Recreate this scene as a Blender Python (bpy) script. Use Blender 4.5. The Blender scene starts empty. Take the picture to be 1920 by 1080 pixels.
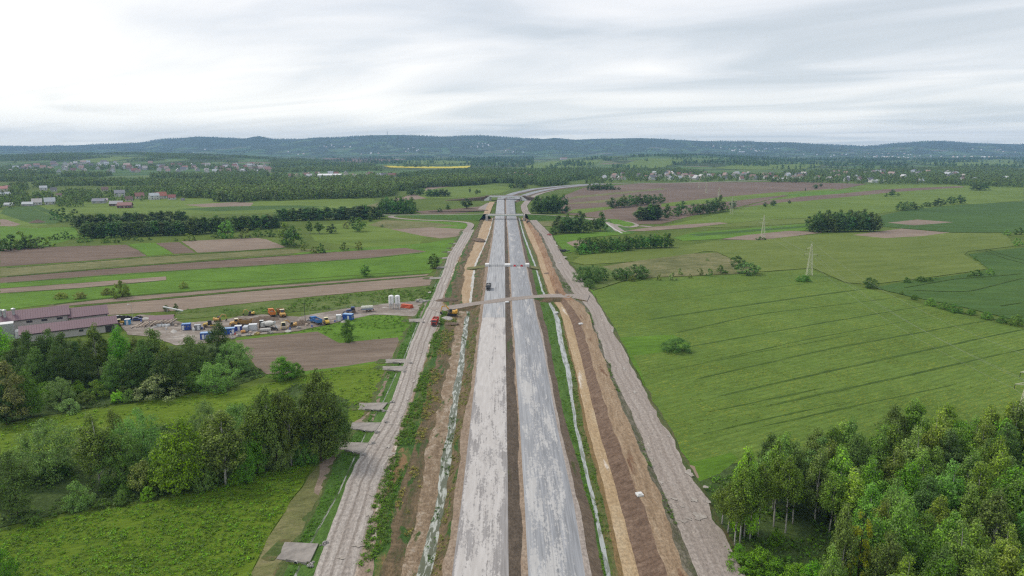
import bpy, math, random
import numpy as np
from mathutils import Vector

# ------------------------------------------------------------------ camera, sky, sun, exposure
SC = bpy.context.scene
COL = SC.collection
HC, PITCH, FP = 80.0, math.radians(11.57), 1280.0
CP, SP = math.cos(PITCH), math.sin(PITCH)
cam_d = bpy.data.cameras.new('camera')
cam = bpy.data.objects.new('camera', cam_d)
COL.objects.link(cam)
cam.location = (0, 0, HC)
cam.rotation_euler = (math.pi / 2 - PITCH, 0, 0)
cam_d.sensor_width = 36.0
cam_d.lens = 24.0
cam_d.clip_start = 1.0
cam_d.clip_end = 40000.0
SC.camera = cam
SUN_AZ, SUN_EL = math.radians(-62), math.radians(52)      # azimuth measured from +Y towards +X
SC.view_settings.view_transform = 'Standard'
SC.view_settings.look = 'None'
SC.view_settings.gamma = 1.0
SC.view_settings.use_curve_mapping = False
SC.view_settings.exposure = 0.33
SC.render.engine = 'CYCLES'
SC.cycles.max_bounces = 6
SC.cycles.diffuse_bounces = 2
SC.cycles.glossy_bounces = 2
SC.cycles.transmission_bounces = 3
SC.cycles.transparent_max_bounces = 4
SC.cycles.volume_bounces = 0
SC.cycles.use_denoising = False        # the photograph keeps its fine grain
SC.cycles.filter_width = 1.25

class NT:
    """small node-tree writer"""
    def __init__(s, tree):
        s.t = tree; tree.nodes.clear()
    def n(s, typ, ins=None, **kw):
        nd = s.t.nodes.new(typ)
        for k, v in kw.items(): setattr(nd, k, v)
        for k, v in (ins or {}).items():
            sk = nd.inputs[k]
            if isinstance(v, bpy.types.NodeSocket): s.t.links.new(v, sk)
            else: sk.default_value = v
        return nd
    def math(s, op, a, b=0.0, c=None, clamp=False):
        i = {0: a, 1: b}
        if c is not None: i[2] = c
        return s.n('ShaderNodeMath', i, operation=op, use_clamp=clamp).outputs[0]
    def ramp(s, f, stops, interp='LINEAR'):
        nd = s.n('ShaderNodeValToRGB', {0: f})
        cr = nd.color_ramp; cr.interpolation = interp
        while len(cr.elements) < len(stops): cr.elements.new(0.5)
        for e, (p, c) in zip(cr.elements, stops):
            e.position = p
            e.color = (c, c, c, 1) if isinstance(c, (int, float)) else (c[0], c[1], c[2], 1)
        return nd.outputs[0]
    def noise(s, v, scale, detail=3.0, rough=0.55, dist=0.0):
        return s.n('ShaderNodeTexNoise', {'Vector': v, 'Scale': scale, 'Detail': detail, 'Roughness': rough, 'Distortion': dist}).outputs[0]
    def mix(s, f, a, b, mode='MIX'):
        nd = s.n('ShaderNodeMix', data_type='RGBA', blend_type=mode)
        for i, v in ((0, f), (6, a), (7, b)):
            if isinstance(v, bpy.types.NodeSocket): s.t.links.new(v, nd.inputs[i])
            elif i == 0: nd.inputs[0].default_value = v
            else: nd.inputs[i].default_value = (v[0], v[1], v[2], 1)
        return nd.outputs[2]
    def mapr(s, v, a, b, c=0.0, d=1.0):
        return s.n('ShaderNodeMapRange', {0: v, 1: a, 2: b, 3: c, 4: d}).outputs[0]

world = bpy.data.worlds.new('World')
SC.world = world
world.use_nodes = True
def build_world():
    w = NT(world.node_tree)
    sky = w.n('ShaderNodeTexSky')
    sky.sky_type = 'NISHITA'; sky.sun_disc = False
    sky.sun_elevation = SUN_EL; sky.sun_rotation = SUN_AZ
    sky.altitude = 300; sky.air_density = 1.0; sky.dust_density = 2.0
    d = w.n('ShaderNodeTexCoord').outputs['Generated']
    sx = w.n('ShaderNodeSeparateXYZ', {0: d})
    z = w.math('MAXIMUM', sx.outputs[2], 0.0)
    den = w.math('ADD', z, 0.07)
    pl = w.n('ShaderNodeCombineXYZ', {0: w.math('DIVIDE', sx.outputs[0], den), 1: w.math('DIVIDE', sx.outputs[1], den), 2: 0.0}).outputs[0]
    # layered stratus: long streaks plus soft broad banks
    m1 = w.n('ShaderNodeMapping', {0: pl, 2: (0, 0, math.radians(-36)), 3: (2.1, 1.0, 1.0)}, vector_type='TEXTURE').outputs[0]
    streak = w.noise(m1, 0.6, 5.0, 0.5, 0.9)
    m2 = w.n('ShaderNodeMapping', {0: pl, 1: (3.1, 1.7, 0), 2: (0, 0, math.radians(-20)), 3: (1.7, 1.0, 1.0)}, vector_type='TEXTURE').outputs[0]
    broad = w.noise(m2, 0.22, 3.0, 0.5, 0.2)
    f = w.math('ADD', w.math('MULTIPLY', w.math('SUBTRACT', streak, .17), .88), w.math('MULTIPLY', broad, 0.55))
    # the sun behind the cloud deck brightens the cloud around it
    sd = (math.sin(SUN_AZ) * math.cos(SUN_EL * .55), math.cos(SUN_AZ) * math.cos(SUN_EL * .55), math.sin(SUN_EL * .55))
    dot = w.n('ShaderNodeVectorMath', {0: d, 1: sd}, operation='DOT_PRODUCT').outputs['Value']
    lobe = w.mapr(dot, 0.45, 1.0, 0.0, 1.0)
    f2 = w.math('ADD', f, w.math('MULTIPLY', lobe, 0.30))
    hz = w.mapr(z, 0.0, 0.15, 0.12, -0.02)
    f3 = w.math('ADD', f2, hz)
    cloud = w.ramp(f3, [(0.36, (0.56, 0.61, 0.655)), (0.50, (0.66, 0.70, 0.745)), (0.60, (0.77, 0.795, 0.83)), (0.70, (0.88, 0.885, 0.90)), (0.88, (1.04, 1.03, 1.03))])
    # bright pale air low over the horizon all round
    glow = w.ramp(z, [(0.0, (.96, .92, .76)), (0.035, (.84, .82, .73)), (0.09, (.73, .725, .69)), (0.22, (.67, .67, .67))])
    cloud = w.mix(1.0, w.mix(1.0, cloud, glow, 'MULTIPLY'), (1.33, 1.335, 1.35), 'MULTIPLY')
    bg1 = w.n('ShaderNodeBackground', {0: sky.outputs[0], 1: 0.10})
    bg2 = w.n('ShaderNodeBackground', {0: cloud, 1: 1.0})
    thin = w.ramp(streak, [(0.3, 0.90), (0.5, 0.97)])
    mx = w.n('ShaderNodeMixShader', {0: thin, 1: bg1.outputs[0], 2: bg2.outputs[0]})
    w.n('ShaderNodeOutputWorld', {0: mx.outputs[0]})
build_world()
sun_d = bpy.data.lights.new('sun', 'SUN')
sun_d.energy = 1.5; sun_d.angle = math.radians(14); sun_d.color = (1.0, 0.93, 0.82)
sun = bpy.data.objects.new('sun', sun_d); COL.objects.link(sun)
sun.rotation_euler = Vector((math.sin(SUN_AZ) * math.cos(SUN_EL), math.cos(SUN_AZ) * math.cos(SUN_EL), math.sin(SUN_EL))).to_track_quat('Z', 'Y').to_euler()

# ------------------------------------------------------------------ survey helpers: a sight line of the drone camera meets the ground
rng = np.random.default_rng(7)
random.seed(7)
def ray(px, py):
    a, b = (px - 960) / FP, (540 - py) / FP
    return np.array((a, CP + b * SP, -SP + b * CP))
def at(px, py, z=0.0):
    d = ray(px, py); t = (z - HC) / d[2]
    return np.array((d[0] * t, d[1] * t, z))
def proj(P):
    P = np.asarray(P, float)
    y, z = P[..., 1], P[..., 2] - HC
    dep = y * CP - z * SP
    return 960 + FP * P[..., 0] / dep, 540 - FP * (y * SP + z * CP) / dep, dep
def z_on(py, Y):
    d = ray(960, py); return HC + d[2] / d[1] * Y
def ss(t): t = np.clip(t, 0, 1); return t * t * (3 - 2 * t)
def vnoise(x, y, seed=0):
    """cheap smooth value noise on arrays"""
    x = np.asarray(x, float); y = np.asarray(y, float)
    xi, yi = np.floor(x).astype(np.int64), np.floor(y).astype(np.int64)
    fx, fy = ss(x - xi), ss(y - yi)
    def hsh(a, b):
        n = (a * 374761393 + b * 668265263 + seed * 1442695) & 0x7fffffff
        n = ((n ^ (n >> 13)) * 1274126177) & 0x7fffffff
        return ((n ^ (n >> 16)) & 0xffff) / 65535.0
    a, b, c, d = hsh(xi, yi), hsh(xi + 1, yi), hsh(xi, yi + 1), hsh(xi + 1, yi + 1)
    return (a * (1 - fx) + b * fx) * (1 - fy) + (c * (1 - fx) + d * fx) * fy
def fbm(x, y, seed=0, oct=4):
    s, a, t = 0, 1.0, 0
    for k in range(oct):
        s = s + a * (vnoise(np.asarray(x) * 2**k, np.asarray(y) * 2**k, seed + k) - .5); t += a; a *= .5
    return s / t
RIDGE = np.array([(-400, 279), (-100, 276), (0, 274), (60, 275), (130, 273), (200, 270), (260, 268), (300, 262), (340, 259), (375, 256), (430, 259), (460, 260), (485, 254.5), (512, 261), (560, 261), (600, 258), (640, 258), (700, 253.5), (760, 253.5), (830, 257), (850, 256), (900, 254), (960, 258), (1020, 261), (1040, 258.5), (1075, 262), (1130, 260), (1200, 259), (1260, 262), (1330, 265), (1400, 265.5), (1480, 268), (1560, 272), (1625, 274.5), (1680, 269), (1720, 266), (1760, 264.5), (1820, 268), (1920, 271), (2100, 268), (2400, 272)], float)
LOWL = np.array([(-400, 296), (0, 294), (100, 290.5), (250, 289.5), (350, 291), (450, 294), (560, 300), (650, 306), (720, 314), (760, 330)], float)
LOWR = np.array([(930, 330), (985, 308), (1040, 300), (1100, 295), (1170, 292), (1230, 290.5), (1330, 293), (1400, 297), (1470, 301), (1560, 304), (1700, 306), (1900, 304), (2300, 302)], float)
YM, YL, YR = 10000.0, 4100.0, 4300.0
def crest(tab, px, Y):
    py = np.interp(px, tab[:, 0], tab[:, 1])
    b = (540 - py) / FP
    return np.maximum(HC + (-SP + b * CP) / (CP + b * SP) * Y, 0.0)
def height(x, y):
    x = np.asarray(x, float); y = np.asarray(y, float)
    yy = np.maximum(y, 1.0)
    px = 960 + FP / CP * x / yy
    s = ss((y - 6700 - 500 * fbm(x / 900., y * 0, 3)) / 3300.)
    main = crest(RIDGE, px, YM) * s
    main = main + s * (1 - s) * 4 * 62 * fbm(x / 620., y / 900., 11) + s * 5 * fbm(x / 90., y / 300., 5)
    lo = crest(LOWL, px, YL) * ss((y - 2300) / 1800.) * (1 - ss((y - 4300) / 1600.)) * (1 + .25 * fbm(x / 260., y / 400., 21))
    ro = crest(LOWR, px, YR) * ss((y - 2700) / 1600.) * (1 - ss((y - 4500) / 1500.)) * (1 + .25 * fbm(x / 300., y / 400., 31))
    return np.where(y > 2200, np.maximum(main, 0) + np.maximum(lo, 0) + np.maximum(ro, 0), 0.0)
def in_poly(px, py, poly):
    px = np.asarray(px); py = np.asarray(py); r = np.zeros(px.shape, bool); n = len(poly)
    for i in range(n):
        x0, y0 = poly[i]; x1, y1 = poly[i - 1]
        if y0 == y1: continue
        c = ((y0 > py) != (y1 > py)) & (px < (x1 - x0) * (py - y0) / (y1 - y0) + x0)
        r ^= c
    return r

# ------------------------------------------------------------------ object helpers
def tag(o, label=None, cat=None, group=None, kind=None):
    for k, v in (('label', label), ('category', cat), ('group', group), ('kind', kind)):
        if v: o[k] = v
    return o
def link(name, me, parent=None, color=None):
    o = bpy.data.objects.new(name, me); COL.objects.link(o)
    if parent is not None: o.parent = parent
    if color: o.color = (color[0], color[1], color[2], 1)
    return o
def thing(name, label, cat, loc=(0, 0, 0), rz=0.0, group=None):
    o = bpy.data.objects.new(name, None); COL.objects.link(o)
    o.location = [float(v) for v in loc]; o.rotation_euler = (0, 0, rz)
    o.empty_display_size = 0.5
    return tag(o, label, cat, group)
def np_mesh(name, V, F, mat=None, uv=None, smooth=False):
    """V (n,3), F (m,k) constant face size, uv per vertex"""
    V = np.ascontiguousarray(V, np.float32); F = np.ascontiguousarray(F, np.int32)
    me = bpy.data.meshes.new(name)
    k = F.shape[1]
    me.vertices.add(len(V)); me.vertices.foreach_set('co', V.ravel())
    me.loops.add(F.size); me.loops.foreach_set('vertex_index', F.ravel())
    me.polygons.add(len(F))
    me.polygons.foreach_set('loop_start', np.arange(0, F.size, k, dtype=np.int32))
    if smooth: me.polygons.foreach_set('use_smooth', np.ones(len(F), bool))
    if uv is not None:
        l = me.uv_layers.new(name='uv'); l.data.foreach_set('uv', np.ascontiguousarray(uv, np.float32)[F.ravel()].ravel())
    me.update(calc_edges=True)
    if mat: me.materials.append(mat)
    return me
class MB:
    """collects boxes, tubes and prisms; build() links them as ONE mesh object"""
    def __init__(s): s.v, s.f = [], []
    def add(s, V, F):
        b = len(s.v); s.v += [tuple(map(float, p)) for p in V]; s.f += [tuple(i + b for i in f) for f in F]; return s
    def box(s, c, d, rz=0.0, ry=0.0, taper=(1, 1), ch=0.0):
        """box centred at c, size d; taper scales the top in x and y; ch chamfers the top edge"""
        hx, hy, hz = d[0] / 2, d[1] / 2, d[2] / 2
        if ch > 0:
            rings = [(-hz, 1, 1, 0), (hz - ch, taper[0], taper[1], 0), (hz, taper[0], taper[1], ch)]
        else:
            rings = [(-hz, 1, 1, 0), (hz, taper[0], taper[1], 0)]
        V = []
        for z, tx, ty, k in rings:
            for sx, sy in ((-1, -1), (1, -1), (1, 1), (-1, 1)): V.append((sx * (hx * tx - k), sy * (hy * ty - k), z))
        F = [(3, 2, 1, 0)]
        for r in range(len(rings) - 1):
            for i in range(4): F.append((r * 4 + i, r * 4 + (i + 1) % 4, r * 4 + 4 + (i + 1) % 4, r * 4 + 4 + i))
        n = (len(rings) - 1) * 4; F.append((n, n + 1, n + 2, n + 3))
        cr, sr, cy, sy_ = math.cos(rz), math.sin(rz), math.cos(ry), math.sin(ry)
        W = []
        for x, y, z in V:
            x, z = x * cy + z * sy_, -x * sy_ + z * cy
            W.append((c[0] + x * cr - y * sr, c[1] + x * sr + y * cr, c[2] + z))
        return s.add(W, F)
    def tube(s, p0, p1, r0, r1=None, n=8, caps=True):
        r1 = r0 if r1 is None else r1
        p0, p1 = Vector(p0), Vector(p1); a = (p1 - p0)
        if a.length < 1e-6: return s
        a.normalize()
        u = a.orthogonal().normalized(); w = a.cross(u)
        V = []
        for p, r in ((p0, r0), (p1, r1)):
            for i in range(n):
                t = 2 * math.pi * i / n; V.append(p + (u * math.cos(t) + w * math.sin(t)) * r)
        F = [(i, (i + 1) % n, n + (i + 1) % n, n + i) for i in range(n)]
        if caps: F += [tuple(range(n - 1, -1, -1)), tuple(range(n, 2 * n))]
        return s.add(V, F)
    def lathe(s, c, prof, n=16):
        """prof: (r,z) rings about the vertical through c"""
        V = []
        for r, z in prof:
            for i in range(n):
                t = 2 * math.pi * i / n; V.append((c[0] + r * math.cos(t), c[1] + r * math.sin(t), c[2] + z))
        F = []
        for k in range(len(prof) - 1):
            for i in range(n): F.append((k * n + i, k * n + (i + 1) % n, (k + 1) * n + (i + 1) % n, (k + 1) * n + i))
        F += [tuple(range(n - 1, -1, -1)), tuple(range((len(prof) - 1) * n, len(prof) * n))]
        return s.add(V, F)
    def prism(s, outline, y0, y1):
        """outline in (x,z), extruded along y"""
        n = len(outline)
        V = [(x, y0, z) for x, z in outline] + [(x, y1, z) for x, z in outline]
        F = [tuple(range(n)), tuple(range(2 * n - 1, n - 1, -1))] + [((i + 1) % n, i, n + i, n + (i + 1) % n) for i in range(n)]
        return s.add(V, F)
    def mesh(s, name, mat):
        me = bpy.data.meshes.new(name); me.from_pydata(s.v, [], s.f); me.update()
        import bmesh
        bm = bmesh.new(); bm.from_mesh(me); bmesh.ops.recalc_face_normals(bm, faces=bm.faces); bm.to_mesh(me); bm.free()
        if mat: me.materials.append(mat)
        return me
    def build(s, name, mat, parent=None, color=None): return link(name, s.mesh(name, mat), parent, color)
# ------------------------------------------------------------------ materials
def new_mat(name):
    m = bpy.data.materials.new(name); m.use_nodes = True
    return m, NT(m.node_tree)
def finish(w, col, rough=0.9, bump=None, bstr=0.4, bdist=0.2, spec=0.3, metal=0.0):
    i = {'Base Color': col, 'Roughness': rough, 'Specular IOR Level': spec, 'Metallic': metal}
    if bump is not None:
        i['Normal'] = w.n('ShaderNodeBump', {'Height': bump, 'Strength': bstr, 'Distance': bdist}).outputs[0]
    b = w.n('ShaderNodeBsdfPrincipled', i)
    w.n('ShaderNodeOutputMaterial', {0: b.outputs[0]})
def objco(w, ang=0.0, st=1.0):
    c = w.n('ShaderNodeTexCoord').outputs['Object']
    return w.n('ShaderNodeMapping', {0: c, 2: (0, 0, ang), 3: (st, 1.0, 1.0)}, vector_type='TEXTURE').outputs[0], c
def ground_mat(name, cols, scale=0.25, ang=0.0, st=1.0, big=0.03, bump=0.5, fine=2.0, fleck=None, rows=None, fl_lo=.6, dist=.25, grain=.42):
    """cols: dark, mid, light; long grain along ang (st = stretch); rows = (wavelength m, strength, colour)"""
    m, w = new_mat(name)
    v, raw = objco(w, ang, st)
    a = w.noise(v, scale, 5.0, 0.6, dist)
    b = w.noise(raw, big, 3.0, 0.5)
    c = w.noise(v, fine, 4.0, 0.65)
    f = w.math('ADD', w.math('MULTIPLY', a, 0.45), w.math('ADD', w.math('MULTIPLY', b, 0.35), w.math('MULTIPLY', c, 0.25)))
    col = w.ramp(f, [(0.36, cols[0]), (0.52, cols[1]), (0.68, cols[2])])
    if fleck is not None:
        fl = w.noise(v, fine * 1.3, 2.0, 0.6)
        pt = w.noise(raw, big * 2.3, 3.0, 0.5)
        k = w.math('MULTIPLY', w.ramp(fl, [(fl_lo, 0.0), (fl_lo + .09, 1.0)]), w.ramp(pt, [(0.38, 0.15), (0.62, 1.0)]))
        col = w.mix(k, col, fleck)
    if rows is not None:
        s = w.n('ShaderNodeMapping', {0: raw, 2: (0, 0, ang)}, vector_type='TEXTURE').outputs[0]
        dn = w.noise(raw, 0.05, 2.0, 0.5)
        sep = w.n('ShaderNodeSeparateXYZ', {0: s})
        ph = w.math('ADD', w.math('MULTIPLY', sep.outputs[1], 2 * math.pi / rows[0]), w.math('MULTIPLY', dn, 3.0))
        sn = w.math('SINE', ph)
        k = w.math('MULTIPLY', w.mapr(sn, 0.55, 1.0, 0.0, rows[1]), w.ramp(a, [(0.35, 0.4), (0.6, 1.0)]))
        col = w.mix(k, col, rows[2])
    g = w.noise(v, fine * .45, 8.0, 0.8); g2 = w.noise(raw, fine * 1.7, 6.0, 0.8)
    col = w.mix(1.0, col, w.ramp(w.math('ADD', w.math('MULTIPLY', g, .5), w.math('MULTIPLY', g2, .5)), [(.36, 1.0 - grain), (.64, 1.0 + grain)]), 'MULTIPLY')
    h = w.math('ADD', c, w.math('MULTIPLY', a, 0.6))
    finish(w, col, 0.95, h, bump, 0.35, 0.15)
    return m
GRASS = ((0.048, 0.075, 0.012), (0.085, 0.125, 0.019), (0.13, 0.175, 0.033))
A0 = math.radians(20)
FLDA = math.atan2(*(at(1828, 606) - at(1306, 712))[[1, 0]])       # drilling direction of the large field
M = {}
M['grass'] = ground_mat('meadow_grass', GRASS, 0.22, A0, 2.5, 0.03, 0.6, 2.2, (0.13, 0.14, 0.05), None, .62)
M['rough'] = ground_mat('rough_grass', ((0.042, 0.075, 0.012), (0.082, 0.132, 0.022), (0.15, 0.175, 0.06)), 0.3, A0, 1.5, 0.05, 0.8, 1.8, (0.2, 0.17, 0.095), None, .58)
M['bright'] = ground_mat('lush_grass', ((0.055, 0.112, 0.010), (0.09, 0.178, 0.015), (0.125, 0.235, 0.025)), 0.3, math.radians(17), 4, 0.03, 0.8, 2.5, (0.03, 0.09, 0.01), None, .6)
M['weed'] = ground_mat('weedy_meadow', ((0.06, 0.105, 0.008), (0.108, 0.17, 0.012), (0.16, 0.235, 0.025)), 0.5, math.radians(17), 5, 0.035, 1.0, 2.6, (0.04, 0.085, 0.012), None, .6)
M['lightgreen'] = ground_mat('pale_green_crop', ((0.075, 0.12, 0.014), (0.11, 0.165, 0.022), (0.145, 0.205, 0.036)), 0.05, math.radians(8), 4, 0.012, 0.3, 0.8)
M['darkgreen'] = ground_mat('dark_green_wheat', ((0.034, 0.07, 0.011), (0.05, 0.1, 0.016), (0.07, 0.13, 0.024)), 0.08, math.radians(-12), 5, 0.012, 0.4, 1.2, None, (24.0, 0.35, (0.05, 0.12, 0.028)))
M['olive'] = ground_mat('olive_crop', ((0.08, 0.12, 0.018), (0.115, 0.155, 0.028), (0.15, 0.19, 0.042)), 0.12, math.radians(16), 5, 0.012, 0.5, 1.6, (0.16, 0.18, 0.03), None, .62)
M['rape'] = ground_mat('flowering_crop', ((0.066, 0.108, 0.013), (0.095, 0.158, 0.024), (0.136, 0.205, 0.038)), 0.35, FLDA, 3.5, 0.02, 0.9, 2.2, (0.24, 0.25, 0.025), (2.6, .42, (0.055, 0.09, 0.012)), .57)
M['dry'] = ground_mat('dry_grass', ((0.075, 0.085, 0.028), (0.14, 0.145, 0.055), (0.23, 0.2, 0.105)), 0.2, A0, 2, 0.03, 0.6, 1.6)
M['brown'] = ground_mat('ploughed_soil', ((0.115, 0.085, 0.062), (0.165, 0.126, 0.095), (0.225, 0.178, 0.138)), 0.16, math.radians(7), 8, 0.015, 0.5, 1.6, None, (7.0, 0.3, (0.13, 0.095, 0.075)))
M['tan'] = ground_mat('harrowed_soil', ((0.16, 0.12, 0.09), (0.225, 0.172, 0.132), (0.28, 0.225, 0.172)), 0.16, math.radians(7), 8, 0.02, 0.5, 1.5, (0.12, 0.15, 0.05), (9.0, 0.3, (0.17, 0.13, 0.1)), .66)
M['mauve'] = ground_mat('dark_ploughed_soil', ((0.105, 0.074, 0.054), (0.15, 0.108, 0.08), (0.2, 0.15, 0.115)), 0.06, math.radians(10), 7, 0.01, 0.4, 0.7, None, (14.0, 0.3, (0.11, 0.075, 0.062)))
M['yellow'] = ground_mat('rapeseed_bloom', ((0.4, 0.34, 0.02), (0.5, 0.42, 0.03), (0.55, 0.48, 0.06)), 0.05, 0, 3, 0.01, 0.2, 0.5)
M['tramline'] = ground_mat('trodden_crop', ((0.03, 0.06, 0.008), (0.052, 0.093, 0.012), (0.085, 0.135, 0.02)), 0.6, FLDA, 3, 0.05, 0.9, 2.5)
M['forestfloor'] = ground_mat('woodland_floor', ((0.032, 0.05, 0.014), (0.055, 0.09, 0.022), (0.095, 0.135, 0.04)), 0.5, 0, 1, 0.06, 0.9, 2.0)
M['yard'] = ground_mat('yard_gravel', ((0.125, 0.10, 0.08), (0.215, 0.18, 0.15), (0.36, 0.325, 0.29)), 0.14, math.radians(10), 3, 0.06, 0.4, 1.0, (0.45, 0.43, 0.41), None, .6)

def uv_co(w, su, sv):
    u = w.n('ShaderNodeUVMap', uv_map='uv').outputs[0]
    return w.n('ShaderNodeMapping', {0: u, 3: (su, sv, 1)}).outputs[0], u
def strip_mat(name, cols, su=0.8, sv=0.06, fu=3.0, fv=0.6, bump=0.4, patch=None, p_lo=.58, psu=.25, psv=.06, tracks=None, spec=.2, rough=.92):
    """material for things laid along the corridor: u across in metres, v along in metres"""
    m, w = new_mat(name)
    a, u = uv_co(w, su, sv); b, _ = uv_co(w, fu, fv); c, _ = uv_co(w, 0.12, 0.014)
    na, nb, nc = w.noise(a, 1.0, 5.0, .6, .3), w.noise(b, 1.0, 4.0, .65), w.noise(c, 1.0, 3.0, .5)
    f = w.math('ADD', w.math('MULTIPLY', na, .5), w.math('ADD', w.math('MULTIPLY', nb, .3), w.math('MULTIPLY', nc, .25)))
    col = w.ramp(f, [(0.36, cols[0]), (0.52, cols[1]), (0.68, cols[2])])
    if tracks is not None:                                   # wheel ruts: (colour, spacing m, strength)
        sep = w.n('ShaderNodeSeparateXYZ', {0: u})
        wob, _ = uv_co(w, 0.05, 0.012)
        uu = w.math('ADD', sep.outputs[0], w.math('MULTIPLY', w.noise(wob, 1.0, 3.0, .5), 2.4))
        sn = w.math('SINE', w.math('MULTIPLY', uu, 2 * math.pi / tracks[1]))
        k = w.math('MULTIPLY', w.mapr(sn, 0.35, 0.95, 0.0, tracks[2]), w.ramp(na, [(0.3, .35), (.6, 1.0)]))
        col = w.mix(k, col, tracks[0])
    if patch is not None:
        p, _ = uv_co(w, psu, psv)
        n = w.noise(p, 1.0, 5.0, .62, .5)
        k = w.ramp(n, [(p_lo, 0.0), (p_lo + .05, 1.0)])
        col = w.mix(k, col, patch)
    g, _ = uv_co(w, 1.6, .9); gg = w.noise(g, 1.0, 8.0, .82)
    col = w.mix(1.0, col, w.ramp(gg, [(.36, .62), (.64, 1.4)]), 'MULTIPLY')
    finish(w, col, rough, w.math('ADD', nb, na), bump, 0.25, spec)
    return m
M['haul'] = strip_mat('haul_road_gravel', ((0.235, 0.2, 0.175), (0.33, 0.295, 0.265), (0.43, 0.395, 0.36)), 1.1, .05, 3.5, .5, .45, (0.47, 0.42, 0.37), .63, .35, .07, ((0.175, 0.145, 0.122), 2.1, .75))
M['haul2'] = strip_mat('haul_road_dirt', ((0.215, 0.18, 0.155), (0.29, 0.25, 0.22), (0.355, 0.315, 0.28)), 1.0, .03, 3.5, .4, .35, (0.5, 0.44, 0.38), .66, .3, .09, ((0.2, 0.165, 0.14), 2.6, .55))
M['sandy'] = strip_mat('sandy_verge', ((0.165, 0.115, 0.078), (0.24, 0.18, 0.13), (0.32, 0.255, 0.195)), .6, .2, 2.5, 1.2, .5)
M['puddles'] = strip_mat('muddy_shoulder', ((0.17, 0.12, 0.085), (0.25, 0.19, 0.145), (0.34, 0.28, 0.23)), .6, .15, 2.5, 1.2, .5, (0.52, 0.45, 0.38), .56, .3, .09)
M['bankveg'] = strip_mat('overgrown_bank', ((0.022, 0.055, 0.010), (0.05, 0.105, 0.018), (0.17, 0.125, 0.055)), .3, .07, 2.2, .9, 1.0, (0.2, 0.125, 0.062), .56, .25, .05)
M['bankbrown'] = strip_mat('weedy_earth_bank', ((0.035, 0.06, 0.014), (0.12, 0.088, 0.05), (0.205, 0.143, 0.082)), .5, .1, 2.2, .9, .9, (0.04, 0.085, 0.016), .56, .3, .09)
M['rocks'] = strip_mat('stony_ditch_bed', ((0.12, 0.085, 0.055), (0.235, 0.17, 0.11), (0.42, 0.36, 0.29)), .5, .25, 2.5, 1.8, 1.0, (0.06, 0.09, 0.025), .6, .3, .12)
M['grassbank'] = strip_mat('grassy_bank', ((0.036, 0.07, 0.01), (0.06, 0.125, 0.02), (0.10, 0.17, 0.034)), .6, .2, 2.2, 1.6, 1.0)
M['grassbrown'] = strip_mat('sparse_grass_bank', ((0.045, 0.085, 0.014), (0.075, 0.10, 0.028), (0.17, 0.115, 0.058)), .5, .12, 2.2, 1.2, .8)
M['median'] = strip_mat('median_topsoil', ((0.055, 0.043, 0.031), (0.088, 0.068, 0.05), (0.13, 0.10, 0.074)), .6, .2, 2.2, 1.0, .8, (0.055, 0.072, 0.024), .6, .2, .03)
M['slope'] = strip_mat('embankment_soil', ((0.09, 0.066, 0.044), (0.135, 0.10, 0.07), (0.185, 0.14, 0.10)), .25, .35, .6, 2.2, .8, (0.075, 0.082, 0.03), .62, .2, .05)
M['bankdark'] = strip_mat('fresh_cut_bank', ((0.085, 0.054, 0.036), (0.15, 0.1, 0.07), (0.225, 0.16, 0.115)), .35, .5, .5, 3.0, 1.2, (0.235, 0.17, 0.115), .66, .12, .5)
M['terrace'] = strip_mat('ochre_terrace', ((0.165, 0.11, 0.066), (0.26, 0.185, 0.118), (0.36, 0.28, 0.195)), .9, .09, 2.5, .8, .7, (0.15, 0.085, 0.05), .6, .3, .05)
M['canal'] = strip_mat('lined_ditch_floor', ((0.27, 0.185, 0.105), (0.35, 0.255, 0.15), (0.41, 0.33, 0.22)), .3, .06, 1.5, .4, .3, (0.53, 0.47, 0.40), .6, .4, .035)
M['orange'] = strip_mat('ochre_track', ((0.28, 0.185, 0.105), (0.36, 0.26, 0.16), (0.43, 0.34, 0.235)), .5, .06, 2.2, .8, .5)
M['ochre_edge'] = strip_mat('ochre_edge', ((0.11, 0.1, 0.035), (0.19, 0.125, 0.055), (0.25, 0.17, 0.08)), .5, .1, 2.2, 1.0, .7)
M['weededge'] = strip_mat('weedy_edge', ((0.035, 0.07, 0.014), (0.12, 0.11, 0.07), (0.3, 0.26, 0.21)), .5, .15, 2.2, 1.2, .9)
M['redearth'] = strip_mat('red_earth', ((0.16, 0.09, 0.05), (0.24, 0.145, 0.085), (0.36, 0.27, 0.19)), .5, .1, 2.2, 1.0, .7)
M['whitewall'] = strip_mat('lime_drain', ((0.34, 0.33, 0.3), (0.46, 0.45, 0.42), (0.56, 0.55, 0.52)), .5, .2, 2.0, 1.0, .2)
def water_mat(name, pale, clear, lo):
    m, w = new_mat(name)
    a, _ = uv_co(w, 0.9, 0.16); n = w.noise(a, 1.0, 5.0, .65, .4)
    col = w.ramp(n, [(lo, clear), (lo + .07, pale)])
    b, _ = uv_co(w, 3, 2)
    finish(w, col, 0.32, w.noise(b, 1.0, 3.0, .5), .06, .05, .5)
    return m
M['stream'] = water_mat('milky_ditch_water', (0.37, 0.385, 0.34), (0.075, 0.085, 0.04), .49)
M['stream2'] = water_mat('pale_ditch_water', (0.34, 0.355, 0.345), (0.17, 0.185, 0.15), .44)
M['trickle'] = water_mat('ditch_trickle', (0.3, 0.3, 0.27), (0.055, 0.085, 0.025), .50)
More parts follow.
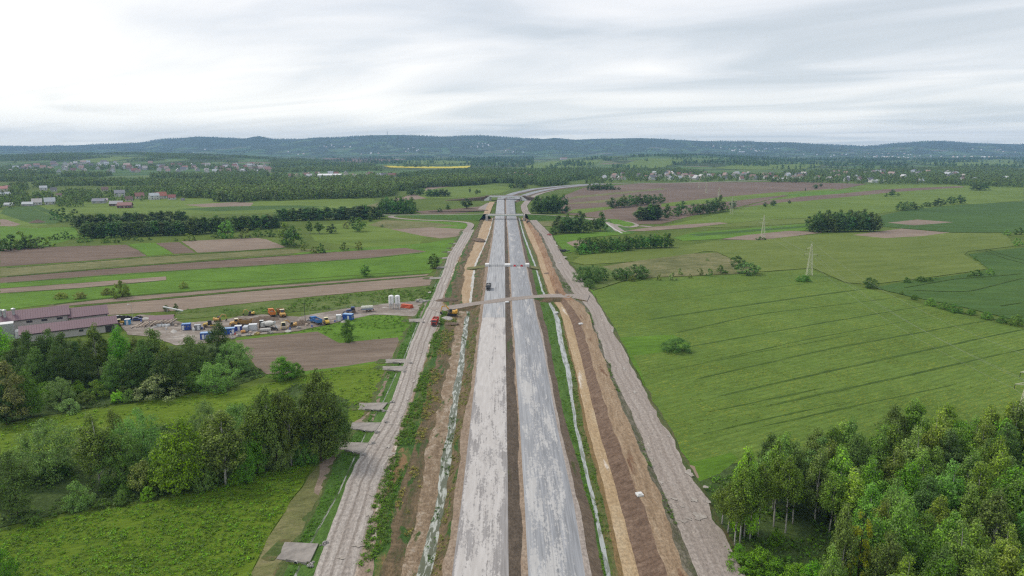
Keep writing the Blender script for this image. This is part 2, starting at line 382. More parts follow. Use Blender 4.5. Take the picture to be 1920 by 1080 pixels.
def carriage_mat(name, white):
    m, w = new_mat(name)
    u = w.n('ShaderNodeUVMap', uv_map='uv').outputs[0]
    sep = w.n('ShaderNodeSeparateXYZ', {0: u}); U, V = sep.outputs[0], sep.outputs[1]
    def nz(a, b, d=5.0, r=.6, ds=.2, off=(0, 0, 0)):
        return w.noise(w.n('ShaderNodeMapping', {0: u, 1: off, 3: (a, b, 1)}).outputs[0], 1.0, d, r, ds)
    st, mid, fine, big, pat = nz(1.5, .05), nz(.6, .13), nz(1.8, .75, 8, .8), nz(.11, .013, 3), nz(.24, .045, 4, .6, .3, (7, 3, 0))
    # scraped-off dust shows the grey base; lanes wear lengthways, with speckle at the edges of each patch
    f = w.math('ADD', w.math('ADD', w.math('MULTIPLY', st, .30), w.math('MULTIPLY', mid, .2)), w.math('ADD', w.math('MULTIPLY', fine, .5), w.math('MULTIPLY', big, .42)))
    f = w.math('ADD', f, w.math('MULTIPLY', w.math('SUBTRACT', pat, .5), .5))
    edge = w.math('MINIMUM', w.mapr(U, 0.0, 1.1, -0.16, 0.0), w.mapr(U, 8.9, 10.4, 0.0, -0.12))
    f = w.math('ADD', f, edge)
    if white:
        far = w.mapr(V, 311.0, 312.5, 0.0, 1.0)              # beyond the joint the base is bare
        f = w.math('SUBTRACT', f, w.math('MULTIPLY', far, w.mapr(V, 299, 400, .10, .22)))
        f = w.math('ADD', f, w.math('MULTIPLY', w.math('SUBTRACT', 1.0, far), w.mapr(V, 170, 270, -.025, .045)))
        base = w.ramp(nz(2.5, .1), [(.3, (0.205, 0.19, 0.182)), (.7, (0.325, 0.31, 0.305))])
        base = w.mix(far, base, w.ramp(nz(2.2, .03), [(.34, (0.2, 0.2, 0.205)), (.5, (0.33, 0.335, 0.345)), (.66, (0.43, 0.43, 0.43))]))
        dust = w.ramp(nz(.9, .12), [(.3, (0.40, 0.375, 0.355)), (.7, (0.52, 0.495, 0.475))])
        k = w.ramp(f, [(.625, 0.0), (.66, .95)])
    else:
        f = w.math('ADD', f, w.mapr(V, 120, 420, .0, -.10))
        base = w.ramp(nz(2.2, .05), [(.34, (0.185, 0.19, 0.2)), (.66, (0.315, 0.322, 0.34))])
        blue = w.math('MULTIPLY', w.mapr(U, 4.6, 1.0, 0.0, 1.0), w.ramp(nz(.3, .03, 4), [(.4, .35), (.6, 1.0)]))
        base = w.mix(blue, base, w.ramp(nz(2.6, .02), [(.35, (0.265, 0.27, 0.28)), (.65, (0.385, 0.39, 0.40))]))
        dust = w.ramp(nz(1.3, .08), [(.3, (0.38, 0.37, 0.36)), (.7, (0.51, 0.50, 0.485))])
        k = w.ramp(f, [(.67, 0.0), (.72, .85)])
        seam = w.math('MULTIPLY', w.mapr(w.math('ABSOLUTE', w.math('SUBTRACT', U, 5.0)), 0.03, .22, .65, 0.0), w.mapr(mid, .4, .6, .2, 1.0))
        dust = w.mix(seam, dust, (0.17, 0.17, 0.175))
    col = w.mix(k, base, dust)
    finish(w, col, .88, fine, .25, .05, .25)
    return m
M['carr_w'] = carriage_mat('slurry_coated_base', True)
M['carr_b'] = carriage_mat('grey_stabilised_base', False)
def far_ground():
    m, w = new_mat('open_country')
    raw = w.n('ShaderNodeTexCoord').outputs['Object']
    sep = w.n('ShaderNodeSeparateXYZ', {0: raw}); Y, Z = sep.outputs[1], sep.outputs[2]
    # narrow strip fields: stretched cells with one crop each
    mp = w.n('ShaderNodeMapping', {0: raw, 2: (0, 0, math.radians(24)), 3: (330., 90., 1e6)}, vector_type='TEXTURE').outputs[0]
    cell = w.n('ShaderNodeTexVoronoi', {'Vector': mp, 'Scale': 1.0, 'Randomness': .8}).outputs['Color']
    cs = w.n('ShaderNodeSeparateColor', {0: cell}).outputs[0]
    crop = w.ramp(cs, [(0.0, (0.06, 0.125, 0.025)), (0.22, (0.10, 0.165, 0.04)), (0.4, (0.035, 0.095, 0.024)), (0.55, (0.12, 0.165, 0.055)), (0.72, (0.075, 0.15, 0.028)), (0.86, (0.19, 0.14, 0.115)), (0.95, (0.11, 0.18, 0.04))], 'CONSTANT')
    n1 = w.noise(raw, 0.01, 5.0, .6)
    crop = w.mix(0.35, crop, w.ramp(n1, [(.35, (0.05, 0.095, 0.025)), (.65, (0.125, 0.17, 0.05))]))
    wood = w.ramp(w.noise(raw, 0.03, 5.0, .7), [(.35, (0.03, 0.052, 0.014)), (.65, (0.075, 0.105, 0.03))])
    mask = w.noise(w.n('ShaderNodeMapping', {0: raw, 3: (1, .55, 1)}).outputs[0], 0.0042, 5.0, .62, .4)
    hi = w.mapr(Z, 20.0, 120.0, 0.0, 0.10)
    up = w.math('ADD', mask, w.math('MULTIPLY', hi, w.mapr(Y, 5500, 6500, 0, 1)))
    kk = w.math('MULTIPLY', w.ramp(up, [(.49, 0.0), (.53, 1.0)]), w.mapr(Y, 2300, 2900, 0.0, 1.0))
    farc = w.mix(kk, crop, wood)
    v2 = w.n('ShaderNodeMapping', {0: raw, 2: (0, 0, A0), 3: (2.5, 1, 1)}, vector_type='TEXTURE').outputs[0]
    f = w.math('ADD', w.math('MULTIPLY', w.noise(v2, 0.2, 5.0, .6), .5), w.math('ADD', w.math('MULTIPLY', w.noise(raw, .02, 3.0), .3), w.math('MULTIPLY', w.noise(v2, 2.0, 4.0), .25)))
    near = w.ramp(f, [(0.36, GRASS[0]), (0.52, GRASS[1]), (0.7, GRASS[2])])
    col = w.mix(w.mapr(Y, 1500, 2100, 0.0, 1.0), near, farc)
    tb = w.math('MULTIPLY', w.noise(raw, 0.06, 4.0, .7), w.math('MULTIPLY', kk, 10.0))
    finish(w, col, .95, tb, .9, 1.0, .1)
    return m
M['far'] = far_ground()

def paint(name, rough=.5, dirt=.25, metal=0.0, spec=.4):
    """paint whose colour is the object's own colour, with grime"""
    m, w = new_mat(name)
    oi = w.n('ShaderNodeObjectInfo'); raw = w.n('ShaderNodeTexCoord').outputs['Object']
    n = w.noise(raw, 1.6, 5.0, .65); n2 = w.noise(raw, 7.0, 3.0, .6)
    k = w.ramp(w.math('ADD', w.math('MULTIPLY', n, .7), w.math('MULTIPLY', n2, .3)), [(.45, 0.0), (.68, dirt)])
    col = w.mix(k, oi.outputs['Color'], (0.2, 0.165, 0.13))
    finish(w, col, rough, n2, .08, .02, spec, metal)
    return m
M['paint'] = paint('machine_paint')
M['plain'] = paint('painted_wall', .85, .3)
M['roof'] = paint('roof_sheet', .6, .22)
def flat(name, c, rough=.8, var=.25, scale=2.0, metal=0.0, spec=.3, bump=.2):
    m, w = new_mat(name)
    raw = w.n('ShaderNodeTexCoord').outputs['Object']
    n = w.noise(raw, scale, 5.0, .65)
    col = w.ramp(n, [(.3, tuple(x * (1 - var) for x in c)), (.7, tuple(min(1, x * (1 + var)) for x in c))])
    finish(w, col, rough, n, bump, .05, spec, metal)
    return m
M['concrete'] = flat('pale_concrete', (0.42, 0.40, 0.37), .85, .2, .6)
M['whitecon'] = flat('white_concrete', (0.66, 0.66, 0.65), .8, .08, .5)
M['pad'] = flat('crossing_slab', (0.245, 0.222, 0.2), .9, .3, .5)
M['rubber'] = flat('tyre_rubber', (0.035, 0.032, 0.03), .9, .35)
M['mudtyre'] = flat('muddy_tyre', (0.15, 0.115, 0.088), .95, .4, 3.0)
M['rim'] = flat('wheel_rim', (0.3, 0.25, 0.2), .7, .3)
M['dark'] = flat('dark_steel', (0.045, 0.043, 0.042), .7, .3)
M['black'] = flat('black_plastic', (0.018, 0.018, 0.02), .5, .3)
M['glass'] = flat('cab_glass', (0.03, 0.037, 0.042), .12, .2, 1.0, 0, .6, 0)
M['steel'] = flat('galvanised_steel', (0.45, 0.46, 0.46), .45, .15, 2.0, .5)
M['pylon'] = flat('pylon_paint', (0.56, 0.57, 0.40), .7, .12)
M['wire'] = flat('conductor', (0.3, 0.31, 0.3), .6, .05)
M['wood'] = flat('peeled_log', (0.47, 0.385, 0.31), .9, .35, 1.0)
M['soil'] = flat('heap_of_soil', (0.145, 0.11, 0.083), .98, .4, 1.2, 0, .1, 1.0)
M['stone'] = flat('rubble_stone', (0.33, 0.31, 0.29), .9, .4, 1.5, 0, .2, .6)
M['orangepipe'] = flat('orange_pvc', (0.5, 0.085, 0.03), .5, .15)
M['bark'] = flat('tree_bark', (0.075, 0.058, 0.042), .95, .4, 3.0, 0, .1, .6)
def birch_bark():
    m, w = new_mat('birch_bark')
    raw = w.n('ShaderNodeTexCoord').outputs['Object']
    n = w.noise(w.n('ShaderNodeMapping', {0: raw, 3: (1.5, 1.5, 3.0)}).outputs[0], 1.6, 4.0, .7)
    col = w.ramp(n, [(.40, (0.04, 0.036, 0.032)), (.47, (0.38, 0.36, 0.33)), (.7, (0.62, 0.6, 0.56))])
    finish(w, col, .8, n, .2, .02, .2)
    return m
M['birchbark'] = birch_bark()
def leaf_mat():
    m, w = new_mat('foliage')
    oi = w.n('ShaderNodeObjectInfo'); geo = w.n('ShaderNodeNewGeometry')
    r = geo.outputs['Random Per Island']; orr = oi.outputs['Random']
    hsv = w.n('ShaderNodeHueSaturation', {'Hue': w.mapr(orr, 0, 1, .488, .51), 'Saturation': w.mapr(r, 0, 1, .8, 1.15), 'Value': w.math('MULTIPLY', w.mapr(r, 0, 1, .55, 1.5), w.mapr(orr, 0, 1, .72, 1.36)), 'Color': w.mix(1.0, oi.outputs['Color'], (2.6, 2.85, 1.75), 'MULTIPLY')})
    d = w.n('ShaderNodeBsdfPrincipled', {'Base Color': hsv.outputs[0], 'Roughness': .55, 'Specular IOR Level': .25})
    tl = w.n('ShaderNodeBsdfTranslucent', {0: w.mix(.5, hsv.outputs[0], (0.10, 0.17, 0.02))})
    mx = w.n('ShaderNodeMixShader', {0: .36, 1: d.outputs[0], 2: tl.outputs[0]})
    w.n('ShaderNodeOutputMaterial', {0: mx.outputs[0]})
    return m
M['leaf'] = leaf_mat()
# ------------------------------------------------------------------ the ground and the hills
def build_ground():
    Y = np.concatenate([np.arange(-400, 1500, 100), np.arange(1500, 2200, 50), np.arange(2200, 5600, 45), np.arange(5600, 6600, 80), np.arange(6600, 10600, 60), np.arange(10600, 11801, 300)]).astype(float)
    P = np.linspace(-1500, 3400, 420)
    yy = np.maximum(Y, 700.0)
    X = (P[None, :] - 960) / (FP / CP) * yy[:, None]
    YY = np.repeat(Y[:, None], len(P), 1)
    Z = height(X, YY)
    V = np.stack([X, YY, Z], -1).reshape(-1, 3)
    n, m = len(Y), len(P)
    i = np.arange((n - 1) * m).reshape(n - 1, m)[:, :-1].ravel()
    F = np.stack([i, i + 1, i + m + 1, i + m], 1)
    return tag(link('ground', np_mesh('ground', V, F, M['far'], None, True)), kind='structure')
build_ground()

# ------------------------------------------------------------------ the corridor: carriageways, banks, ditches and haul roads in strips
B = {
 'dO': (.2, [(528,1080),(561,1010),(611,911),(641,844),(688,788),(704,748),(724,695),(741,672),(772,606),(795,570),(812,540),(836,490),(868,432)]),
 'dA': (.06, [(551,1080),(583,1013),(602,979),(633.5,924),(662,861),(680,823),(698,788),(718,752),(741,703),(756,672),(780,612),(796,572),(813,541),(837,490),(869,432)]),
 'dB': (.06, [(556,1080),(587.5,1013),(606,979),(636.5,924),(664.5,861),(682,823),(700,788),(720,752),(743,703),(758,672),(782,612),(798,572),(814,541),(838,490),(870,432)]),
 'hL': (.8, [(586,1080),(611,1010),(647,911),(681,844),(711,800),(735,748),(751,700),(760,672),(772,640),(789,600),(810,560),(834,500),(840,480),(866,440),(872,430)]),
 'hR': (.8, [(664,1080),(699,950),(751,800),(788,700),(807,640),(825,600),(829,560),(852,500),(861,480),(884,440),(889,430)]),
 'sh': (.8, [(693,1080),(718,950),(757,800),(791,700),(810,640),(829,600),(833,560),(854,500),(863,480),(885,440),(890,430)]),
 'vm': (.9, [(715,1080),(742,950),(785,800),(812,700),(824,640),(836,600),(843,560),(860,500),(868,480),(887,440),(895,425)]),
 'vg': (.35, [(754,1080),(782,950),(812,800),(838,700),(850,640),(856,600),(866,560),(872,500),(880,480),(897,440),(908,412)]),
 'st0': (.08, [(780,1080),(815,950),(838,800),(857,700),(866,640),(872,600),(880,560),(888,500),(897.5,480),(915,440),(923,412)]),
 'st1': (.08, [(808,1080),(833,950),(853,800),(868,700),(874,640),(878,600),(885,560),(891.5,500),(900,480),(917,440),(924.3,412)]),
 'sd0': (1.9, [(831,1080),(849,950),(868,800),(886,700),(893,640),(898,600),(903,560),(910,500),(915,480),(922.5,440),(926,412)]),
 'cL': (2.0, [(847,1080),(864,950),(881,800),(892,700),(897,640),(903.5,600),(908,560),(915.5,500),(919,480),(925,440),(928.5,405),(932,375)]),
 'cM': (2.0, [(954,1080),(952.5,950),(950.5,800),(949,700),(948,640),(947.5,600),(947,500),(946.4,480),(946,440),(945.8,405),(945.5,375)]),
 'mS': (1.8, [(980,1080),(976,950),(971,800),(965,700),(961.5,640),(958,600),(954,500),(951,440),(948,405),(947.5,375)]),
 'cR0': (2.0, [(990.6,1080),(984,950),(975,800),(968,700),(965,640),(961.5,600),(956.7,500),(955.4,480),(952.7,440),(949.5,405),(949,375)]),
 'cR1': (2.0, [(1097,1080),(1077,950),(1045,800),(1027,700),(1017,640),(1007,600),(986,500),(981.5,480),(974,440),(967,405),(964.5,375)]),
 'v1': (1.95, [(1109,1080),(1086,950),(1050,800),(1031,700),(1020.5,640),(1010,600),(988,500),(983.5,480),(975.5,440),(968.3,405)]),
 's1': (.5, [(1132,1080),(1106,950),(1064,800),(1041,700),(1030,640),(1021,600),(1015,575),(1005,545),(996,500),(989,480),(979,440),(970,405)]),
 'w0': (.1, [(1137,1080),(1112,950),(1077,800),(1061.6,700),(1047,640),(1041,600),(1034,580),(1024,560),(1015,545),(1003,500),(995,480),(980.5,440),(971.5,405)]),
 'w1': (.1, [(1145,1080),(1119,950),(1083,800),(1070,700),(1056,640),(1050,600),(1041,580),(1028,560),(1018.5,545),(1006,500),(998,480),(983,440),(972.7,405)]),
 'g1': (.5, [(1160,1080),(1133,950),(1096,800),(1078,700),(1062,640),(1053,600),(1047,580),(1032,560),(1026,545),(1011,500),(1006,480),(988,440),(976,405)]),
 'k0': (.25, [(1169.5,1080),(1141,950),(1102,800),(1080.5,700),(1065,640),(1055,600),(1048,580),(1036,560),(1028,545),(1012.5,500),(1007.5,480),(989,440),(977,405)]),
 'k1': (.25, [(1199,1080),(1164,950),(1121.5,800),(1096.5,700),(1082,640),(1070,600),(1060,580),(1047,560),(1039,545),(1023,500),(1017,480),(1000,440),(980,405)]),
 'b1': (2.1, [(1248.5,1080),(1207,950),(1147,800),(1116,700),(1100,640),(1087,600),(1073,575),(1052,555),(1045,545),(1031,500),(1024,480),(1006,440),(982,405)]),
 't1': (2.0, [(1289,1080),(1247,950),(1182,800),(1141,700),(1122,640),(1108,600),(1097,575),(1068,555),(1058,545),(1037,500),(1029,480),(1012,440),(984,405)]),
 'rL': (1.0, [(1311,1080),(1256,950),(1195,800),(1147,700),(1126,640),(1111,600),(1101,575),(1082,555),(1073,545),(1044,500),(1036,480),(1016,440),(986,405)]),
 'rR': (1.0, [(1394,1080),(1329,950),(1248.5,800),(1189,700),(1161.5,640),(1140,600),(1124,575),(1105,545),(1073,500),(1055,480),(1034,440),(998,405)]),
}
BW = {}
for k, (z, pts) in B.items():
    w_ = np.array([at(px, py, z) for px, py in pts])
    o_ = np.argsort(w_[:, 1]); BW[k] = (z, w_[o_, 1], w_[o_, 0])
JIT = {'dO': .7, 'hL': .35, 'hR': .5, 'sh': .9, 'vm': 1.0, 'vg': 1.2, 'st0': .7, 'st1': .5, 'sd0': .6, 'cL': .03, 'cM': .03, 'mS': .5, 'cR0': .03, 'cR1': .05, 'v1': .3, 's1': .5, 'w0': .25, 'w1': .3, 'g1': .5, 'k0': .3, 'k1': .25, 'b1': .6, 't1': 1.0, 'rL': .7, 'rR': 1.1}
def bx(k, Y):
    z, ys, xs = BW[k]
    x = np.interp(Y, ys, xs)
    lo = Y < ys[0]
    if lo.any(): x = np.where(lo, xs[0] + (Y - ys[0]) * (xs[2] - xs[0]) / (ys[2] - ys[0]), x)
    j = JIT.get(k, 0)
    if j: x = x + j * 2.2 * fbm(Y / 9.0, Y * 0 + len(k), hash_s(k), 5)
    return x
def hash_s(k): return sum(ord(c) * (i + 3) for i, c in enumerate(k)) % 97
Y0, YC = 45.0, float(at(900, 571)[1])
Y405 = float(at(960, 409)[1])
def steps(y0, y1):
    out = [y0]
    while out[-1] < y1: out.append(min(y1, out[-1] + max(.8, (out[-1] / 160.) ** 1.3)))
    return np.array(out)
def strip(name, l, r, mat, y0=Y0, y1=None, nl=2, zn=0.0, zs=3.0, dz=0.0, kind='structure', dzr=None):
    """a band of ground between two surveyed lines; zn roughens it between its edges"""
    y1 = y1 or Y405
    Y = steps(y0, y1)
    XL, XR = bx(l, Y), bx(r, Y)
    zl, zr = BW[l][0], BW[r][0]
    t = np.linspace(0, 1, nl + 1)
    X = XL[:, None] * (1 - t) + XR[:, None] * t
    YY = np.repeat(Y[:, None], nl + 1, 1)
    Z = zl * (1 - t) + zr * t + np.zeros_like(X)
    if zn:
        env = np.minimum(1, 4 * t * (1 - t) + .0)
        Z = Z + env * zn * 2 * fbm(X / zs, YY / zs, hash_s(name), 4)
        Z = np.maximum(Z, .04)
    Z = Z + dz
    V = np.stack([X, YY, Z], -1).reshape(-1, 3)
    U = np.stack([X - XL[:, None], YY], -1).reshape(-1, 2)
    n, m = len(Y), nl + 1
    i = np.arange((n - 1) * m).reshape(n - 1, m)[:, :-1].ravel()
    F = np.stack([i, i + 1, i + m + 1, i + m], 1)
    return tag(link(name, np_mesh(name, V, F, mat, U, zn > 0)), kind=kind)
# an outer foot for the outermost lines
for k, src, d in (('dX', 'dO', -3.5), ('rX', 'rR', 2.0)):
    z, ys, xs = BW[src]; BW[k] = (0.0, ys, xs + d); JIT[k] = 1.0
YH = float(at(880, 432)[1])
strip('ditch_outer_bank', 'dX', 'dO', M['rough'] if False else M['grassbrown'], y1=YH, nl=3, zn=.25)
strip('ditch_bank', 'dO', 'dA', M['grassbank'], y1=YH, nl=5, zn=.35, zs=1.6)
strip('ditch_water', 'dA', 'dB', M['trickle'], y1=YH)
strip('ditch_bank', 'dB', 'hL', M['grassbank'], y1=YH, nl=4, zn=.2, zs=1.6)
strip('haul_road', 'hL', 'hR', M['haul'], y1=YH, nl=12, zn=.09, zs=1.2)
strip('muddy_shoulder', 'hR', 'sh', M['puddles'], y1=YH, nl=2, zn=.1)
strip('overgrown_bank', 'sh', 'vm', M['bankveg'], y1=YH, nl=6, zn=.6, zs=2.2)
strip('earth_bank', 'vm', 'vg', M['bankbrown'], y1=YC, nl=8, zn=.5, zs=2.6)
strip('earth_bank', 'vm', 'vg', M['bankbrown'], y0=YC, nl=5, zn=.4, zs=3)
strip('stony_bed', 'vg', 'st0', M['rocks'], y1=YC, nl=8, zn=.22, zs=1.2)
strip('ochre_track', 'vg', 'st0', M['orange'], y0=YC, nl=4, zn=.06)
strip('ditch_stream', 'st0', 'st1', M['stream'], y1=YC, nl=2)
strip('lime_drain', 'st0', 'st1', M['whitewall'], y0=YC, nl=2)
strip('embankment', 'st1', 'sd0', M['bankbrown'], nl=6, zn=.4, zs=2.4)
strip('sandy_verge', 'sd0', 'cL', M['sandy'], nl=2, zn=.08)
YB = float(at(960, 373)[1])
strip('carriageway', 'cL', 'cM', M['carr_w'], y1=YB, nl=2)
strip('median', 'cM', 'mS', M['median'], y1=YB, nl=6, zn=.35, zs=1.8)
strip('sandy_verge', 'mS', 'cR0', M['sandy'], y1=YB, nl=2, zn=.05)
strip('carriageway', 'cR0', 'cR1', M['carr_b'], y1=YB, nl=2)
strip('gravel_verge', 'cR1', 'v1', M['haul2'], nl=2, zn=.06)
strip('embankment', 'v1', 's1', M['slope'], nl=6, zn=.22, zs=1.8)
strip('grass_bank', 's1', 'w0', M['grassbank'], nl=5, zn=.3, zs=2)
strip('ditch_stream', 'w0', 'w1', M['stream2'], nl=2)
strip('grass_bank', 'w1', 'g1', M['grassbrown'], nl=5, zn=.25, zs=2)
strip('ochre_edge', 'g1', 'k0', M['ochre_edge'], nl=2, zn=.1)
strip('ditch_floor', 'k0', 'k1', M['canal'], y1=YC, nl=3)
strip('ochre_track', 'k0', 'k1', M['orange'], y0=YC, nl=3, zn=.05)
strip('cut_bank', 'k1', 'b1', M['bankdark'], y1=YC + 30, nl=8, zn=.3, zs=2.2)
strip('cut_bank', 'k1', 'b1', M['redearth'], y0=YC + 30, nl=6, zn=.35, zs=2.2)
strip('terrace', 'b1', 't1', M['terrace'], y1=YC, nl=9, zn=.4, zs=1.8)
strip('terrace', 'b1', 't1', M['redearth'], y0=YC, nl=4, zn=.3, zs=2)
strip('weedy_edge', 't1', 'rL', M['weededge'], nl=3, zn=.35, zs=1.2)
strip('haul_road', 'rL', 'rR', M['haul2'], nl=10, zn=.08, zs=1.5)
strip('haul_road_edge', 'rR', 'rX', M['grassbrown'], nl=2, zn=.1)

def ribbon(name, pts, width, mat, zs=.06, skirt=None, smat=None, jit=.5, crown=0.0):
    """road along world points (x, y, z); skirt = (outward m, drop m) adds earth slopes"""
    P = np.array(pts, float)
    seg = np.r_[0, np.cumsum(np.linalg.norm(np.diff(P[:, :2], axis=0), axis=1))]
    n = max(8, int(seg[-1] / 4.0)); s = np.linspace(0, seg[-1], n)
    C = np.stack([np.interp(s, seg, P[:, k]) for k in range(3)], 1)
    ker = np.ones(7) / 7
    Cp = np.pad(C, ((3, 3), (0, 0)), mode='edge'); C = np.stack([np.convolve(Cp[:, k], ker, 'valid') for k in range(3)], 1)
    T = np.gradient(C[:, :2], axis=0); T /= np.linalg.norm(T, axis=1)[:, None]
    N = np.stack([-T[:, 1], T[:, 0]], 1)
    W = np.interp(s, seg, width if isinstance(width, (list, tuple)) else [width] * len(P)) / 2
    def grid(offs, nm, mt, k):
        V, U = [], []
        for o, dz, jj in offs:
            off = o + jj * jit * 2 * fbm(s / 7., s * 0 + o.mean() * 3, 9, 4)
            V.append(np.c_[C[:, :2] + N * off[:, None], np.maximum(C[:, 2] + dz, .03)]); U.append(np.c_[off + 20, s])
        V = np.stack(V, 1); m = V.shape[1]; U = np.stack(U, 1)
        i = np.arange((n - 1) * m).reshape(n - 1, m)[:, :-1].ravel()
        F = np.stack([i, i + m, i + m + 1, i + 1], 1)
        return tag(link(nm, np_mesh(nm, V.reshape(-1, 3), F, mt, U.reshape(-1, 2))), kind='structure')
    grid([(-W, 0, 1), (-W * .33, crown, 0), (W * .33, crown, 0), (W, 0, 1)], name, mat, 'structure')
    if skirt:
        for sg in (-1, 1):
            grid([(sg * W, -.003, 1), (sg * (W + skirt[0] * .5), -skirt[1] * .5, 1), (sg * (W + skirt[0]), -skirt[1], 1)], name + '_slope', smat or M['grassbrown'], 'structure')
def W(px, py, z=0.0): return tuple(at(px, py, z))
# the dirt crossing over both carriageways
ribbon('dirt_crossing', [W(802, 584, .86), W(830, 578, .9), W(855, 574.5, 1.4), W(876, 571.5, 2.09), W(898, 568, 2.09), W(920, 565, 2.09), W(945, 562, 2.09), W(970, 559, 2.09), W(1005, 555, 2.09), W(1024, 554.4, 2.12), W(1045, 553.4, 2.45), W(1068, 553, 2.5), W(1084, 554, 2.2), W(1095, 556, 1.25), W(1114, 560, 1.12)], [14, 9, 8, 7, 7, 7, 7, 7, 7, 8, 9, 10, 11, 13, 15], M['haul2'], skirt=(3.4, 2.3), smat=M['bankbrown'], jit=1.0)
ribbon('dirt_road', [W(872, 436, .84), W(879, 428, .83), W(884, 422, .5), W(880, 417.5, .2), W(868, 415.8, .15), W(840, 414, .15), W(800, 413, .15), W(765, 411, .15), W(735, 408, .15), W(728, 405.5, .15), W(742, 403.6, .15), W(760, 403.2, .15)], 7, M['haul2'])
ribbon('dirt_road', [W(1010, 424, 1.02), W(995, 410, 1.02), W(985, 396, .7), W(982, 386, .5), W(990, 376, .4), W(1004, 366, .4), W(1018, 361, .3), W(1046, 354, .3), W(1090, 348.5, .2)], 9, M['haul2'])
ribbon('dirt_track', [W(912, 404, 1.0), W(914, 396, .7), W(919, 385, .6), W(923, 378, .6)], 8, M['orange'])
ribbon('dirt_track', [W(902, 396, .5), W(908, 388, .5), W(922, 380, .5)], 12, M['haul2'])
# approach roads of the slender overpass
OZ = 7.2
p_l, p_r = at(915, 401, OZ), at(981, 401, OZ)
ribbon('approach_road', [W(700, 402.6, .15), W(740, 403.2, .2), W(790, 402.6, 1.5), W(840, 402.2, 3.2), W(885, 401.6, 5.6), tuple(p_l)], 6.5, M['haul2'], skirt=(9, 6.5), smat=M['grassbank'])
ribbon('approach_road', [tuple(p_r), W(1005, 402, 6.2), W(1040, 404, 4.0), W(1075, 407, 2.2), W(1110, 411, .6), W(1145, 419, .2), W(1160, 432, .2), W(1172, 437, .2)], [6.5, 6.5, 6.5, 6.5, 6.5, 7, 9, 9], M['haul2'], skirt=(9, 6.5), smat=M['grassbank'])
ribbon('dirt_road', [W(1095, 409, .3), W(1150, 412, .2), W(1180, 416, .2), W(1196, 423, .2), W(1180, 427, .2), W(1150, 420, .25)], 7, M['haul2'])
ribbon('dirt_road', [W(1196, 423, .2), W(1225, 425.5, .2)], 8, M['haul2'])
ribbon('lime_drain', [W(1137, 418, .3), W(1150, 428, .3), W(1168, 438, .3)], 2.0, M['whitewall'])
# beyond the far bridge the motorway swings away
for nm, mt, pl in (('carriageway', M['carr_b'], [(938.5, 378), (949, 368), (966, 361.6), (1000, 354.3), (1046, 349.3), (1085, 346.4), (1130, 344)]),
                   ('carriageway', M['carr_b'], [(957, 378), (976, 368.5), (1000, 361), (1022, 356), (1050, 351.8), (1090, 347.6), (1135, 345)])):
    ribbon(nm, [W(x, y, 1.5) for x, y in pl], [11, 12, 14, 16, 17, 17, 17], mt, skirt=(4, 1.5), smat=M['slope'], jit=.1)
ribbon('far_road', [W(1110, 345, .3), W(1180, 343.2, .3), W(1250, 343.5, .3), W(1330, 341.5, .3), W(1440, 338, .3)], 14, M['haul2'])

# ------------------------------------------------------------------ fields: each a sheet a little above the ground below it
FZ = [0.012]
def field(name, poly, mat, jit=.6, z=None):
    FZ[0] += .004
    P = [at(x, y) for x, y in poly]
    pts = []
    for i in range(len(P)):
        a, b = P[i], P[(i + 1) % len(P)]
        L = np.linalg.norm(b - a); d = max(2.0, .004 * a[1]); k = max(1, min(90, int(L / d)))
        nrm = np.array((-(b - a)[1], (b - a)[0], 0)) / max(L, 1e-6)
        for q in range(k):
            t = q / k; p = a + (b - a) * t
            e = min(1.0, 6 * t * (1 - t) + .2)
            pts.append(p + nrm * jit * e * 2.4 * float(fbm(np.array([L * t / 6.0]), np.array([a[0] * .01 + a[1] * .013]), 13, 4)[0]) * max(1, a[1] / 400.))
    V = [(p[0], p[1], z or FZ[0]) for p in pts]
    me = bpy.data.meshes.new(name); me.from_pydata(V, [], [tuple(range(len(V)))]); me.update()
    if me.polygons[0].normal.z < 0: me.flip_normals()
    me.materials.append(mat)
    return tag(link(name, me), kind='structure')
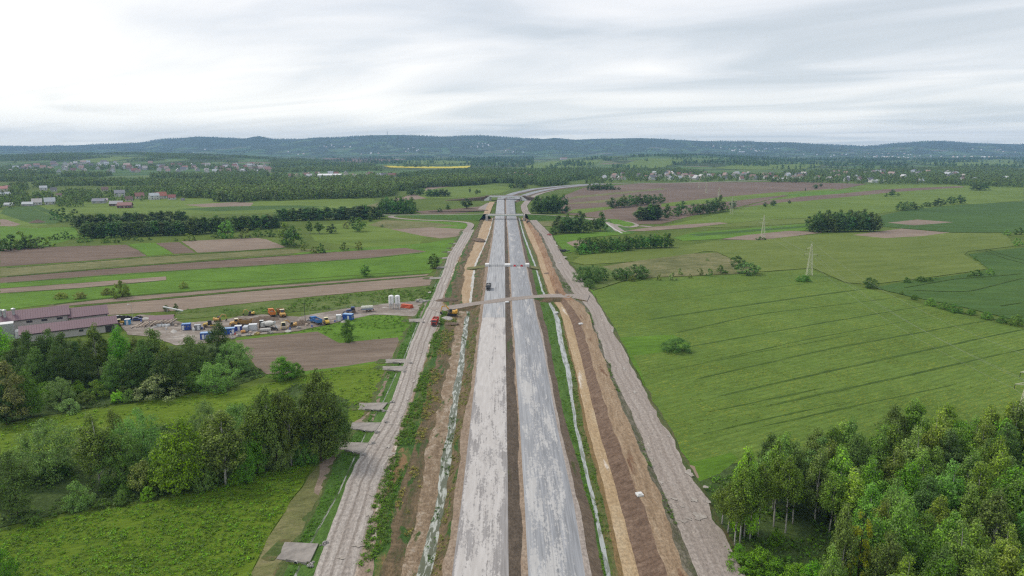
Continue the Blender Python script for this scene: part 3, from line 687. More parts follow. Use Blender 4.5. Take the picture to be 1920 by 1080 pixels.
fld = [
 # before the plantations, west side
 ('meadow', M['lightgreen'], [(0,395),(150,378),(330,372),(520,373),(700,372),(712,392),(520,398),(340,404),(150,400),(60,430),(0,425)]),
 ('crop_strip', M['darkgreen'], [(10,389),(48,386),(112,410),(108,419),(60,420),(0,400)]),
 ('crop_strip', M['darkgreen'], [(50,386),(70,385),(118,404),(112,409)]),
 ('ploughed_field', M['tan'], [(0,411),(12,412),(38,420),(30,424),(0,424)]),
 ('fallow_field', M['tan'], [(345,384),(440,379),(475,380),(470,387),(380,388)]),
 ('crop_strip', M['darkgreen'], [(330,392),(430,387),(560,385),(620,388),(500,393),(400,396)]),
 ('meadow', M['bright'], [(0,424),(60,428),(140,425),(150,444),(90,462),(0,452)]),
 ('meadow', M['lightgreen'], [(575,424),(700,416),(760,428),(802,445),(785,458),(690,465),(590,452)]),
 ('meadow', M['bright'], [(760,412),(880,418),(885,424),(868,434),(800,424),(740,420)]),
 ('fallow_field', M['tan'], [(734,430),(810,426),(875,430),(872,442),(825,447),(790,442)]),
 ('fallow_field', M['dry'], [(720,412),(800,416),(862,424),(800,426),(735,430),(690,422)]),
 ('crop_strip', M['darkgreen'], [(752,404.6),(850,403.6),(905,404.5),(905,411),(868,413),(800,411)]),
 ('ploughed_field', M['mauve'], [(780,396),(850,392),(920,385),(915,394),(850,401),(790,401)]),
 ('ploughed_field', M['tan'], [(740,378),(800,372),(835,366),(850,347),(800,350),(795,360),(720,378)]),
 ('fallow_field', M['dry'], [(680,388),(716,378),(760,376),(748,388),(700,393)]),
 ('meadow', M['lightgreen'], [(770,362),(840,350),(915,346),(965,352),(940,362),(880,370),(800,372)]),
 ('ploughed_field', M['mauve'], [(0,467.5),(130,462),(235,459),(256,468),(275,480),(150,490),(0,500)]),
 ('meadow', M['bright'], [(240,458),(290,455),(325,476),(278,480),(262,470)]),
 ('ploughed_field', M['mauve'], [(292,456),(335,454),(367,474),(327,476)]),
 ('ploughed_field', M['tan'], [(340,452.5),(480,446),(500,449),(537,464),(450,470),(371,474)]),
 ('fallow_strip', M['dry'], [(0,503),(150,493),(272,483),(400,476),(537,467),(620,468),(540,476),(400,486),(270,496),(0,519)]),
 ('meadow', M['bright'], [(560,474),(690,464),(800,456),(858,446),(845,480),(812,505),(700,514),(480,529),(312,526),(312,519),(0,541),(0,531),(250,512),(480,498)]),
 ('ploughed_field', M['mauve'], [(0,521),(270,499),(480,484),(640,472),(760,465),(800,472),(690,484),(480,498),(250,512),(0,531)]),
 ('fallow_strip', M['tan'], [(0,541.5),(150,531),(311,518.5),(312,525),(150,540),(0,550)]),
 ('meadow', M['bright'], [(0,551),(150,541),(312,526),(480,530),(700,515),(812,506),(808,512),(700,519),(480,536),(233,555),(85,572),(0,583)]),
 ('ploughed_strip', M['tan'], [(88,573),(233,557),(480,538.5),(700,521),(805,514),(800,517),(700,525),(480,542.5),(259,562.5),(124,574)]),
 ('ploughed_field', M['tan'], [(112,579),(259,566),(480,546),(700,527.5),(812,518),(806,535),(660,549),(480,567),(330,583),(250,588),(190,592),(120,596)]),
 ('rough_meadow', M['rough'], [(330,584),(480,568.5),(660,550.5),(806,536),(818,545),(808,562),(700,574),(600,582),(470,590),(400,594),(330,600)]),
 ('work_yard', M['yard'], [(222,606),(262,590),(300,592),(345,606),(420,600),(470,588),(560,594),(640,580),(720,570),(800,563),(826,566),(832,585),(790,594),(700,590),(640,603),(560,621),(470,629),(430,634),(395,643),(330,648),(285,632),(240,628)]),
 ('meadow', M['bright'], [(440,636),(560,622),(640,604),(690,592),(745,592),(775,603),(765,628),(748,640),(738,672),(718,690),(650,697),(572,703),(570,696),(500,702),(440,640)]),
 ('ploughed_field', M['brown'], [(441,639),(520,629),(596,622),(637,643.5),(700,637),(747,633),(748,641),(736,673),(650,687),(568,697),(545,702),(500,702),(480,688)]),
 ('meadow', M['weed'], [(0,795),(120,778),(300,750),(430,735),(560,705),(640,690),(705,681),(722,693),(706,740),(672,790),(640,800),(560,830),(300,800),(150,830),(0,862)]),
 ('woodland_floor', M['forestfloor'], [(0,640),(60,640),(200,640),(330,650),(440,642),(480,690),(500,704),(430,728),(280,748),(130,772),(0,795)]),
 ('woodland_floor', M['forestfloor'], [(0,858),(80,850),(300,800),(450,770),(560,720),(655,750),(648,815),(630,850),(580,862),(420,905),(270,938),(120,962),(0,990)]),
 ('meadow', M['weed'], [(-60,1010),(120,970),(270,946),(420,912),(545,876),(590,868),(570,905),(540,950),(500,1015),(470,1080),(420,1200),(-500,1200)]),
 ('sandy_track', M['dry'], [(470,1080),(500,1015),(540,950),(576,900),(600,868),(636,845),(645,848),(610,912),(560,1010),(535,1065),(500,1140)]),
 ('sandy_track', M['tan'], [(600,872),(628,852),(640,851),(622,888),(598,930),(590,925)]),
 ('sandy_track', M['tan'], [(697,770),(716,722),(726,700),(732,702),(722,728),(710,760),(700,790),(660,795)]),
 # east side
 ('ploughed_field', M['mauve'], [(1052,398),(1042,380),(1060,366),(1095,352),(1200,344),(1330,342),(1480,341),(1625,345),(1560,358),(1460,370),(1385,388),(1300,404),(1240,420),(1196,421),(1150,412),(1100,407),(1060,402)]),
 ('meadow', M['lightgreen'], [(1058,401),(1075,393),(1150,387),(1152,391),(1100,399)]),
 ('fallow_field', M['dry'], [(1050,376),(1080,368),(1240,353),(1250,355),(1100,370)]),
 ('fallow_field', M['dry'], [(1040,384),(1140,374),(1180,366),(1190,368),(1130,380)]),
 ('meadow', M['lightgreen'], [(1240,382),(1330,372),(1440,362),(1560,352),(1570,356),(1470,366),(1350,380),(1240,388)]),
 ('meadow', M['lightgreen'], [(1450,372),(1560,358),(1625,346),(1800,347),(1920,350),(1920,376),(1700,394),(1640,402),(1560,412),(1510,400),(1400,404),(1390,392)]),
 ('ploughed_field', M['mauve'], [(1440,352),(1490,347),(1560,346),(1600,349),(1560,354),(1480,360),(1440,360)]),
 ('crop_strip', M['bright'], [(1470,366),(1540,358),(1620,357),(1580,362),(1500,370)]),
 ('ploughed_strip', M['mauve'], [(1440,380),(1500,369),(1580,363),(1660,355),(1800,349),(1810,351),(1680,360),(1590,369),(1500,378)]),
 ('ploughed_strip', M['mauve'], [(1395,388),(1440,376),(1500,371),(1500,374),(1450,382)]),
 ('meadow', M['lightgreen'], [(1225,428),(1300,412),(1385,393),(1500,392),(1560,396),(1545,408),(1440,412),(1360,420),(1290,428)]),
 ('crop_strip', M['olive'], [(1290,428),(1440,412),(1545,409),(1518,418),(1400,425),(1330,427)]),
 ('crop_strip', M['bright'], [(1262,446),(1300,436),(1420,427),(1518,419),(1518,432),(1440,438),(1340,449),(1280,452)]),
 ('crop_strip', M['darkgreen'], [(1290,440),(1420,430),(1520,423),(1518,426),(1420,434),(1310,443)]),
 ('ploughed_strip', M['tan'], [(1172,433),(1230,425),(1350,417),(1366,419),(1290,428),(1200,434)]),
 ('meadow', M['bright'], [(1138,410.5),(1160,412),(1185,418),(1192,422),(1182,425),(1160,425),(1148,418)]),
 ('ploughed_field', M['tan'], [(1058,452),(1090,449),(1105,456),(1082,466),(1062,458)]),
 ('meadow', M['bright'], [(1032,443),(1060,440),(1110,436),(1165,434),(1190,438),(1100,446),(1062,455),(1088,470),(1062,475)]),
 ('crop_strip', M['olive'], [(1180,468),(1240,459),(1290,462),(1330,470),(1300,476),(1200,490),(1096,497),(1072,492),(1090,480)]),
 ('fallow_field', M['dry'], [(1130,500),(1200,489),(1300,476),(1345,474),(1400,500),(1425,512),(1330,516),(1190,522),(1140,520)]),
 ('crop_field', M['olive'], [(1262,466),(1340,452),(1420,450),(1500,442),(1640,434),(1700,434),(1790,437),(1885,438),(1902,462),(1815,472),(1808,478),(1830,492),(1848,505),(1790,514),(1700,526),(1630,534),(1585,530),(1524,503),(1428,510),(1398,498),(1345,473)]),
 ('ploughed_field', M['tan'], [(1352,449),(1400,441),(1480,433),(1548,436),(1480,444),(1420,451)]),
 ('ploughed_field', M['tan'], [(1598,441),(1690,429),(1780,436.5),(1730,443),(1660,447)]),
 ('wheat_field', M['darkgreen'], [(1650,405),(1700,394),(1800,384),(1920,378),(2100,372),(2100,430),(1900,436),(1785,436),(1690,428),(1655,425)]),
 ('ploughed_field', M['tan'], [(1664,418),(1720,412),(1788,417),(1715,423)]),
 ('wheat_field', M['darkgreen'], [(1640,540),(1700,528),(1790,517),(1855,506),(1838,492),(1816,477),(1905,466),(2150,455),(2300,600),(1950,612),(1800,575),(1700,555)]),
 ('flowering_field', M['rape'], [(1112,546),(1180,527),(1330,518),(1428,512),(1520,505),(1582,531),(1640,546),(1760,580),(1960,628),(2400,720),(2400,900),(1920,830),(1700,840),(1500,860),(1370,872),(1300,880),(1262,824),(1216,740),(1196,690),(1150,630)]),
 ('meadow', M['bright'], [(1166,634),(1220,631),(1262,629),(1285,640),(1296,653),(1230,663),(1195,667),(1182,668)]),
 ('grass_margin', M['bright'], [(1100,538),(1112,546),(1150,630),(1170,636),(1185,668),(1198,690),(1218,740),(1264,826),(1300,880),(1290,890),(1262,850),(1215,740),(1190,690),(1162,640),(1124,574)]),
 ('rough_meadow', M['rough'], [(1075,498),(1130,500),(1180,524),(1112,545),(1100,530)]),
 ('woodland_floor', M['forestfloor'], [(1300,880),(1420,866),(1500,858),(1700,838),(1920,828),(2400,860),(2600,1300),(1480,1300),(1394,1085),(1340,985)]),
 ('grass_margin', M['bright'], [(1264,826),(1300,868),(1370,850),(1385,862),(1350,890),(1310,905),(1285,880)]),
 ('ochre_pit', M['sandy'], [(1288,872),(1303,876),(1311,898),(1296,900)]),
]
for nm, mt, pl in fld: field(nm, pl, mt)
for ln, wd in (([(1205,603),(1223,599),(1400,573),(1585,547),(1640,541)], 1.9), ([(1255,629),(1269,625),(1420,590),(1617,567),(1690,557)], 1.0), ([(1270,656),(1300,650),(1498,614),(1705,579),(1760,570)], 1.1), ([(1290,716),(1306,712),(1544,657),(1828,606),(1880,597)], 1.2), ([(1330,748),(1361,741),(1613,684),(1902,622),(1960,612)], 1.3), ([(1420,767),(1452,760),(1682,709),(1990,640)], 1.3), ([(1310,778),(1480,742),(1560,725)], .9), ([(1180,575),(1380,548),(1560,527)], .7), ([(1310,683),(1520,636),(1770,590)], .7), ([(1230,700),(1420,662),(1600,628)], .6), ([(1400,808),(1560,772),(1800,720)], .9), ([(1300,820),(1440,786),(1600,752)], .7)):
    FZ[0] += .004
    P7 = [at(*q) for q in ln]
    ribbon('tramline', [tuple(q + np.array((0, 0, .3))) for q in P7], [wd * .3] + [wd] * (len(ln) - 2) + [wd * .3], M['tramline'], jit=.6)
for a in ([(1690,540),(1790,522),(1860,518),(1920,512)], [(1700,543),(1810,548),(1920,520)], [(1845,468),(1880,483),(1935,497)], [(1850,466),(1890,480),(1940,492)], [(1870,574),(1920,566)]):
    ribbon('tramline', [W(x, y, .45) for x, y in a], 1.2, M['tramline'], jit=.2)
def far_field(name, poly, mat, Yr):
    """sheet draped on rolling ground: its outline comes from sight lines that meet the slope"""
    g = 26.0
    xs, ys = [], np.arange(Yr[0], Yr[1], g)
    V, F, idx = [], [], {}
    x0 = min(p[0] for p in poly); x1 = max(p[0] for p in poly)
    for j, y in enumerate(ys):
        xx = np.arange((x0 - 960) / (FP / CP) * Yr[1] if x0 < 960 else (x0 - 960) / (FP / CP) * Yr[0], ((x1 - 960) / (FP / CP) * Yr[1] if x1 > 960 else (x1 - 960) / (FP / CP) * Yr[0]) + g, g)
        z = height(xx, np.full_like(xx, y))
        px, py, _ = proj(np.stack([xx, np.full_like(xx, y), z], -1))
        ok = in_poly(px, py, poly)
        for i in np.nonzero(ok)[0]:
            ids = []
            for dx, dy in ((0, 0), (g, 0), (g, g), (0, g)):
                k = (round((xx[i] + dx) / g), round((y + dy) / g))
                if k not in idx:
                    X_, Y_ = xx[i] + dx, y + dy
                    idx[k] = len(V); V.append((X_, Y_, float(height(np.array([X_]), np.array([Y_]))[0]) + .8))
                ids.append(idx[k])
            F.append(ids)
    if F: tag(link(name, np_mesh(name, np.array(V), np.array(F), mat)), kind='structure')
far_field('rapeseed_field', [(714,311),(760,312.5),(835,313),(878,311),(868,315.5),(800,316),(722,314.5)], M['yellow'], (2500, 4300))
far_field('ploughed_hill', [(600,297),(690,296.5),(760,299),(700,306),(640,305)], M['mauve'], (2600, 6000))
far_field('green_hill', [(1145,318),(1180,303),(1210,297),(1280,300),(1270,306),(1240,314),(1190,320)], M['lightgreen'], (2500, 5200))
far_field('green_hill', [(1330,316),(1380,308),(1480,304),(1560,306),(1500,318),(1400,319)], M['lightgreen'], (2500, 5200))
far_field('green_hill', [(740,302),(860,298),(900,303),(830,309),(760,309)], M['lightgreen'], (2600, 6000))
far_field('green_hill', [(965,320),(990,308),(1060,300),(1130,300),(1100,312),(1020,322)], M['lightgreen'], (2500, 5200))
far_field('green_hill', [(130,302),(200,294),(250,296),(180,306)], M['lightgreen'], (2500, 5200))
far_field('green_hill', [(1700,302),(1900,298),(1915,312),(1780,314)], M['lightgreen'], (2500, 5600))

def puddle(px, py, wpx, asp, z, mat='pale'):
    c = at(px, py, z); r = wpx * (c[1] * CP + HC * SP) / FP / 2
    n = 26; a = np.arange(n) * 2 * np.pi / n
    k = .8 + 1.9 * fbm(np.cos(a) * 1.7 + px, np.sin(a) * 1.7 + py, 3, 5)
    V = np.c_[c[0] + np.cos(a) * r * k, c[1] + np.sin(a) * r * asp * k, np.full(n, z)]
    me = bpy.data.meshes.new('puddle'); me.from_pydata(V.tolist(), [], [tuple(range(n))]); me.update(); me.materials.append(PUD)
    tag(link('puddle', me), kind='structure')
def pud_mat():
    m, w = new_mat('muddy_puddle'); raw = w.n('ShaderNodeTexCoord').outputs['Object']
    n = w.noise(raw, .8, 5.0, .65)
    finish(w, w.ramp(n, [(.35, (0.22, 0.185, 0.15)), (.6, (0.36, 0.32, 0.275))]), .45, None, .1, .05, .5)
    return m
PUD = pud_mat()
for x, y, wd, asp in [(1292,887,17,2.0),(1264,935,14,.8),(1281,950,12,.7),(1300,937,16,1.0),(1311,968,22,1.6),(1281,977,18,.7),(1325,913,13,1.0),(1327,940,12,1.2),(1255,818,8,1.2),(1216,842,8,3),(1222,860,7,3),(1240,905,7,3.5),(1268,1010,9,3),(1276,1024,10,2),(1292,972,11,1),(1060,482,9,2.5),(1128,590,7,2),(1148,620,7,3),(1170,690,7,3),(1190,735,7,3),(1050,492,8,2.5),(1043,460,7,3)]: puddle(x, y, wd, asp, 1.1)
for x, y, wd, asp in [(734,850,15,1.2),(722,888,11,2),(716,905,10,1.5),(702,928,16,.8),(694,962,14,2.6),(672,1023,22,.5),(728,836,7,3),(746,812,7,3.5),(812,563,16,.7),(806,548,9,2),(752,780,6,3),(765,748,6,2.5),(790,660,5,3),(640,1046,16,.6),(690,985,9,1.5),(757,795,6,3.5),(733,795,9,.7),(742,771,8,.8),(776,715,6,3),(842,520,5,4)]: puddle(x, y, wd, asp, .92)
for x, y, wd, asp in [(690,590,22,.5),(720,577,20,.6),(650,590,18,.6),(560,600,14,.6),(330,632,16,.7),(300,640,12,.7),(620,598,12,.5),(770,583,16,.6)]: puddle(x, y, wd, asp, .2)

for ln, wd in (([(124,576.5),(259,564.5),(480,543.8),(700,526),(806,517)], 2.6), ([(0,531.5),(250,512.8),(480,498.6),(690,484.6),(800,473)], 2.2), ([(85,573),(233,556),(480,537.5),(700,520.5),(806,513)], 2.4), ([(0,519.5),(270,497.5),(480,483),(640,471)], 2.0), ([(0,551),(150,540.5),(312,525.5)], 1.8), ([(0,503),(150,492),(272,482),(540,465)], 2.5)):
    ribbon('grass_balk', [W(x, y, .16) for x, y in ln], wd, M['tramline'], jit=1.2)
# ------------------------------------------------------------------ trees
def quads(c, nrm, size, asp, r):
    """leaf sprays: one diamond per centre"""
    n = len(c)
    nrm = nrm / np.linalg.norm(nrm, axis=1)[:, None]
    t = r.normal(size=(n, 3)); t -= nrm * (t * nrm).sum(1)[:, None]; t /= np.linalg.norm(t, axis=1)[:, None]
    b = np.cross(nrm, t)
    s = size[:, None]
    bend = nrm * s * .25
    V = np.stack([c + t * s, c + b * s * asp + bend, c - t * s, c - b * s * asp + bend], 1).reshape(-1, 3)
    return V, np.arange(4 * n).reshape(n, 4)
def tubes(paths, n=5):
    VV, FF, b = [], [], 0
    for pts, rad in paths:
        P = np.array(pts, float); k = len(P)
        T = np.gradient(P, axis=0); T /= np.maximum(np.linalg.norm(T, axis=1)[:, None], 1e-6)
        ref = np.array((1.0, .3, .1)); U = np.cross(T, ref); U /= np.maximum(np.linalg.norm(U, axis=1)[:, None], 1e-6); Wv = np.cross(T, U)
        a = np.arange(n) * 2 * np.pi / n
        ring = P[:, None, :] + (U[:, None, :] * np.cos(a)[None, :, None] + Wv[:, None, :] * np.sin(a)[None, :, None]) * np.array(rad)[:, None, None]
        VV.append(ring.reshape(-1, 3))
        for q in range(k - 1):
            for j in range(n): FF.append((b + q * n + j, b + q * n + (j + 1) % n, b + (q + 1) * n + (j + 1) % n, b + (q + 1) * n + j))
        b += k * n
    return np.concatenate(VV), np.array(FF)
# form: crown base (fraction of height), widest radius (fraction), outline exponent pair, droop, clump size, shell bias
FORM = {
 'birch':  dict(cb=.22, r=.21, a=.66, e=.92, droop=.5, cl=.042, shell=.45, nc=72, bark='birchbark'),
 'birchedge': dict(cb=.46, r=.21, a=.66, e=.95, droop=.5, cl=.042, shell=.4, nc=62, bark='birchbark'),
 'alder':  dict(cb=.10, r=.24, a=.72, e=.8, droop=.0, cl=.046, shell=.55, nc=80, bark='bark'),
 'willow': dict(cb=.03, r=.54, a=.62, e=.55, droop=.0, cl=.06, shell=.8, nc=120, bark='bark'),
 'maple':  dict(cb=.08, r=.31, a=.55, e=.7, droop=-.1, cl=.05, shell=.65, nc=95, bark='bark'),
 'poplar': dict(cb=.06, r=.20, a=.6, e=.6, droop=-.4, cl=.045, shell=.55, nc=70, bark='bark'),
 'pine':   dict(cb=.14, r=.24, a=.42, e=.85, droop=.1, cl=.045, shell=.5, nc=75, bark='bark'),
 'bush':   dict(cb=.0, r=.62, a=.55, e=.55, droop=.0, cl=.075, shell=.8, nc=70, bark='bark'),
 'sparse': dict(cb=.18, r=.24, a=.6, e=.8, droop=.2, cl=.03, shell=.6, nc=48, bark='bark'),
}
def make_crown(kind, seed, n, ls):
    """foliage of a tree one metre tall, with the clump centres its limbs reach for"""
    f = FORM[kind]; r = np.random.default_rng(seed * 101 + len(kind) * 7)
    nc = max(8, int(f['nc'] * (1.0 if n > 2500 else .6 if n > 700 else .3)))
    t = r.uniform(0.02, 1, nc * 3); keep = r.uniform(0, 1, nc * 3) < (np.sin(np.pi * t ** f['a']) ** f['e'] + .12); t = t[keep][:nc]
    nc = len(t); ang = r.uniform(0, 2 * np.pi, nc)
    lump = .72 + .5 * vnoise(ang * 1.3 + seed, t * 4.0 + seed, seed) + .12 * r.normal(size=nc)
    R = f['r'] * np.sin(np.pi * np.clip(t, .02, .985) ** f['a']) ** f['e'] * lump
    rad = R * (f['shell'] + (1 - f['shell']) * r.uniform(0, 1, nc) ** .5) * np.where(r.uniform(0, 1, nc) < .18, .45, 1)
    zc = f['cb'] + (1 - f['cb']) * t * .97
    lean = r.normal(size=2) * .02
    C = np.stack([rad * np.cos(ang) + lean[0] * zc, rad * np.sin(ang) + lean[1] * zc, zc], 1)
    w = r.uniform(.4, 1.4, nc); w /= w.sum()
    ci = r.choice(nc, n, p=w)
    sg = f['cl'] * (r.uniform(.7, 1.35, nc))[ci]
    d = r.normal(size=(n, 3)); d /= np.linalg.norm(d, axis=1)[:, None]
    d = d * (r.uniform(0, 1, n) ** .38)[:, None] * sg[:, None] * 1.75
    d[:, 2] *= .8
    if f['droop'] > 0:
        dz = -np.abs(r.normal(size=n)) * sg * f['droop'] * 1.6; d[:, 2] += dz; d[:, :2] *= .85
    elif f['droop'] < 0: d[:, 2] *= 1 - f['droop'] * 1.3
    P = C[ci] + d
    P[:, 2] = np.maximum(P[:, 2], .012)
    out = d / np.maximum(np.linalg.norm(d, axis=1)[:, None], 1e-6) * .8 + np.stack([np.cos(ang), np.sin(ang), ang * 0], 1)[ci] * .35
    nr = out + np.array((0, 0, .45)) + r.normal(size=(n, 3)) * .5
    V, F = quads(P, nr, ls * r.uniform(.6, 1.35, n), .62, r)
    return V, F, C
def make_trunk(kind, seed, C, simple=False):
    f = FORM[kind]; r = np.random.default_rng(seed * 77 + 5)
    top = .93 if kind != 'bush' else .5
    if kind in ('bush', 'willow'):
        paths = []
        for k in range(4 if simple else 6):
            c = C[r.integers(len(C))]
            paths.append(([(r.normal() * .015, r.normal() * .015, -.03), tuple(c * np.array((.35, .35, .45))), tuple(c * .92)], (.022, .015, .006)))
        return tubes(paths, 4)
    k = 7; z = np.linspace(-.015, top, k)
    wob = np.cumsum(r.normal(size=(k, 2)) * .006, axis=0)
    axis = np.c_[wob, z]
    rad = .0125 * (1 - z / (top * 1.05)) ** .8 + .0018
    paths = [(axis, rad)]
    m = 0 if simple else (16 if kind.startswith('birch') else 11)
    for c in C[r.permutation(len(C))[:m]]:
        z0 = max(.08, c[2] - .10 - .5 * np.hypot(c[0], c[1])); a0 = np.array([np.interp(z0, z, axis[:, 0]), np.interp(z0, z, axis[:, 1]), z0])
        mid = a0 * .45 + c * .55 + np.array((0, 0, .015))
        rb = max(.0025, .5 * float(np.interp(z0, z, rad)))
        paths.append(([a0, mid, c], (rb, rb * .65, .0012)))
    return tubes(paths, 5)
LOD = {'near': (8000, .0125), 'mid': (1000, .034), 'far': (150, .085)}
PROTO = {}
NV = {'birch': 5, 'birchedge': 4, 'alder': 4, 'willow': 4, 'maple': 3, 'poplar': 4, 'pine': 2, 'bush': 4, 'sparse': 2}
def proto(kind, lod, i):
    key = (kind, lod, i)
    if key not in PROTO:
        n, ls = LOD[lod]
        if kind == 'willow' and lod == 'near': n, ls = 10000, .0165
        if kind == 'bush' and lod == 'near': n, ls = 5000, .028
        if kind == 'bush' and lod == 'mid': n, ls = 700, .06
        if kind == 'maple' and lod == 'near': n, ls = 9000, .0145
        if kind == 'birchedge': n = 5200
        if kind == 'sparse': n, ls = int(n * .55), ls * .9
        if kind == 'willow' and lod == 'mid': ls = .05
        V, F, C = make_crown(kind, i + 1, n, ls)
        cm = np_mesh('crown_mesh', V, F, M['leaf'])
        tv, tf = make_trunk(kind, i + 1, C, lod != 'near')
        PROTO[key] = (cm, np_mesh('trunk_mesh', tv, tf, M[FORM[kind]['bark']], None, True))
    return PROTO[key]
KINDNAME = {'birch': 'birch_tree', 'birchedge': 'birch_tree', 'alder': 'alder_tree', 'willow': 'willow_tree', 'maple': 'broadleaf_tree', 'poplar': 'plantation_tree', 'pine': 'pine_tree', 'bush': 'bush', 'sparse': 'young_tree'}
LEAF = {'birch': (0.075, 0.105, 0.026), 'birchedge': (0.07, 0.105, 0.028), 'alder': (0.048, 0.078, 0.024), 'willow': (0.085, 0.125, 0.05), 'maple': (0.075, 0.155, 0.014), 'poplar': (0.042, 0.07, 0.022), 'pine': (0.07, 0.072, 0.034), 'bush': (0.07, 0.115, 0.026), 'sparse': (0.06, 0.1, 0.025)}
FOL_CAT = {'bush': 'bush'}
ntree = [0]
def plant(kind, P, h, wfac=1.0, col=None, label='', group=None, lod='near', var=None, rz=None):
    ntree[0] += 1
    i = ntree[0] % NV[kind] if var is None else var
    cm, tm = proto(kind, lod, i)
    t = thing(KINDNAME[kind], label, FOL_CAT.get(kind, 'tree'), P, random.uniform(0, 6.28) if rz is None else rz, group)
    t.scale = (h * wfac, h * wfac, h)
    small = kind == 'bush'
    link('stem' if small else 'trunk', tm, t)
    link('foliage' if small else 'crown', cm, t, col or LEAF[kind])
    return t
def tree(kind, bx_, by_, ty, wpx=None, label='', col=None, group=None, lod=None):
    """stand a tree where its foot shows; its height follows from the sight line to its top"""
    P = at(bx_, by_); h = max(.8, z_on(ty, P[1]))
    dep = P[1] * CP + HC * SP
    if lod is None: lod = 'near' if dep < 420 else 'mid'
    wf = 1.0
    if wpx: wf = float(np.clip((wpx * dep / FP) / (2.15 * FORM[kind]['r'] * h), .55, 2.2))
    return plant(kind, P, h, wf, col, label, group, lod)
G1, G2, GY, GD, GO, GW = (0.085, 0.165, 0.016), (0.11, 0.19, 0.02), (0.17, 0.215, 0.02), (0.036, 0.06, 0.02), (0.088, 0.105, 0.034), (0.10, 0.14, 0.065)
def forest_rows():
    T = tree
    # the wood in front of the mauve-roofed sheds
    T('maple', 8, 700, 612, 60, 'bright green tree at the frame edge beside the silver vent tower', G1)
    for k, (x, b, t, w) in enumerate([(38,712,636,45),(62,724,622,46),(88,720,628,44),(104,716,616,42),(128,722,622,44),(150,716,640,36),(75,744,650,44),(112,742,648,44),(140,742,652,42),(168,726,650,34),(250,735,660,42),(276,726,636,44),(215,738,665,40)]):
        T('alder', x, b, t, w, 'dark dense alder in the wood before the mauve-roofed sheds', GD if k % 3 else LEAF['alder'], 'dark alders before the sheds')
    T('birch', 184, 708, 604, 40, 'birch tree whose tip rises in front of the lowest mauve roof', (0.075, 0.098, 0.03))
    T('maple', 231, 706, 612, 42, 'fresh green round tree right below the yellow backhoe', (0.06, 0.125, 0.018))
    for x, b, t, w in [(160,704,632,34),(207,700,640,34),(258,700,632,36),(312,716,640,34),(332,700,650,34)]:
        T('birch', x, b, t, w, 'olive birch inside the wood below the timber yard', GO, 'olive birches below the timber yard')
    T('alder', 290, 712, 615, 52, 'broad tall dark tree below the log pile', (0.05, 0.07, 0.022))
    T('alder', 312, 735, 662, 50, 'low dark tree at the middle of the wood edge', GD)
    T('alder', 414, 690, 602, 42, 'tall narrow dark tree hiding part of the blue container', GD)
    T('alder', 330, 738, 655, 46, 'dark tree behind the pale grey bush', (0.045, 0.075, 0.024))
    T('willow', 362, 702, 627, 62, 'rounded grey-green willow below the blue site container', (0.07, 0.1, 0.04))
    T('willow', 440, 698, 640, 70, 'wide willow at the corner of the ploughed plot', (0.075, 0.115, 0.042))
    T('willow', 405, 733, 675, 72, 'dense dome-shaped willow at the tip of the wood', (0.078, 0.125, 0.042))
    T('bush', 376, 706, 668, 50, 'dull green bush between two willows', (0.055, 0.095, 0.028), lod='near')
    T('bush', 362, 730, 696, 44, 'rounded green bush beside the dome-shaped willow', (0.065, 0.11, 0.028), lod='near')
    T('bush', 303, 742, 699, 92, 'broad pale grey-green bush at the wood edge', (0.11, 0.125, 0.075), lod='near')
    T('bush', 243, 735, 704, 52, 'grey-green bush behind the small yellow-green shrub', (0.085, 0.115, 0.045), lod='near')
    T('bush', 181, 746, 714, 42, 'light green round bush on the wood edge', (0.1, 0.15, 0.035), lod='near')
    T('bush', 222, 754, 731, 26, 'small bright yellow-green shrub on the meadow side of the wood', G2, lod='near')
    T('bush', 243, 753, 729, 22, 'small pale shrub beside the yellow-green one', (0.09, 0.135, 0.05), lod='near')
    T('bush', 205, 730, 700, 40, 'mid green bush between dark alders', (0.055, 0.105, 0.02), lod='near')
    T('willow', 113, 762, 708, 56, 'silvery young willow at the wood edge', GW)
    T('maple', 148, 745, 713, 26, 'small yellow-green tree beside the silvery young willow', G2)
    T('maple', 88, 752, 716, 36, 'yellowish green tree near the brownish pine', (0.095, 0.145, 0.022))
    T('bush', 130, 773, 748, 38, 'grey bush standing alone just off the wood', GW, lod='near')
    T('pine', 22, 792, 676, 74, 'brownish pine at the frame edge above the meadow', (0.085, 0.078, 0.04))
    T('maple', 58, 782, 694, 50, 'green tree leaning over the meadow beside the brownish pine', (0.06, 0.12, 0.02))
    T('alder', 12, 798, 720, 44, 'dark tree under the brownish pine', GD)
    T('bush', 160, 758, 735, 30, 'low olive bush on the wood edge', (0.08, 0.1, 0.035), lod='near')
    # the long group between the two weedy meadows
    T('willow', 99, 894, 788, 114, 'large silvery willow with spreading crown between two meadows', (0.098, 0.145, 0.062))
    T('bush', 100, 895, 858, 60, 'dark bush beneath the large silvery willow', (0.04, 0.075, 0.022), lod='near')
    T('birch', 190, 908, 774, 72, 'tall birch with pale trunk beside the large silvery willow', (0.082, 0.108, 0.034))
    T('alder', 220, 850, 765, 34, 'slim dark tree peeping over the paired willows', GO)
    T('willow', 262, 880, 768, 92, 'wide bluish-green willow rising behind its darker twin', (0.085, 0.14, 0.055))
    T('willow', 232, 906, 806, 84, 'leafy green willow in front of its bluish twin', (0.075, 0.135, 0.04))
    T('maple', 345, 918, 782, 98, 'bright yellow-green broad tree fronting the group', (0.098, 0.165, 0.014))
    T('maple', 300, 915, 862, 50, 'low yellow-green tree at the foot of the bright broad one', (0.08, 0.14, 0.02))
    T('birch', 425, 908, 766, 86, 'big drooping birch next to the bright yellow-green tree', (0.09, 0.112, 0.04))
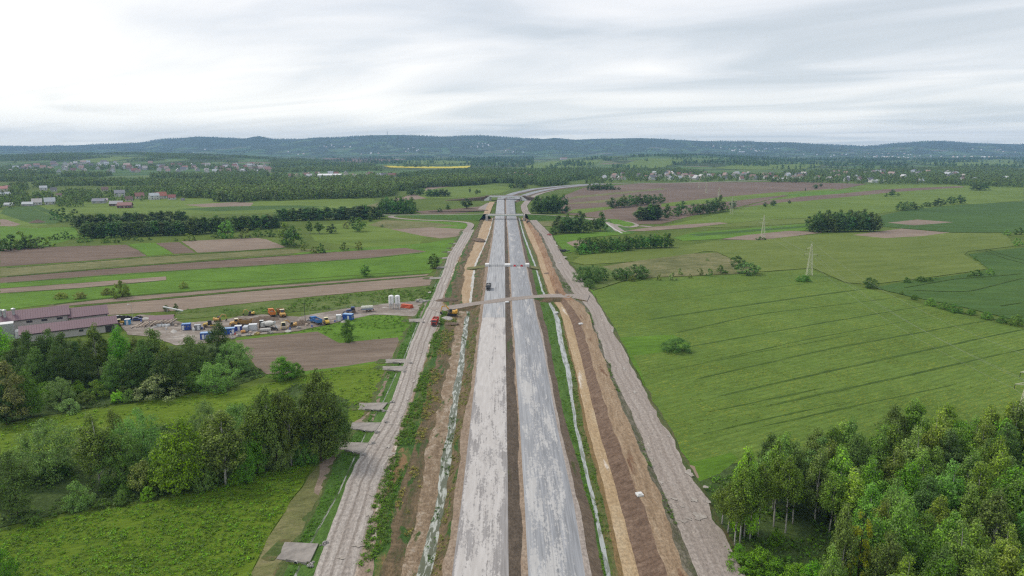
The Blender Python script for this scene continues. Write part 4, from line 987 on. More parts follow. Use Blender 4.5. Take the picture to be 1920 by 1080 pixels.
    T('birch', 400, 884, 780, 50, 'olive birch half behind the big drooping birch', GO)
    T('willow', 388, 842, 751, 56, 'grey-crowned willow at the back of the group', (0.09, 0.12, 0.06))
    T('willow', 450, 846, 753, 60, 'pale willow at the back of the group beside the dark birches', (0.085, 0.125, 0.055))
    for x, b, t, w in [(487,880,742,52),(506,876,720,54),(530,866,730,50),(548,872,728,50),(570,862,740,46),(468,880,770,46),(590,858,716,50)]:
        T('birch', x, b, t, w, 'dark olive birch in the tight clump beside the slab crossings', (0.07, 0.09, 0.028), 'dark birches beside the slab crossings')
    T('alder', 604, 864, 693, 80, 'tallest dark tree of the group, nearest the slab crossings', (0.06, 0.085, 0.025))
    T('alder', 632, 852, 742, 56, 'dark rounded tree overhanging the slab crossing', (0.05, 0.08, 0.026))
    T('willow', 520, 878, 784, 60, 'pale-leaved tree in front of the dark birch clump', (0.085, 0.115, 0.045))
    T('maple', 484, 886, 806, 44, 'mid green tree before the drooping birch', (0.06, 0.12, 0.018))
    T('maple', 462, 905, 826, 36, 'small leafy tree at the front of the birches', (0.055, 0.115, 0.02))
    T('bush', 575, 868, 826, 48, 'dark green bush under the birch clump', (0.045, 0.09, 0.02), lod='near')
    T('bush', 617, 855, 808, 36, 'light green shrub at the end of the group beside the slab', (0.085, 0.13, 0.035), lod='near')
    T('bush', 385, 918, 862, 44, 'grey-leaved bush between birch and bright tree', (0.075, 0.11, 0.04), lod='near')
    T('bush', 268, 920, 866, 52, 'olive-brown thorny bush before the twin willows', (0.105, 0.11, 0.045), lod='near')
    T('bush', 148, 953, 903, 50, 'single grey-green shrub out on the rough grass', (0.085, 0.125, 0.05), lod='near')
    T('bush', 238, 930, 902, 30, 'small dark green shrub by the meadow edge', (0.06, 0.12, 0.025), lod='near')
    T('bush', 228, 945, 918, 28, 'pale small shrub beside the small dark green one', (0.085, 0.14, 0.045), lod='near')
    T('bush', 278, 936, 912, 24, 'tiny yellow-green sapling at the meadow edge', G2, lod='near')
    T('bush', 443, 906, 882, 34, 'bright green fern-like shrub below the birches', G1, lod='near')
    T('alder', 34, 966, 842, 66, 'dark upright tree near the frame edge above the lower meadow', (0.05, 0.072, 0.026))
    T('maple', -6, 945, 858, 36, 'bright green tree cut by the frame edge', (0.07, 0.15, 0.014))
    T('bush', 4, 1092, 1030, 44, 'green bush at the bottom corner of the frame', (0.05, 0.11, 0.014), lod='near')
    T('bush', 66, 985, 968, 26, 'low light bush under the dark upright tree', (0.07, 0.125, 0.03), lod='near')
    # single ones about the work yard
    T('maple', 532, 712, 669, 50, 'lone leafy green tree at the edge of the ploughed plot', (0.055, 0.12, 0.012))
    T('bush', 556, 706, 679, 28, 'green shrub leaning on the lone leafy tree', (0.055, 0.115, 0.014), lod='near')
    T('maple', 651, 632, 598, 25, 'oval green tree on the grass below the blue site cabin', (0.05, 0.095, 0.02))
    T('bush', 655, 642, 625, 17, 'small bush under the oval green tree', (0.05, 0.095, 0.02))
    T('alder', 312, 583, 572, 12, 'small tree at the high end of the white beam', GD); T('alder', 330, 584, 569, 10, 'small pointed tree behind the white beam', (0.06, 0.085, 0.025))
    T('bush', 228, 558, 527, 31, 'rounded dark and yellowish bush in the strip fields', (0.075, 0.095, 0.02))
    T('bush', 201, 553, 540, 20, 'olive bush in the strip fields', (0.12, 0.125, 0.04)); T('bush', 150, 560, 546, 22, 'pale olive bush on the green strip', (0.13, 0.13, 0.05)); T('bush', 115, 560, 547, 22, 'yellowish bush on the green strip', (0.13, 0.14, 0.045))
    T('bush', 345, 541, 528, 16, 'olive shrub on the bright strip', (0.11, 0.12, 0.04))
    T('alder', 685, 518, 494, 20, 'round dark tree beside the ploughed strip', (0.045, 0.08, 0.018)); T('alder', 814, 503, 476, 24, 'round tree beside the haul road bend', (0.05, 0.085, 0.02))
    T('bush', 672, 468, 452, 17, 'brownish round bush in the meadow', (0.085, 0.085, 0.03)); T('bush', 645, 470, 455, 18, 'dark round bush in the meadow', (0.06, 0.08, 0.025))
    T('bush', 602, 474, 457, 20, 'dark bush at the meadow corner', (0.04, 0.075, 0.02)); T('bush', 591, 474, 461, 18, 'yellowish bush at the meadow corner', (0.09, 0.11, 0.03)); T('bush', 572, 470, 456, 16, 'pale bush near the large oak-like tree', (0.11, 0.13, 0.035))
    T('maple', 551, 462, 422, 46, 'large round dark tree at the head of the ploughed plots', (0.038, 0.07, 0.018)); T('maple', 535, 458, 418, 34, 'paler tree beside the large round dark one', (0.075, 0.105, 0.025))
    T('willow', 425, 446, 412, 30, 'pointed lighter green tree before the plantation', (0.065, 0.12, 0.03)); T('bush', 459, 446, 427, 26, 'brownish bush before the plantation', (0.075, 0.085, 0.035)); T('bush', 484, 444, 428, 22, 'green bush before the plantation', (0.055, 0.1, 0.02)); T('bush', 505, 444, 430, 22, 'dark low bush before the plantation', (0.045, 0.085, 0.02)); T('bush', 404, 446, 434, 18, 'small bush beside the pointed tree', (0.06, 0.09, 0.03))
    T('birch', 581, 438, 414, 14, 'slim tree in the meadow clump', (0.05, 0.08, 0.025)); T('birch', 599, 438, 413, 18, 'birch in the meadow clump', (0.06, 0.095, 0.03)); T('maple', 622, 437, 419, 22, 'dark tree ending the meadow clump', GD)
    T('maple', 674, 434, 408, 28, 'round tree on the meadow by the grove', (0.045, 0.09, 0.02)); T('bush', 652, 428, 414, 18, 'pale bush by the round meadow tree', (0.12, 0.12, 0.06)); T('alder', 660, 422, 405, 16, 'tree behind the round meadow tree', GD); T('alder', 695, 416, 404, 10, 'small round tree at the plantation end', GD); T('bush', 717, 426, 420, 7, 'tiny bush on the meadow', GD)
    T('bush', 355, 452, 437, 26, 'olive bush below the plantation', (0.09, 0.11, 0.03))
    for x, b, t, w in [(20,470,441,40),(38,466,435,36),(52,466,438,34),(70,464,444,44),(92,462,444,20),(8,470,450,26)]:
        T('bush', x, b, t, w, 'bushy tree in the clump above the brown plots', random.choice([GD, (0.06, 0.09, 0.03), (0.1, 0.14, 0.025)]), 'bushes above the brown plots')
    for x, b, t, w in [(105,450,437,16),(122,448,433,17),(135,448,440,12),(155,454,442,20),(167,453,445,14),(205,454,442,18),(222,455,441,20),(195,456,447,12),(240,450,438,16),(257,451,442,12),(266,453,447,8),(280,450,445,10),(330,452,446,8)]:
        T('bush', x, b, t, w, 'small round bush on the grass below the plantation', random.choice([(0.06, 0.1, 0.03), GD, (0.075, 0.115, 0.035)]), 'small bushes below the plantation')
    for x, b, t, w in [(103,412,397,20),(118,408,390,24),(100,400,392,14),(116,416,402,22),(132,416,400,20),(140,400,392,16)]:
        T('bush', x, b, t, w, 'bush in the clump beside the dark green crop rows', random.choice([(0.05, 0.09, 0.03), (0.09, 0.13, 0.02), GD]), 'bushes beside the crop rows')
    # plantation blocks of even height
    def row(p, q, n, t0, t1, w, label, group, kind='poplar', col=GD):
        w *= 1.22
        for k in range(n):
            f = (k + random.uniform(-.25, .25)) / max(1, n - 1)
            T(kind, p[0] + (q[0] - p[0]) * f, p[1] + (q[1] - p[1]) * f, t0 + (t1 - t0) * f + random.uniform(-1.6, 1.6), w, label, tuple(c * random.uniform(.85, 1.25) for c in col), group, 'mid')
    row((147,425), (345,418), 17, 402, 394, 17, 'dark tree of the rearmost plantation block', 'rear plantation')
    row((150,428), (190,424), 3, 405, 400, 20, 'dark tree of the rearmost plantation block', 'rear plantation')
    row((160,447), (350,440), 17, 417, 414, 17, 'dark tree of the front plantation block', 'front plantation')
    row((165,443), (350,436), 12, 416, 413, 17, 'dark tree of the front plantation block', 'front plantation')
    row((358,440), (518,427), 14, 407, 402, 18, 'dark tree of the middle plantation block', 'middle plantation')
    row((365,434), (515,424), 9, 407, 402, 18, 'dark tree of the middle plantation block', 'middle plantation')
    row((527,414), (714,410), 16, 391, 384, 18, 'dark tree of the long plantation block near the grove', 'long plantation')
    row((532,410), (705,406), 9, 390, 385, 18, 'dark tree of the long plantation block near the grove', 'long plantation')
    row((720,400), (772,398), 7, 371, 367, 20, 'tall dark tree of the grove by the side road', 'grove by the side road', 'maple', (0.034, 0.06, 0.018))
    row((726,401), (768,401), 4, 374, 372, 18, 'tall dark tree of the grove by the side road', 'grove by the side road', 'maple', (0.034, 0.06, 0.018))
    T('bush', 769, 401, 387, 14, 'round tree at the foot of the grove', (0.05, 0.085, 0.03)); T('bush', 778, 398, 384, 12, 'dark shrub ending the grove', GD)
    T('alder', 875, 391, 371, 23, 'dark round tree by the far bridge', (0.032, 0.06, 0.018)); T('alder', 840, 393, 383, 13, 'small round tree on the brown field', GD); T('bush', 824, 398, 390, 12, 'low bush on the brown field', GD)
    T('alder', 894, 364, 355, 7, 'small tree beside the far embankment', GD); T('alder', 881, 362, 351, 4, 'tiny tree in the far meadow', GD); T('alder', 899, 362, 356, 6, 'second small tree beside the far embankment', GD)
    row((803,369), (838,368), 7, 355, 354, 13, 'dark tree of the small clump in the far meadow', 'clump in the far meadow', 'maple')
    row((767,366), (790,366), 4, 353, 352, 12, 'dark tree of the clump near the forest corner', 'clump at the forest corner', 'maple')
    row((960,353), (985,353), 4, 344, 343, 10, 'dark tree behind the far bridge', 'trees behind the far bridge', 'maple')
    # east of the corridor
    row((1008,400), (1052,399), 6, 368, 366, 24, 'big dark tree of the grove beside the far bridge', 'grove beside the far bridge', 'maple', (0.03, 0.062, 0.018))
    row((1012,396), (1045,394), 3, 366, 365, 24, 'big dark tree of the grove beside the far bridge', 'grove beside the far bridge', 'maple', (0.03, 0.062, 0.018))
    row((1050,436), (1094,436), 4, 404, 402, 30, 'dark round tree beside the settling pond', 'trees beside the settling pond', 'maple', (0.032, 0.062, 0.02))
    T('bush', 1040, 440, 424, 26, 'dark bush at the pond side', GD); T('maple', 1062, 432, 401, 26, 'tall dark tree behind the pond', GD)
    T('maple', 1126, 433, 398, 28, 'conical dark tree beside the lime channel', (0.034, 0.068, 0.02)); T('maple', 1112, 433, 408, 22, 'rounder tree beside the conical one', GD); T('alder', 1087, 403, 394, 9, 'small tree on the approach road', GD)
    row((1150,390), (1165,389), 2, 371, 371, 20, 'dark tree before the brown field, near group', 'near trees on the brown field', 'maple')
    row((1170,388), (1236,381), 8, 365, 363, 16, 'dark tree of the row standing in the brown field', 'tree row in the brown field', 'maple')
    row((1198,413), (1232,412), 5, 387, 381, 20, 'dark tree of the block by the loop road', 'block by the loop road', 'poplar')
    row((1236,411), (1250,409), 2, 388, 384, 13, 'slim tree ending the block by the loop road', 'slim trees by the loop road', 'poplar')
    T('maple', 1277, 403, 376, 30, 'large round dark tree in the hedge on the brown field', (0.032, 0.06, 0.02))
    row((1300,402), (1318,401), 3, 383, 380, 16, 'tree of the hedge between brown and green fields', 'hedge trees', 'maple')
    row((1325,400), (1349,397), 4, 376, 366, 18, 'taller tree of the hedge below a pylon', 'taller hedge trees', 'maple')
    T('bush', 1262, 406, 394, 22, 'low bush of the hedge', (0.05, 0.085, 0.025)); T('bush', 1360, 396, 385, 18, 'bush at the hedge end', (0.06, 0.09, 0.03)); T('alder', 1374, 391, 375, 15, 'tree at the foot of a pylon', GD)
    for x, b, t, w in [(1450,386,375,15),(1480,382,375,6),(1510,358,352,3),(1529,354,345,11),(1539,350,344,8),(1434,388,379,10)]: T('alder', x, b, t, w, 'small dark tree standing alone in the strip fields', GD, 'lone trees in the strip fields')
    T('alder', 1672, 368, 355, 14, 'round tree between two bushes far out in the fields', GD); T('bush', 1662, 369, 362, 7, 'bush beside the far round tree', GD); T('bush', 1684, 367, 361, 6, 'smaller bush beside the far round tree', GD)
    row((1524,434), (1640,434), 13, 400, 398, 24, 'dark tree of the clump standing among the green fields', 'clump among the green fields', 'maple', (0.034, 0.058, 0.02))
    row((1535,428), (1620,427), 7, 396, 393, 24, 'dark tree of the clump standing among the green fields', 'clump among the green fields', 'maple', (0.034, 0.058, 0.02))
    row((1524,436), (1560,436), 3, 412, 412, 16, 'dark tree of the clump standing among the green fields', 'clump among the green fields', 'bush', GD)
    for x, b, t, w in [(1688,395,378,20),(1700,394,376,22),(1712,393,378,18),(1727,391,384,14),(1738,388,377,16)]: T('maple', x, b, t, w, 'wind-leaning tree in the loose line above the wheat', (0.05, 0.075, 0.03), 'loose tree line above the wheat')
    for x, b, t, w in [(1758,387,371,20),(1768,384,374,12),(1782,383,367,18),(1800,382,365,20)]: T('maple', x, b, t, w, 'round dark tree in the line above the wheat', (0.035, 0.06, 0.022), 'round trees above the wheat')
    row((1088,470), (1255,464), 19, 446, 437, 18, 'tree of the dense hedge block east of the haul road', 'dense hedge block', 'maple', (0.04, 0.078, 0.02))
    row((1092,474), (1180,470), 8, 455, 450, 16, 'tree of the dense hedge block east of the haul road', 'dense hedge block', 'maple', (0.04, 0.078, 0.02))
    row((1085,477), (1160,473), 10, 470, 467, 12, 'low shrub along the foot of the dense hedge block', 'shrubs at the hedge foot', 'bush', (0.06, 0.1, 0.025))
    for x, b, t, w in [(1092,530,496,34),(1112,530,497,38),(1128,526,500,28),(1104,540,522,26),(1160,524,501,34),(1172,522,500,26),(1195,522,496,44),(1206,518,500,24)]: T('willow', x, b, t, w, 'dark willow beside the haul road at the rough grass', (0.048, 0.078, 0.032), 'willows by the rough grass')
    for x, b, t, w in [(1184,528,517,14),(1196,526,518,14),(1172,526,520,10),(1236,526,512,10),(1260,526,512,17),(1274,516,503,12),(1294,522,512,8),(1312,516,503,13),(1330,518,504,14),(1351,512,498,26),(1326,489,483,7)]: T('bush', x, b, t, w, 'small bush scattered on the dry grass', random.choice([(0.05, 0.09, 0.025), (0.1, 0.12, 0.06), (0.08, 0.09, 0.03)]), 'bushes on the dry grass')
    T('willow', 1383, 500, 480, 32, 'round dark willow at the corner of the flowering field', (0.042, 0.07, 0.03)); T('willow', 1402, 514, 491, 46, 'broad dark willow at the corner of the flowering field', (0.045, 0.075, 0.03))
    T('bush', 1507, 528, 516, 30, 'bush under the middle pylon', (0.045, 0.09, 0.02)); T('bush', 1426, 450, 443, 24, 'bush under the farther pylon', (0.04, 0.075, 0.02))
    T('willow', 1268, 660, 634, 52, 'lone dark spreading bush in the flowering field', (0.036, 0.066, 0.022))
    T('willow', 1632, 540, 519, 26, 'dark round shrub where three fields meet', (0.042, 0.08, 0.028))
    for x, b, t, w in [(1700,530,520,14),(1725,528,517,22),(1742,527,519,16),(1755,524,520,10),(1830,518,506,24),(1856,516,501,18),(1820,520,512,12),(1888,441,431,16),(1910,440,427,18),(1908,461,445,17),(1745,573,558,22),(1770,580,567,22),(1790,586,570,28),(1820,590,578,18),(1850,598,584,20),(1880,606,592,20),(1905,610,590,26),(1715,562,552,14),(1690,552,546,10),(1828,488,481,8)]: T('bush', x, b, t, w, 'shrub on the balk beside the dark wheat', random.choice([(0.055, 0.1, 0.022), (0.045, 0.085, 0.022), (0.075, 0.12, 0.03)]), 'shrubs along the wheat balks')
    T('maple', 1830, 357, 342, 22, 'dark grove tree before the far village', GD); T('maple', 1846, 357, 342, 24, 'second dark grove tree before the far village', GD)
    row((1106,357), (1144,356), 7, 344, 343, 12, 'round tree of the island of trees in the far brown field', 'island of trees', 'maple', (0.035, 0.062, 0.022))
    row((1148,356), (1160,356), 3, 349, 349, 8, 'low tree beside the island of trees', 'low trees beside the island', 'maple')
    # birch wood beside the haul road
    for x, b, t in [(1378,1026,905),(1387,1022,868),(1396,1012,842),(1404,1016,880),(1420,1008,862),(1450,990,850),(1452,978,820),(1471,1001,848),(1486,985,870),(1533,962,850),(1554,1002,880),(1366,1002,900),(1355,985,905)]:
        T('birchedge', x, b, t + 4, 52, 'birch with bare white trunk along the edge of the wood by the haul road', (0.075, 0.105, 0.026), 'white-trunked edge birches')
    T('maple', 1392, 1005, 843, 58, 'fresh lime-green crown standing above the edge birches', (0.125, 0.215, 0.02))
    T('sparse', 1603, 1120, 945, 60, 'yellowish sparse young tree in front of the wood', (0.16, 0.17, 0.02), lod='near')
    T('maple', 1674, 1100, 925, 84, 'tall pale green leafy tree behind the yellowish one', (0.095, 0.165, 0.045))
    T('birch', 1572, 1120, 945, 44, 'slender birch beside the yellowish young tree', (0.1, 0.13, 0.05)); T('birchedge', 1548, 1180, 1020, 50, 'birch at the bottom edge of the frame', (0.09, 0.13, 0.04))
    for x, b, t, w in [(1395,1072,1040,66),(1425,1070,1030,60),(1458,1085,1050,60),(1490,1100,1055,70),(1520,1105,1050,60),(1455,1024,992,28),(1385,1052,1020,30),(1545,1120,1068,60)]: T('bush', x, b, t, w, 'bright green bush in the clearing by the haul road', random.choice([(0.075, 0.145, 0.012), (0.06, 0.12, 0.014)]), 'bushes in the clearing', lod='near')
    poly = [(1400,925),(1470,908),(1560,892),(1680,874),(1780,864),(1920,866),(2060,874),(2060,1500),(1640,1500),(1620,1130),(1600,1050),(1540,985),(1440,965)]
    W0 = [at(x, y) for x, y in poly]
    wx = [p[0] for p in W0]; wy = [p[1] for p in W0]; wp = [(p[0], p[1]) for p in W0]
    n = 0
    y = max(wy)
    while y > 74:
        x = min(wx)
        while x < max(wx):
            X, Y = x + random.uniform(-2, 2), y + random.uniform(-2, 2)
            if in_poly(np.array([X]), np.array([Y]), wp)[0]:
                h = 14.3 + 4.5 * random.random() + 2.5 * float(fbm(np.array([X / 25.]), np.array([Y / 25.]), 4)[0])
                if Y < 128: h -= 1.5
                edge = Y > 150 + 6 * math.sin(X / 9)
                k = random.random()
                if k < .66: kd, c = 'birch', random.choice([(0.095, 0.135, 0.034), (0.085, 0.125, 0.038), (0.115, 0.155, 0.036), (0.075, 0.105, 0.032)])
                elif k < .86: kd, c = 'maple', random.choice([(0.07, 0.135, 0.02), (0.085, 0.15, 0.03), (0.055, 0.105, 0.022)])
                else: kd, c = 'alder', random.choice([(0.06, 0.095, 0.03), (0.05, 0.08, 0.03)])
                zone = ' in the back rows bordering the flowering field' if Y > 152 else ' deep in the wood, away from the haul road' if X > 75 else ' in the middle of the wood' if Y > 118 else ' in the lowest corner of the wood'
                lb = {'birch': ('olive-green birch', 'birches'), 'maple': ('broad-leaved bright green tree', 'broadleaves'), 'alder': ('dark grey-green alder', 'alders')}[kd]
                plant(kd, (X, Y, 0), h * (.92 if kd == 'maple' else 1), random.uniform(.78, 1.04), tuple(v * random.uniform(.9, 1.2) for v in c), lb[0] + zone, lb[1] + zone, 'near'); n += 1
            x += 6.4
        y -= 6.0
    return n
NWOOD = forest_rows()

# ------------------------------------------------------------------ masses nobody could count: instanced on points
def scatter(name, P, S, protos, color=None, label=None, rot=None):
    n = len(P)
    me = bpy.data.meshes.new(name); me.vertices.add(n); me.vertices.foreach_set('co', np.ascontiguousarray(P, np.float32).ravel())
    r = np.random.default_rng(n)
    for nm, typ, val in (('sc', 'FLOAT', np.asarray(S, np.float32)), ('rz', 'FLOAT', r.uniform(0, 6.28, n).astype(np.float32)), ('ix', 'INT', r.integers(0, len(protos), n).astype(np.int32))):
        me.attributes.new(nm, typ, 'POINT').data.foreach_set('value', val)
    o = link(name, me, None, color); tag(o, label, None, None, 'stuff')
    g = bpy.data.node_groups.new(name, 'GeometryNodeTree')
    g.interface.new_socket('Geometry', in_out='INPUT', socket_type='NodeSocketGeometry'); g.interface.new_socket('Geometry', in_out='OUTPUT', socket_type='NodeSocketGeometry')
    N, L = g.nodes, g.links
    gi, go = N.new('NodeGroupInput'), N.new('NodeGroupOutput')
    iop = N.new('GeometryNodeInstanceOnPoints'); jn = N.new('GeometryNodeJoinGeometry')
    for p in protos:
        oi = N.new('GeometryNodeObjectInfo'); oi.inputs['Object'].default_value = p; oi.inputs['As Instance'].default_value = True
        L.new(oi.outputs['Geometry'], jn.inputs[0])
    def attr(nm, typ):
        a = N.new('GeometryNodeInputNamedAttribute'); a.data_type = typ; a.inputs[0].default_value = nm; return a.outputs[0]
    L.new(gi.outputs[0], iop.inputs['Points']); L.new(jn.outputs[0], iop.inputs['Instance'])
    iop.inputs['Pick Instance'].default_value = True
    L.new(attr('ix', 'INT'), iop.inputs['Instance Index']); L.new(attr('sc', 'FLOAT'), iop.inputs['Scale'])
    cx = N.new('ShaderNodeCombineXYZ'); L.new(attr('rz', 'FLOAT'), cx.inputs[2])
    e2r = N.new('FunctionNodeEulerToRotation'); L.new(cx.outputs[0], e2r.inputs[0]); L.new(e2r.outputs[0], iop.inputs['Rotation'])
    L.new(iop.outputs[0], go.inputs[0])
    md = o.modifiers.new('scatter', 'NODES'); md.node_group = g
    return o
def far_proto(kind, i, ls=None, n=None):
    V, F, C = make_crown(kind, i + 40 + (7 if kind == 'maple' else 0), n or 150, ls or .085)
    if kind == 'bush' and n is None: V = V * np.array((.6, .6, 1.0))
    o = bpy.data.objects.new('far_crown', np_mesh('far_crown', V, F, M['leaf'])); o.color = (*LEAF[kind], 1); return o
FARP = [far_proto(k, i) for k in ('maple', 'maple', 'alder', 'bush') for i in range(3)]
FARB = [far_proto('bush', i, .12, 70) for i in range(4)]
def pts_in(poly, sp, yr=None, dens=1.0, clump=None):
    """even scatter over the ground inside an outline"""
    ys = [at(0, max(p[1], 285))[1] for p in poly] if yr is None else yr
    y0, y1 = min(ys), max(ys)
    xs = [p[0] for p in poly]; k = CP / FP
    x0 = min((min(xs) - 960) * k * y0, (min(xs) - 960) * k * y1) * 1.03 - 30; x1 = max((max(xs) - 960) * k * y0, (max(xs) - 960) * k * y1) * 1.03 + 30
    gx, gy = np.meshgrid(np.arange(x0, x1, sp), np.arange(y0, y1, sp))
    gx = gx.ravel() + rng.uniform(-.45, .45, gx.size) * sp; gy = gy.ravel() + rng.uniform(-.45, .45, gy.size) * sp
    z = height(gx, gy); P = np.stack([gx, gy, z], -1)
    px, py, _ = proj(P)
    ok = in_poly(px, py, poly) & (rng.uniform(0, 1, len(gx)) < dens)
    if clump: ok &= fbm(gx / clump[0], gy / clump[0], 17) > clump[1]
    return P[ok]
def gable(parent, L, Wd, H, rise, wallc, roofc, over=.5, names=('wall', 'roof'), asym=0.0):
    m = MB(); m.prism([(-Wd / 2, 0), (-Wd / 2, H), (asym, H + rise), (Wd / 2, H), (Wd / 2, 0)], -L / 2, L / 2)
    m.v = [(y, x, z) for x, y, z in m.v]
    w_ = m.build(names[0], M['plain'], parent, wallc)
    e = rise / (Wd / 2 - asym) * over; e2 = rise / (Wd / 2 + asym) * over
    A, Bq, Cq = (Wd / 2 + over, H - e), (asym, H + rise), (-Wd / 2 - over, H - e2)
    m = MB()
    for p, q in ((A, Bq), (Bq, Cq)):
        V = []
        for x in (-L / 2 - over, L / 2 + over):
            for (y, z), u in ((p, 0), (q, 0), (q, .18), (p, .18)): V.append((x, y, z + .03 + u))
        m.add(V, [(0, 1, 2, 3), (7, 6, 5, 4), (0, 4, 5, 1), (1, 5, 6, 2), (2, 6, 7, 3), (3, 7, 4, 0)])
    r_ = m.build(names[1], M['roof'], parent, roofc)
    return w_, r_
# ------------------------------------------------------------------ houses
R90 = math.pi / 2
HV = {}
HOUSES = []
def house_meshes(v):
    if v in HV: return HV[v]
    L, Wd, H, rise = ((10, 8, 3.4, 4.0), (12, 8.5, 5.6, 3.4), (9, 9, 3.2, 5.0), (15, 9, 3.2, 3.2))[v]
    dmy = bpy.data.objects.new('d', None)
    w_, r_ = gable(dmy, L, Wd, H, rise, None or (.6, .6, .6), (.2, .1, .1))
    ch = MB().box((L * .15, .6, H + rise + .3), (.7, .7, 1.8)).mesh('chimney', M['plain'])
    win = MB().box((0, 0, 0), (1.2, .12, 1.3)).mesh('window', M['glass']); fr = MB().box((0, -.02, 0), (1.5, .06, 1.6)).mesh('frame', M['whitecon'])
    dr = MB().box((0, 0, 1.05), (1.1, .12, 2.1)).mesh('door', M['wood'])
    res = (w_.data, r_.data, ch, win, fr, dr, L, Wd, H, rise)
    for o in (w_, r_, dmy): bpy.data.objects.remove(o)
    HV[v] = res; return res
def house(P, rz, v, wallc, roofc, label, group=None, s=1.0, full=True, nm='house'):
    wm, rm, ch, win, fr, dr, L, Wd, H, rise = house_meshes(v)
    HOUSES.append((float(P[0]), float(P[1])))
    t = thing(nm, label, 'house', P, rz, group); t.scale = (s, s, s)
    link('wall', wm, t, wallc); r_ = link('roof', rm, t, roofc)
    if full:
        link('chimney', ch, r_, (.35, .2, .16))
        for sg in (-1, 1):
            for u in (-.3, .3):
                for z in ([1.7] if H < 4 else [1.6, 4.2]):
                    o = link('window', win, t); o.location = (u * L, sg * (Wd / 2 + .03), z); f_ = link('frame', fr, o)
        for sg in (-1, 1):
            for z in ((1.7, H + .9) if True else ()):
                for u in ((-.22, .22) if z < H else (0,)):
                    o = link('window', win, t); o.location = (sg * (L / 2 + .03), u * Wd, z); o.rotation_euler.z = R90; link('frame', fr, o)
        o = link('door', dr, t); o.location = (0, -Wd / 2 - .04, 0)
    return t
WHT, CRM, GRY = (.6, .6, .58), (.55, .5, .4), (.42, .41, .40)
RED, BRN, DGR, LGR, MRN = (.26, .11, .08), (.16, .095, .075), (.13, .13, .14), (.42, .45, .47), (.2, .07, .06)
near_h = [(225,369,1,WHT,(.22,.225,.25),.6,'large house with blue-grey hipped-looking roof amid the village',1.25), (197,358.5,0,CRM,BRN,.5,'small cream house with brown roof at the village back',1.1), (186,381,3,GRY,(.16,.17,.22),.2,'low grey shed with blue-grey roof at the village side',1.1), (193,379,3,CRM,(.36,.3,.29),.5,'low cream farm building behind the grey shed',.9), (242,377,0,CRM,BRN,.7,'brown-roofed house hidden among garden trees',1.0), (262,372,0,CRM,(.24,.11,.09),.6,'cream house with reddish brown roof in the village middle',1.25), (289,374,1,WHT,LGR,.8,'white house with pale grey roof and dark windows',1.15), (303,372,0,WHT,(.34,.12,.08),.7,'white house with orange-red roof near the village end',1.4), (323,374,0,WHT,(.24,.075,.07),.3,'small white house with maroon roof at the village end',1.05), (343,376,0,GRY,DGR,.3,'tiny grey hut beyond the maroon-roofed house',.5), (219,386,3,(.12,.08,.06),(.3,.3,.32),.25,'dark timber barn with grey metal roof',1.1), (235,389.5,3,(.14,.06,.05),(.22,.09,.085),.25,'dark timber barn with mauve-red roof',1.15), (94,383,0,WHT,LGR,.6,'white house with pale roof before the dark trees',1.3), (70,384,0,WHT,(.45,.42,.4),.5,'white house half behind a blossoming tree',1.2), (53,386,3,GRY,LGR,.3,'low grey shed at the garden edge',.9), (17,386,3,WHT,LGR,.2,'small white flat shed beside the frame edge',.7), (82,357,1,WHT,LGR,.5,'white two-storey house at the village back',1.0), (101,359,0,WHT,DGR,.6,'white house with dark roof at the village back',1.0), (7,360,1,CRM,(.36,.14,.12),.4,'house with red roof at the frame edge',1.2), (14,356,0,CRM,(.4,.25,.22),.7,'house with pinkish roof at the frame edge',1.2), (9,367,3,WHT,LGR,.9,'long white-roofed building at the frame edge',1.0), (111,369,0,WHT,BRN,.4,'little white house among dark trees',.8)]
for x, y, v, wc, rc, rz, lb, s in near_h: house(at(x, y), rz, v, wc, rc, lb, None, s)
ROOFS = [RED, (.26, .15, .12), (.3, .2, .17), BRN, DGR, DGR, LGR, (.4, .37, .35), (.5, .5, .5), (.33, .24, .21)]
def village(poly, n, label, group, yr=None, s=(1.0, 1.4), full=False, clump=None):
    P = pts_in(poly, 17, yr, 1.0, clump); P = P[rng.permutation(len(P))[:n]]
    for p in P: house(p, random.choice([.4, .45, 2.0, 1.97, .5]) + random.uniform(-.2, .2), random.choice([0, 0, 1, 2]), random.choice([WHT, WHT, CRM, (.65, .64, .62), GRY]), random.choice(ROOFS), label, group, random.uniform(*s), full)
YV = (2300, 4300)
village([(5,322),(80,306),(160,304),(240,306),(330,308),(410,312),(500,312),(520,322),(400,328),(280,330),(160,324),(60,328)], 112, 'small pale house in the village on the low wooded hill', 'houses of the hillside village', YV, (1.3, 1.9))
village([(425,318),(470,307),(500,312),(480,325),(440,326)], 18, 'small house in the bare cluster at the hill end', 'houses of the cluster at the hill end', YV, (1.1, 1.5))
village([(180,329),(270,326),(360,330),(420,332),(400,336),(270,334),(190,334)], 15, 'house at the foot of the wooded hill', 'houses at the hill foot', YV, (1.1, 1.6))
village([(525,334),(560,326),(600,326),(720,330),(770,332),(770,336),(640,335)], 22, 'house in the row before the rapeseed slope', 'houses before the rapeseed slope', None, (1.2, 1.6))
village([(900,340),(960,328),(1000,330),(990,340)], 8, 'house beyond the motorway bend', 'houses beyond the bend', None, (1.1, 1.5))
village([(1120,337),(1150,328),(1250,326),(1400,326),(1480,328),(1480,338),(1300,338),(1200,338)], 60, 'house of the long valley village', 'houses of the valley village', None, (1.0, 1.5))
village([(1480,338),(1500,326),(1600,322),(1760,324),(1860,330),(1900,340),(1700,343)], 45, 'house among trees in the valley beyond the fields', 'houses among the valley trees', None, (1.0, 1.5))
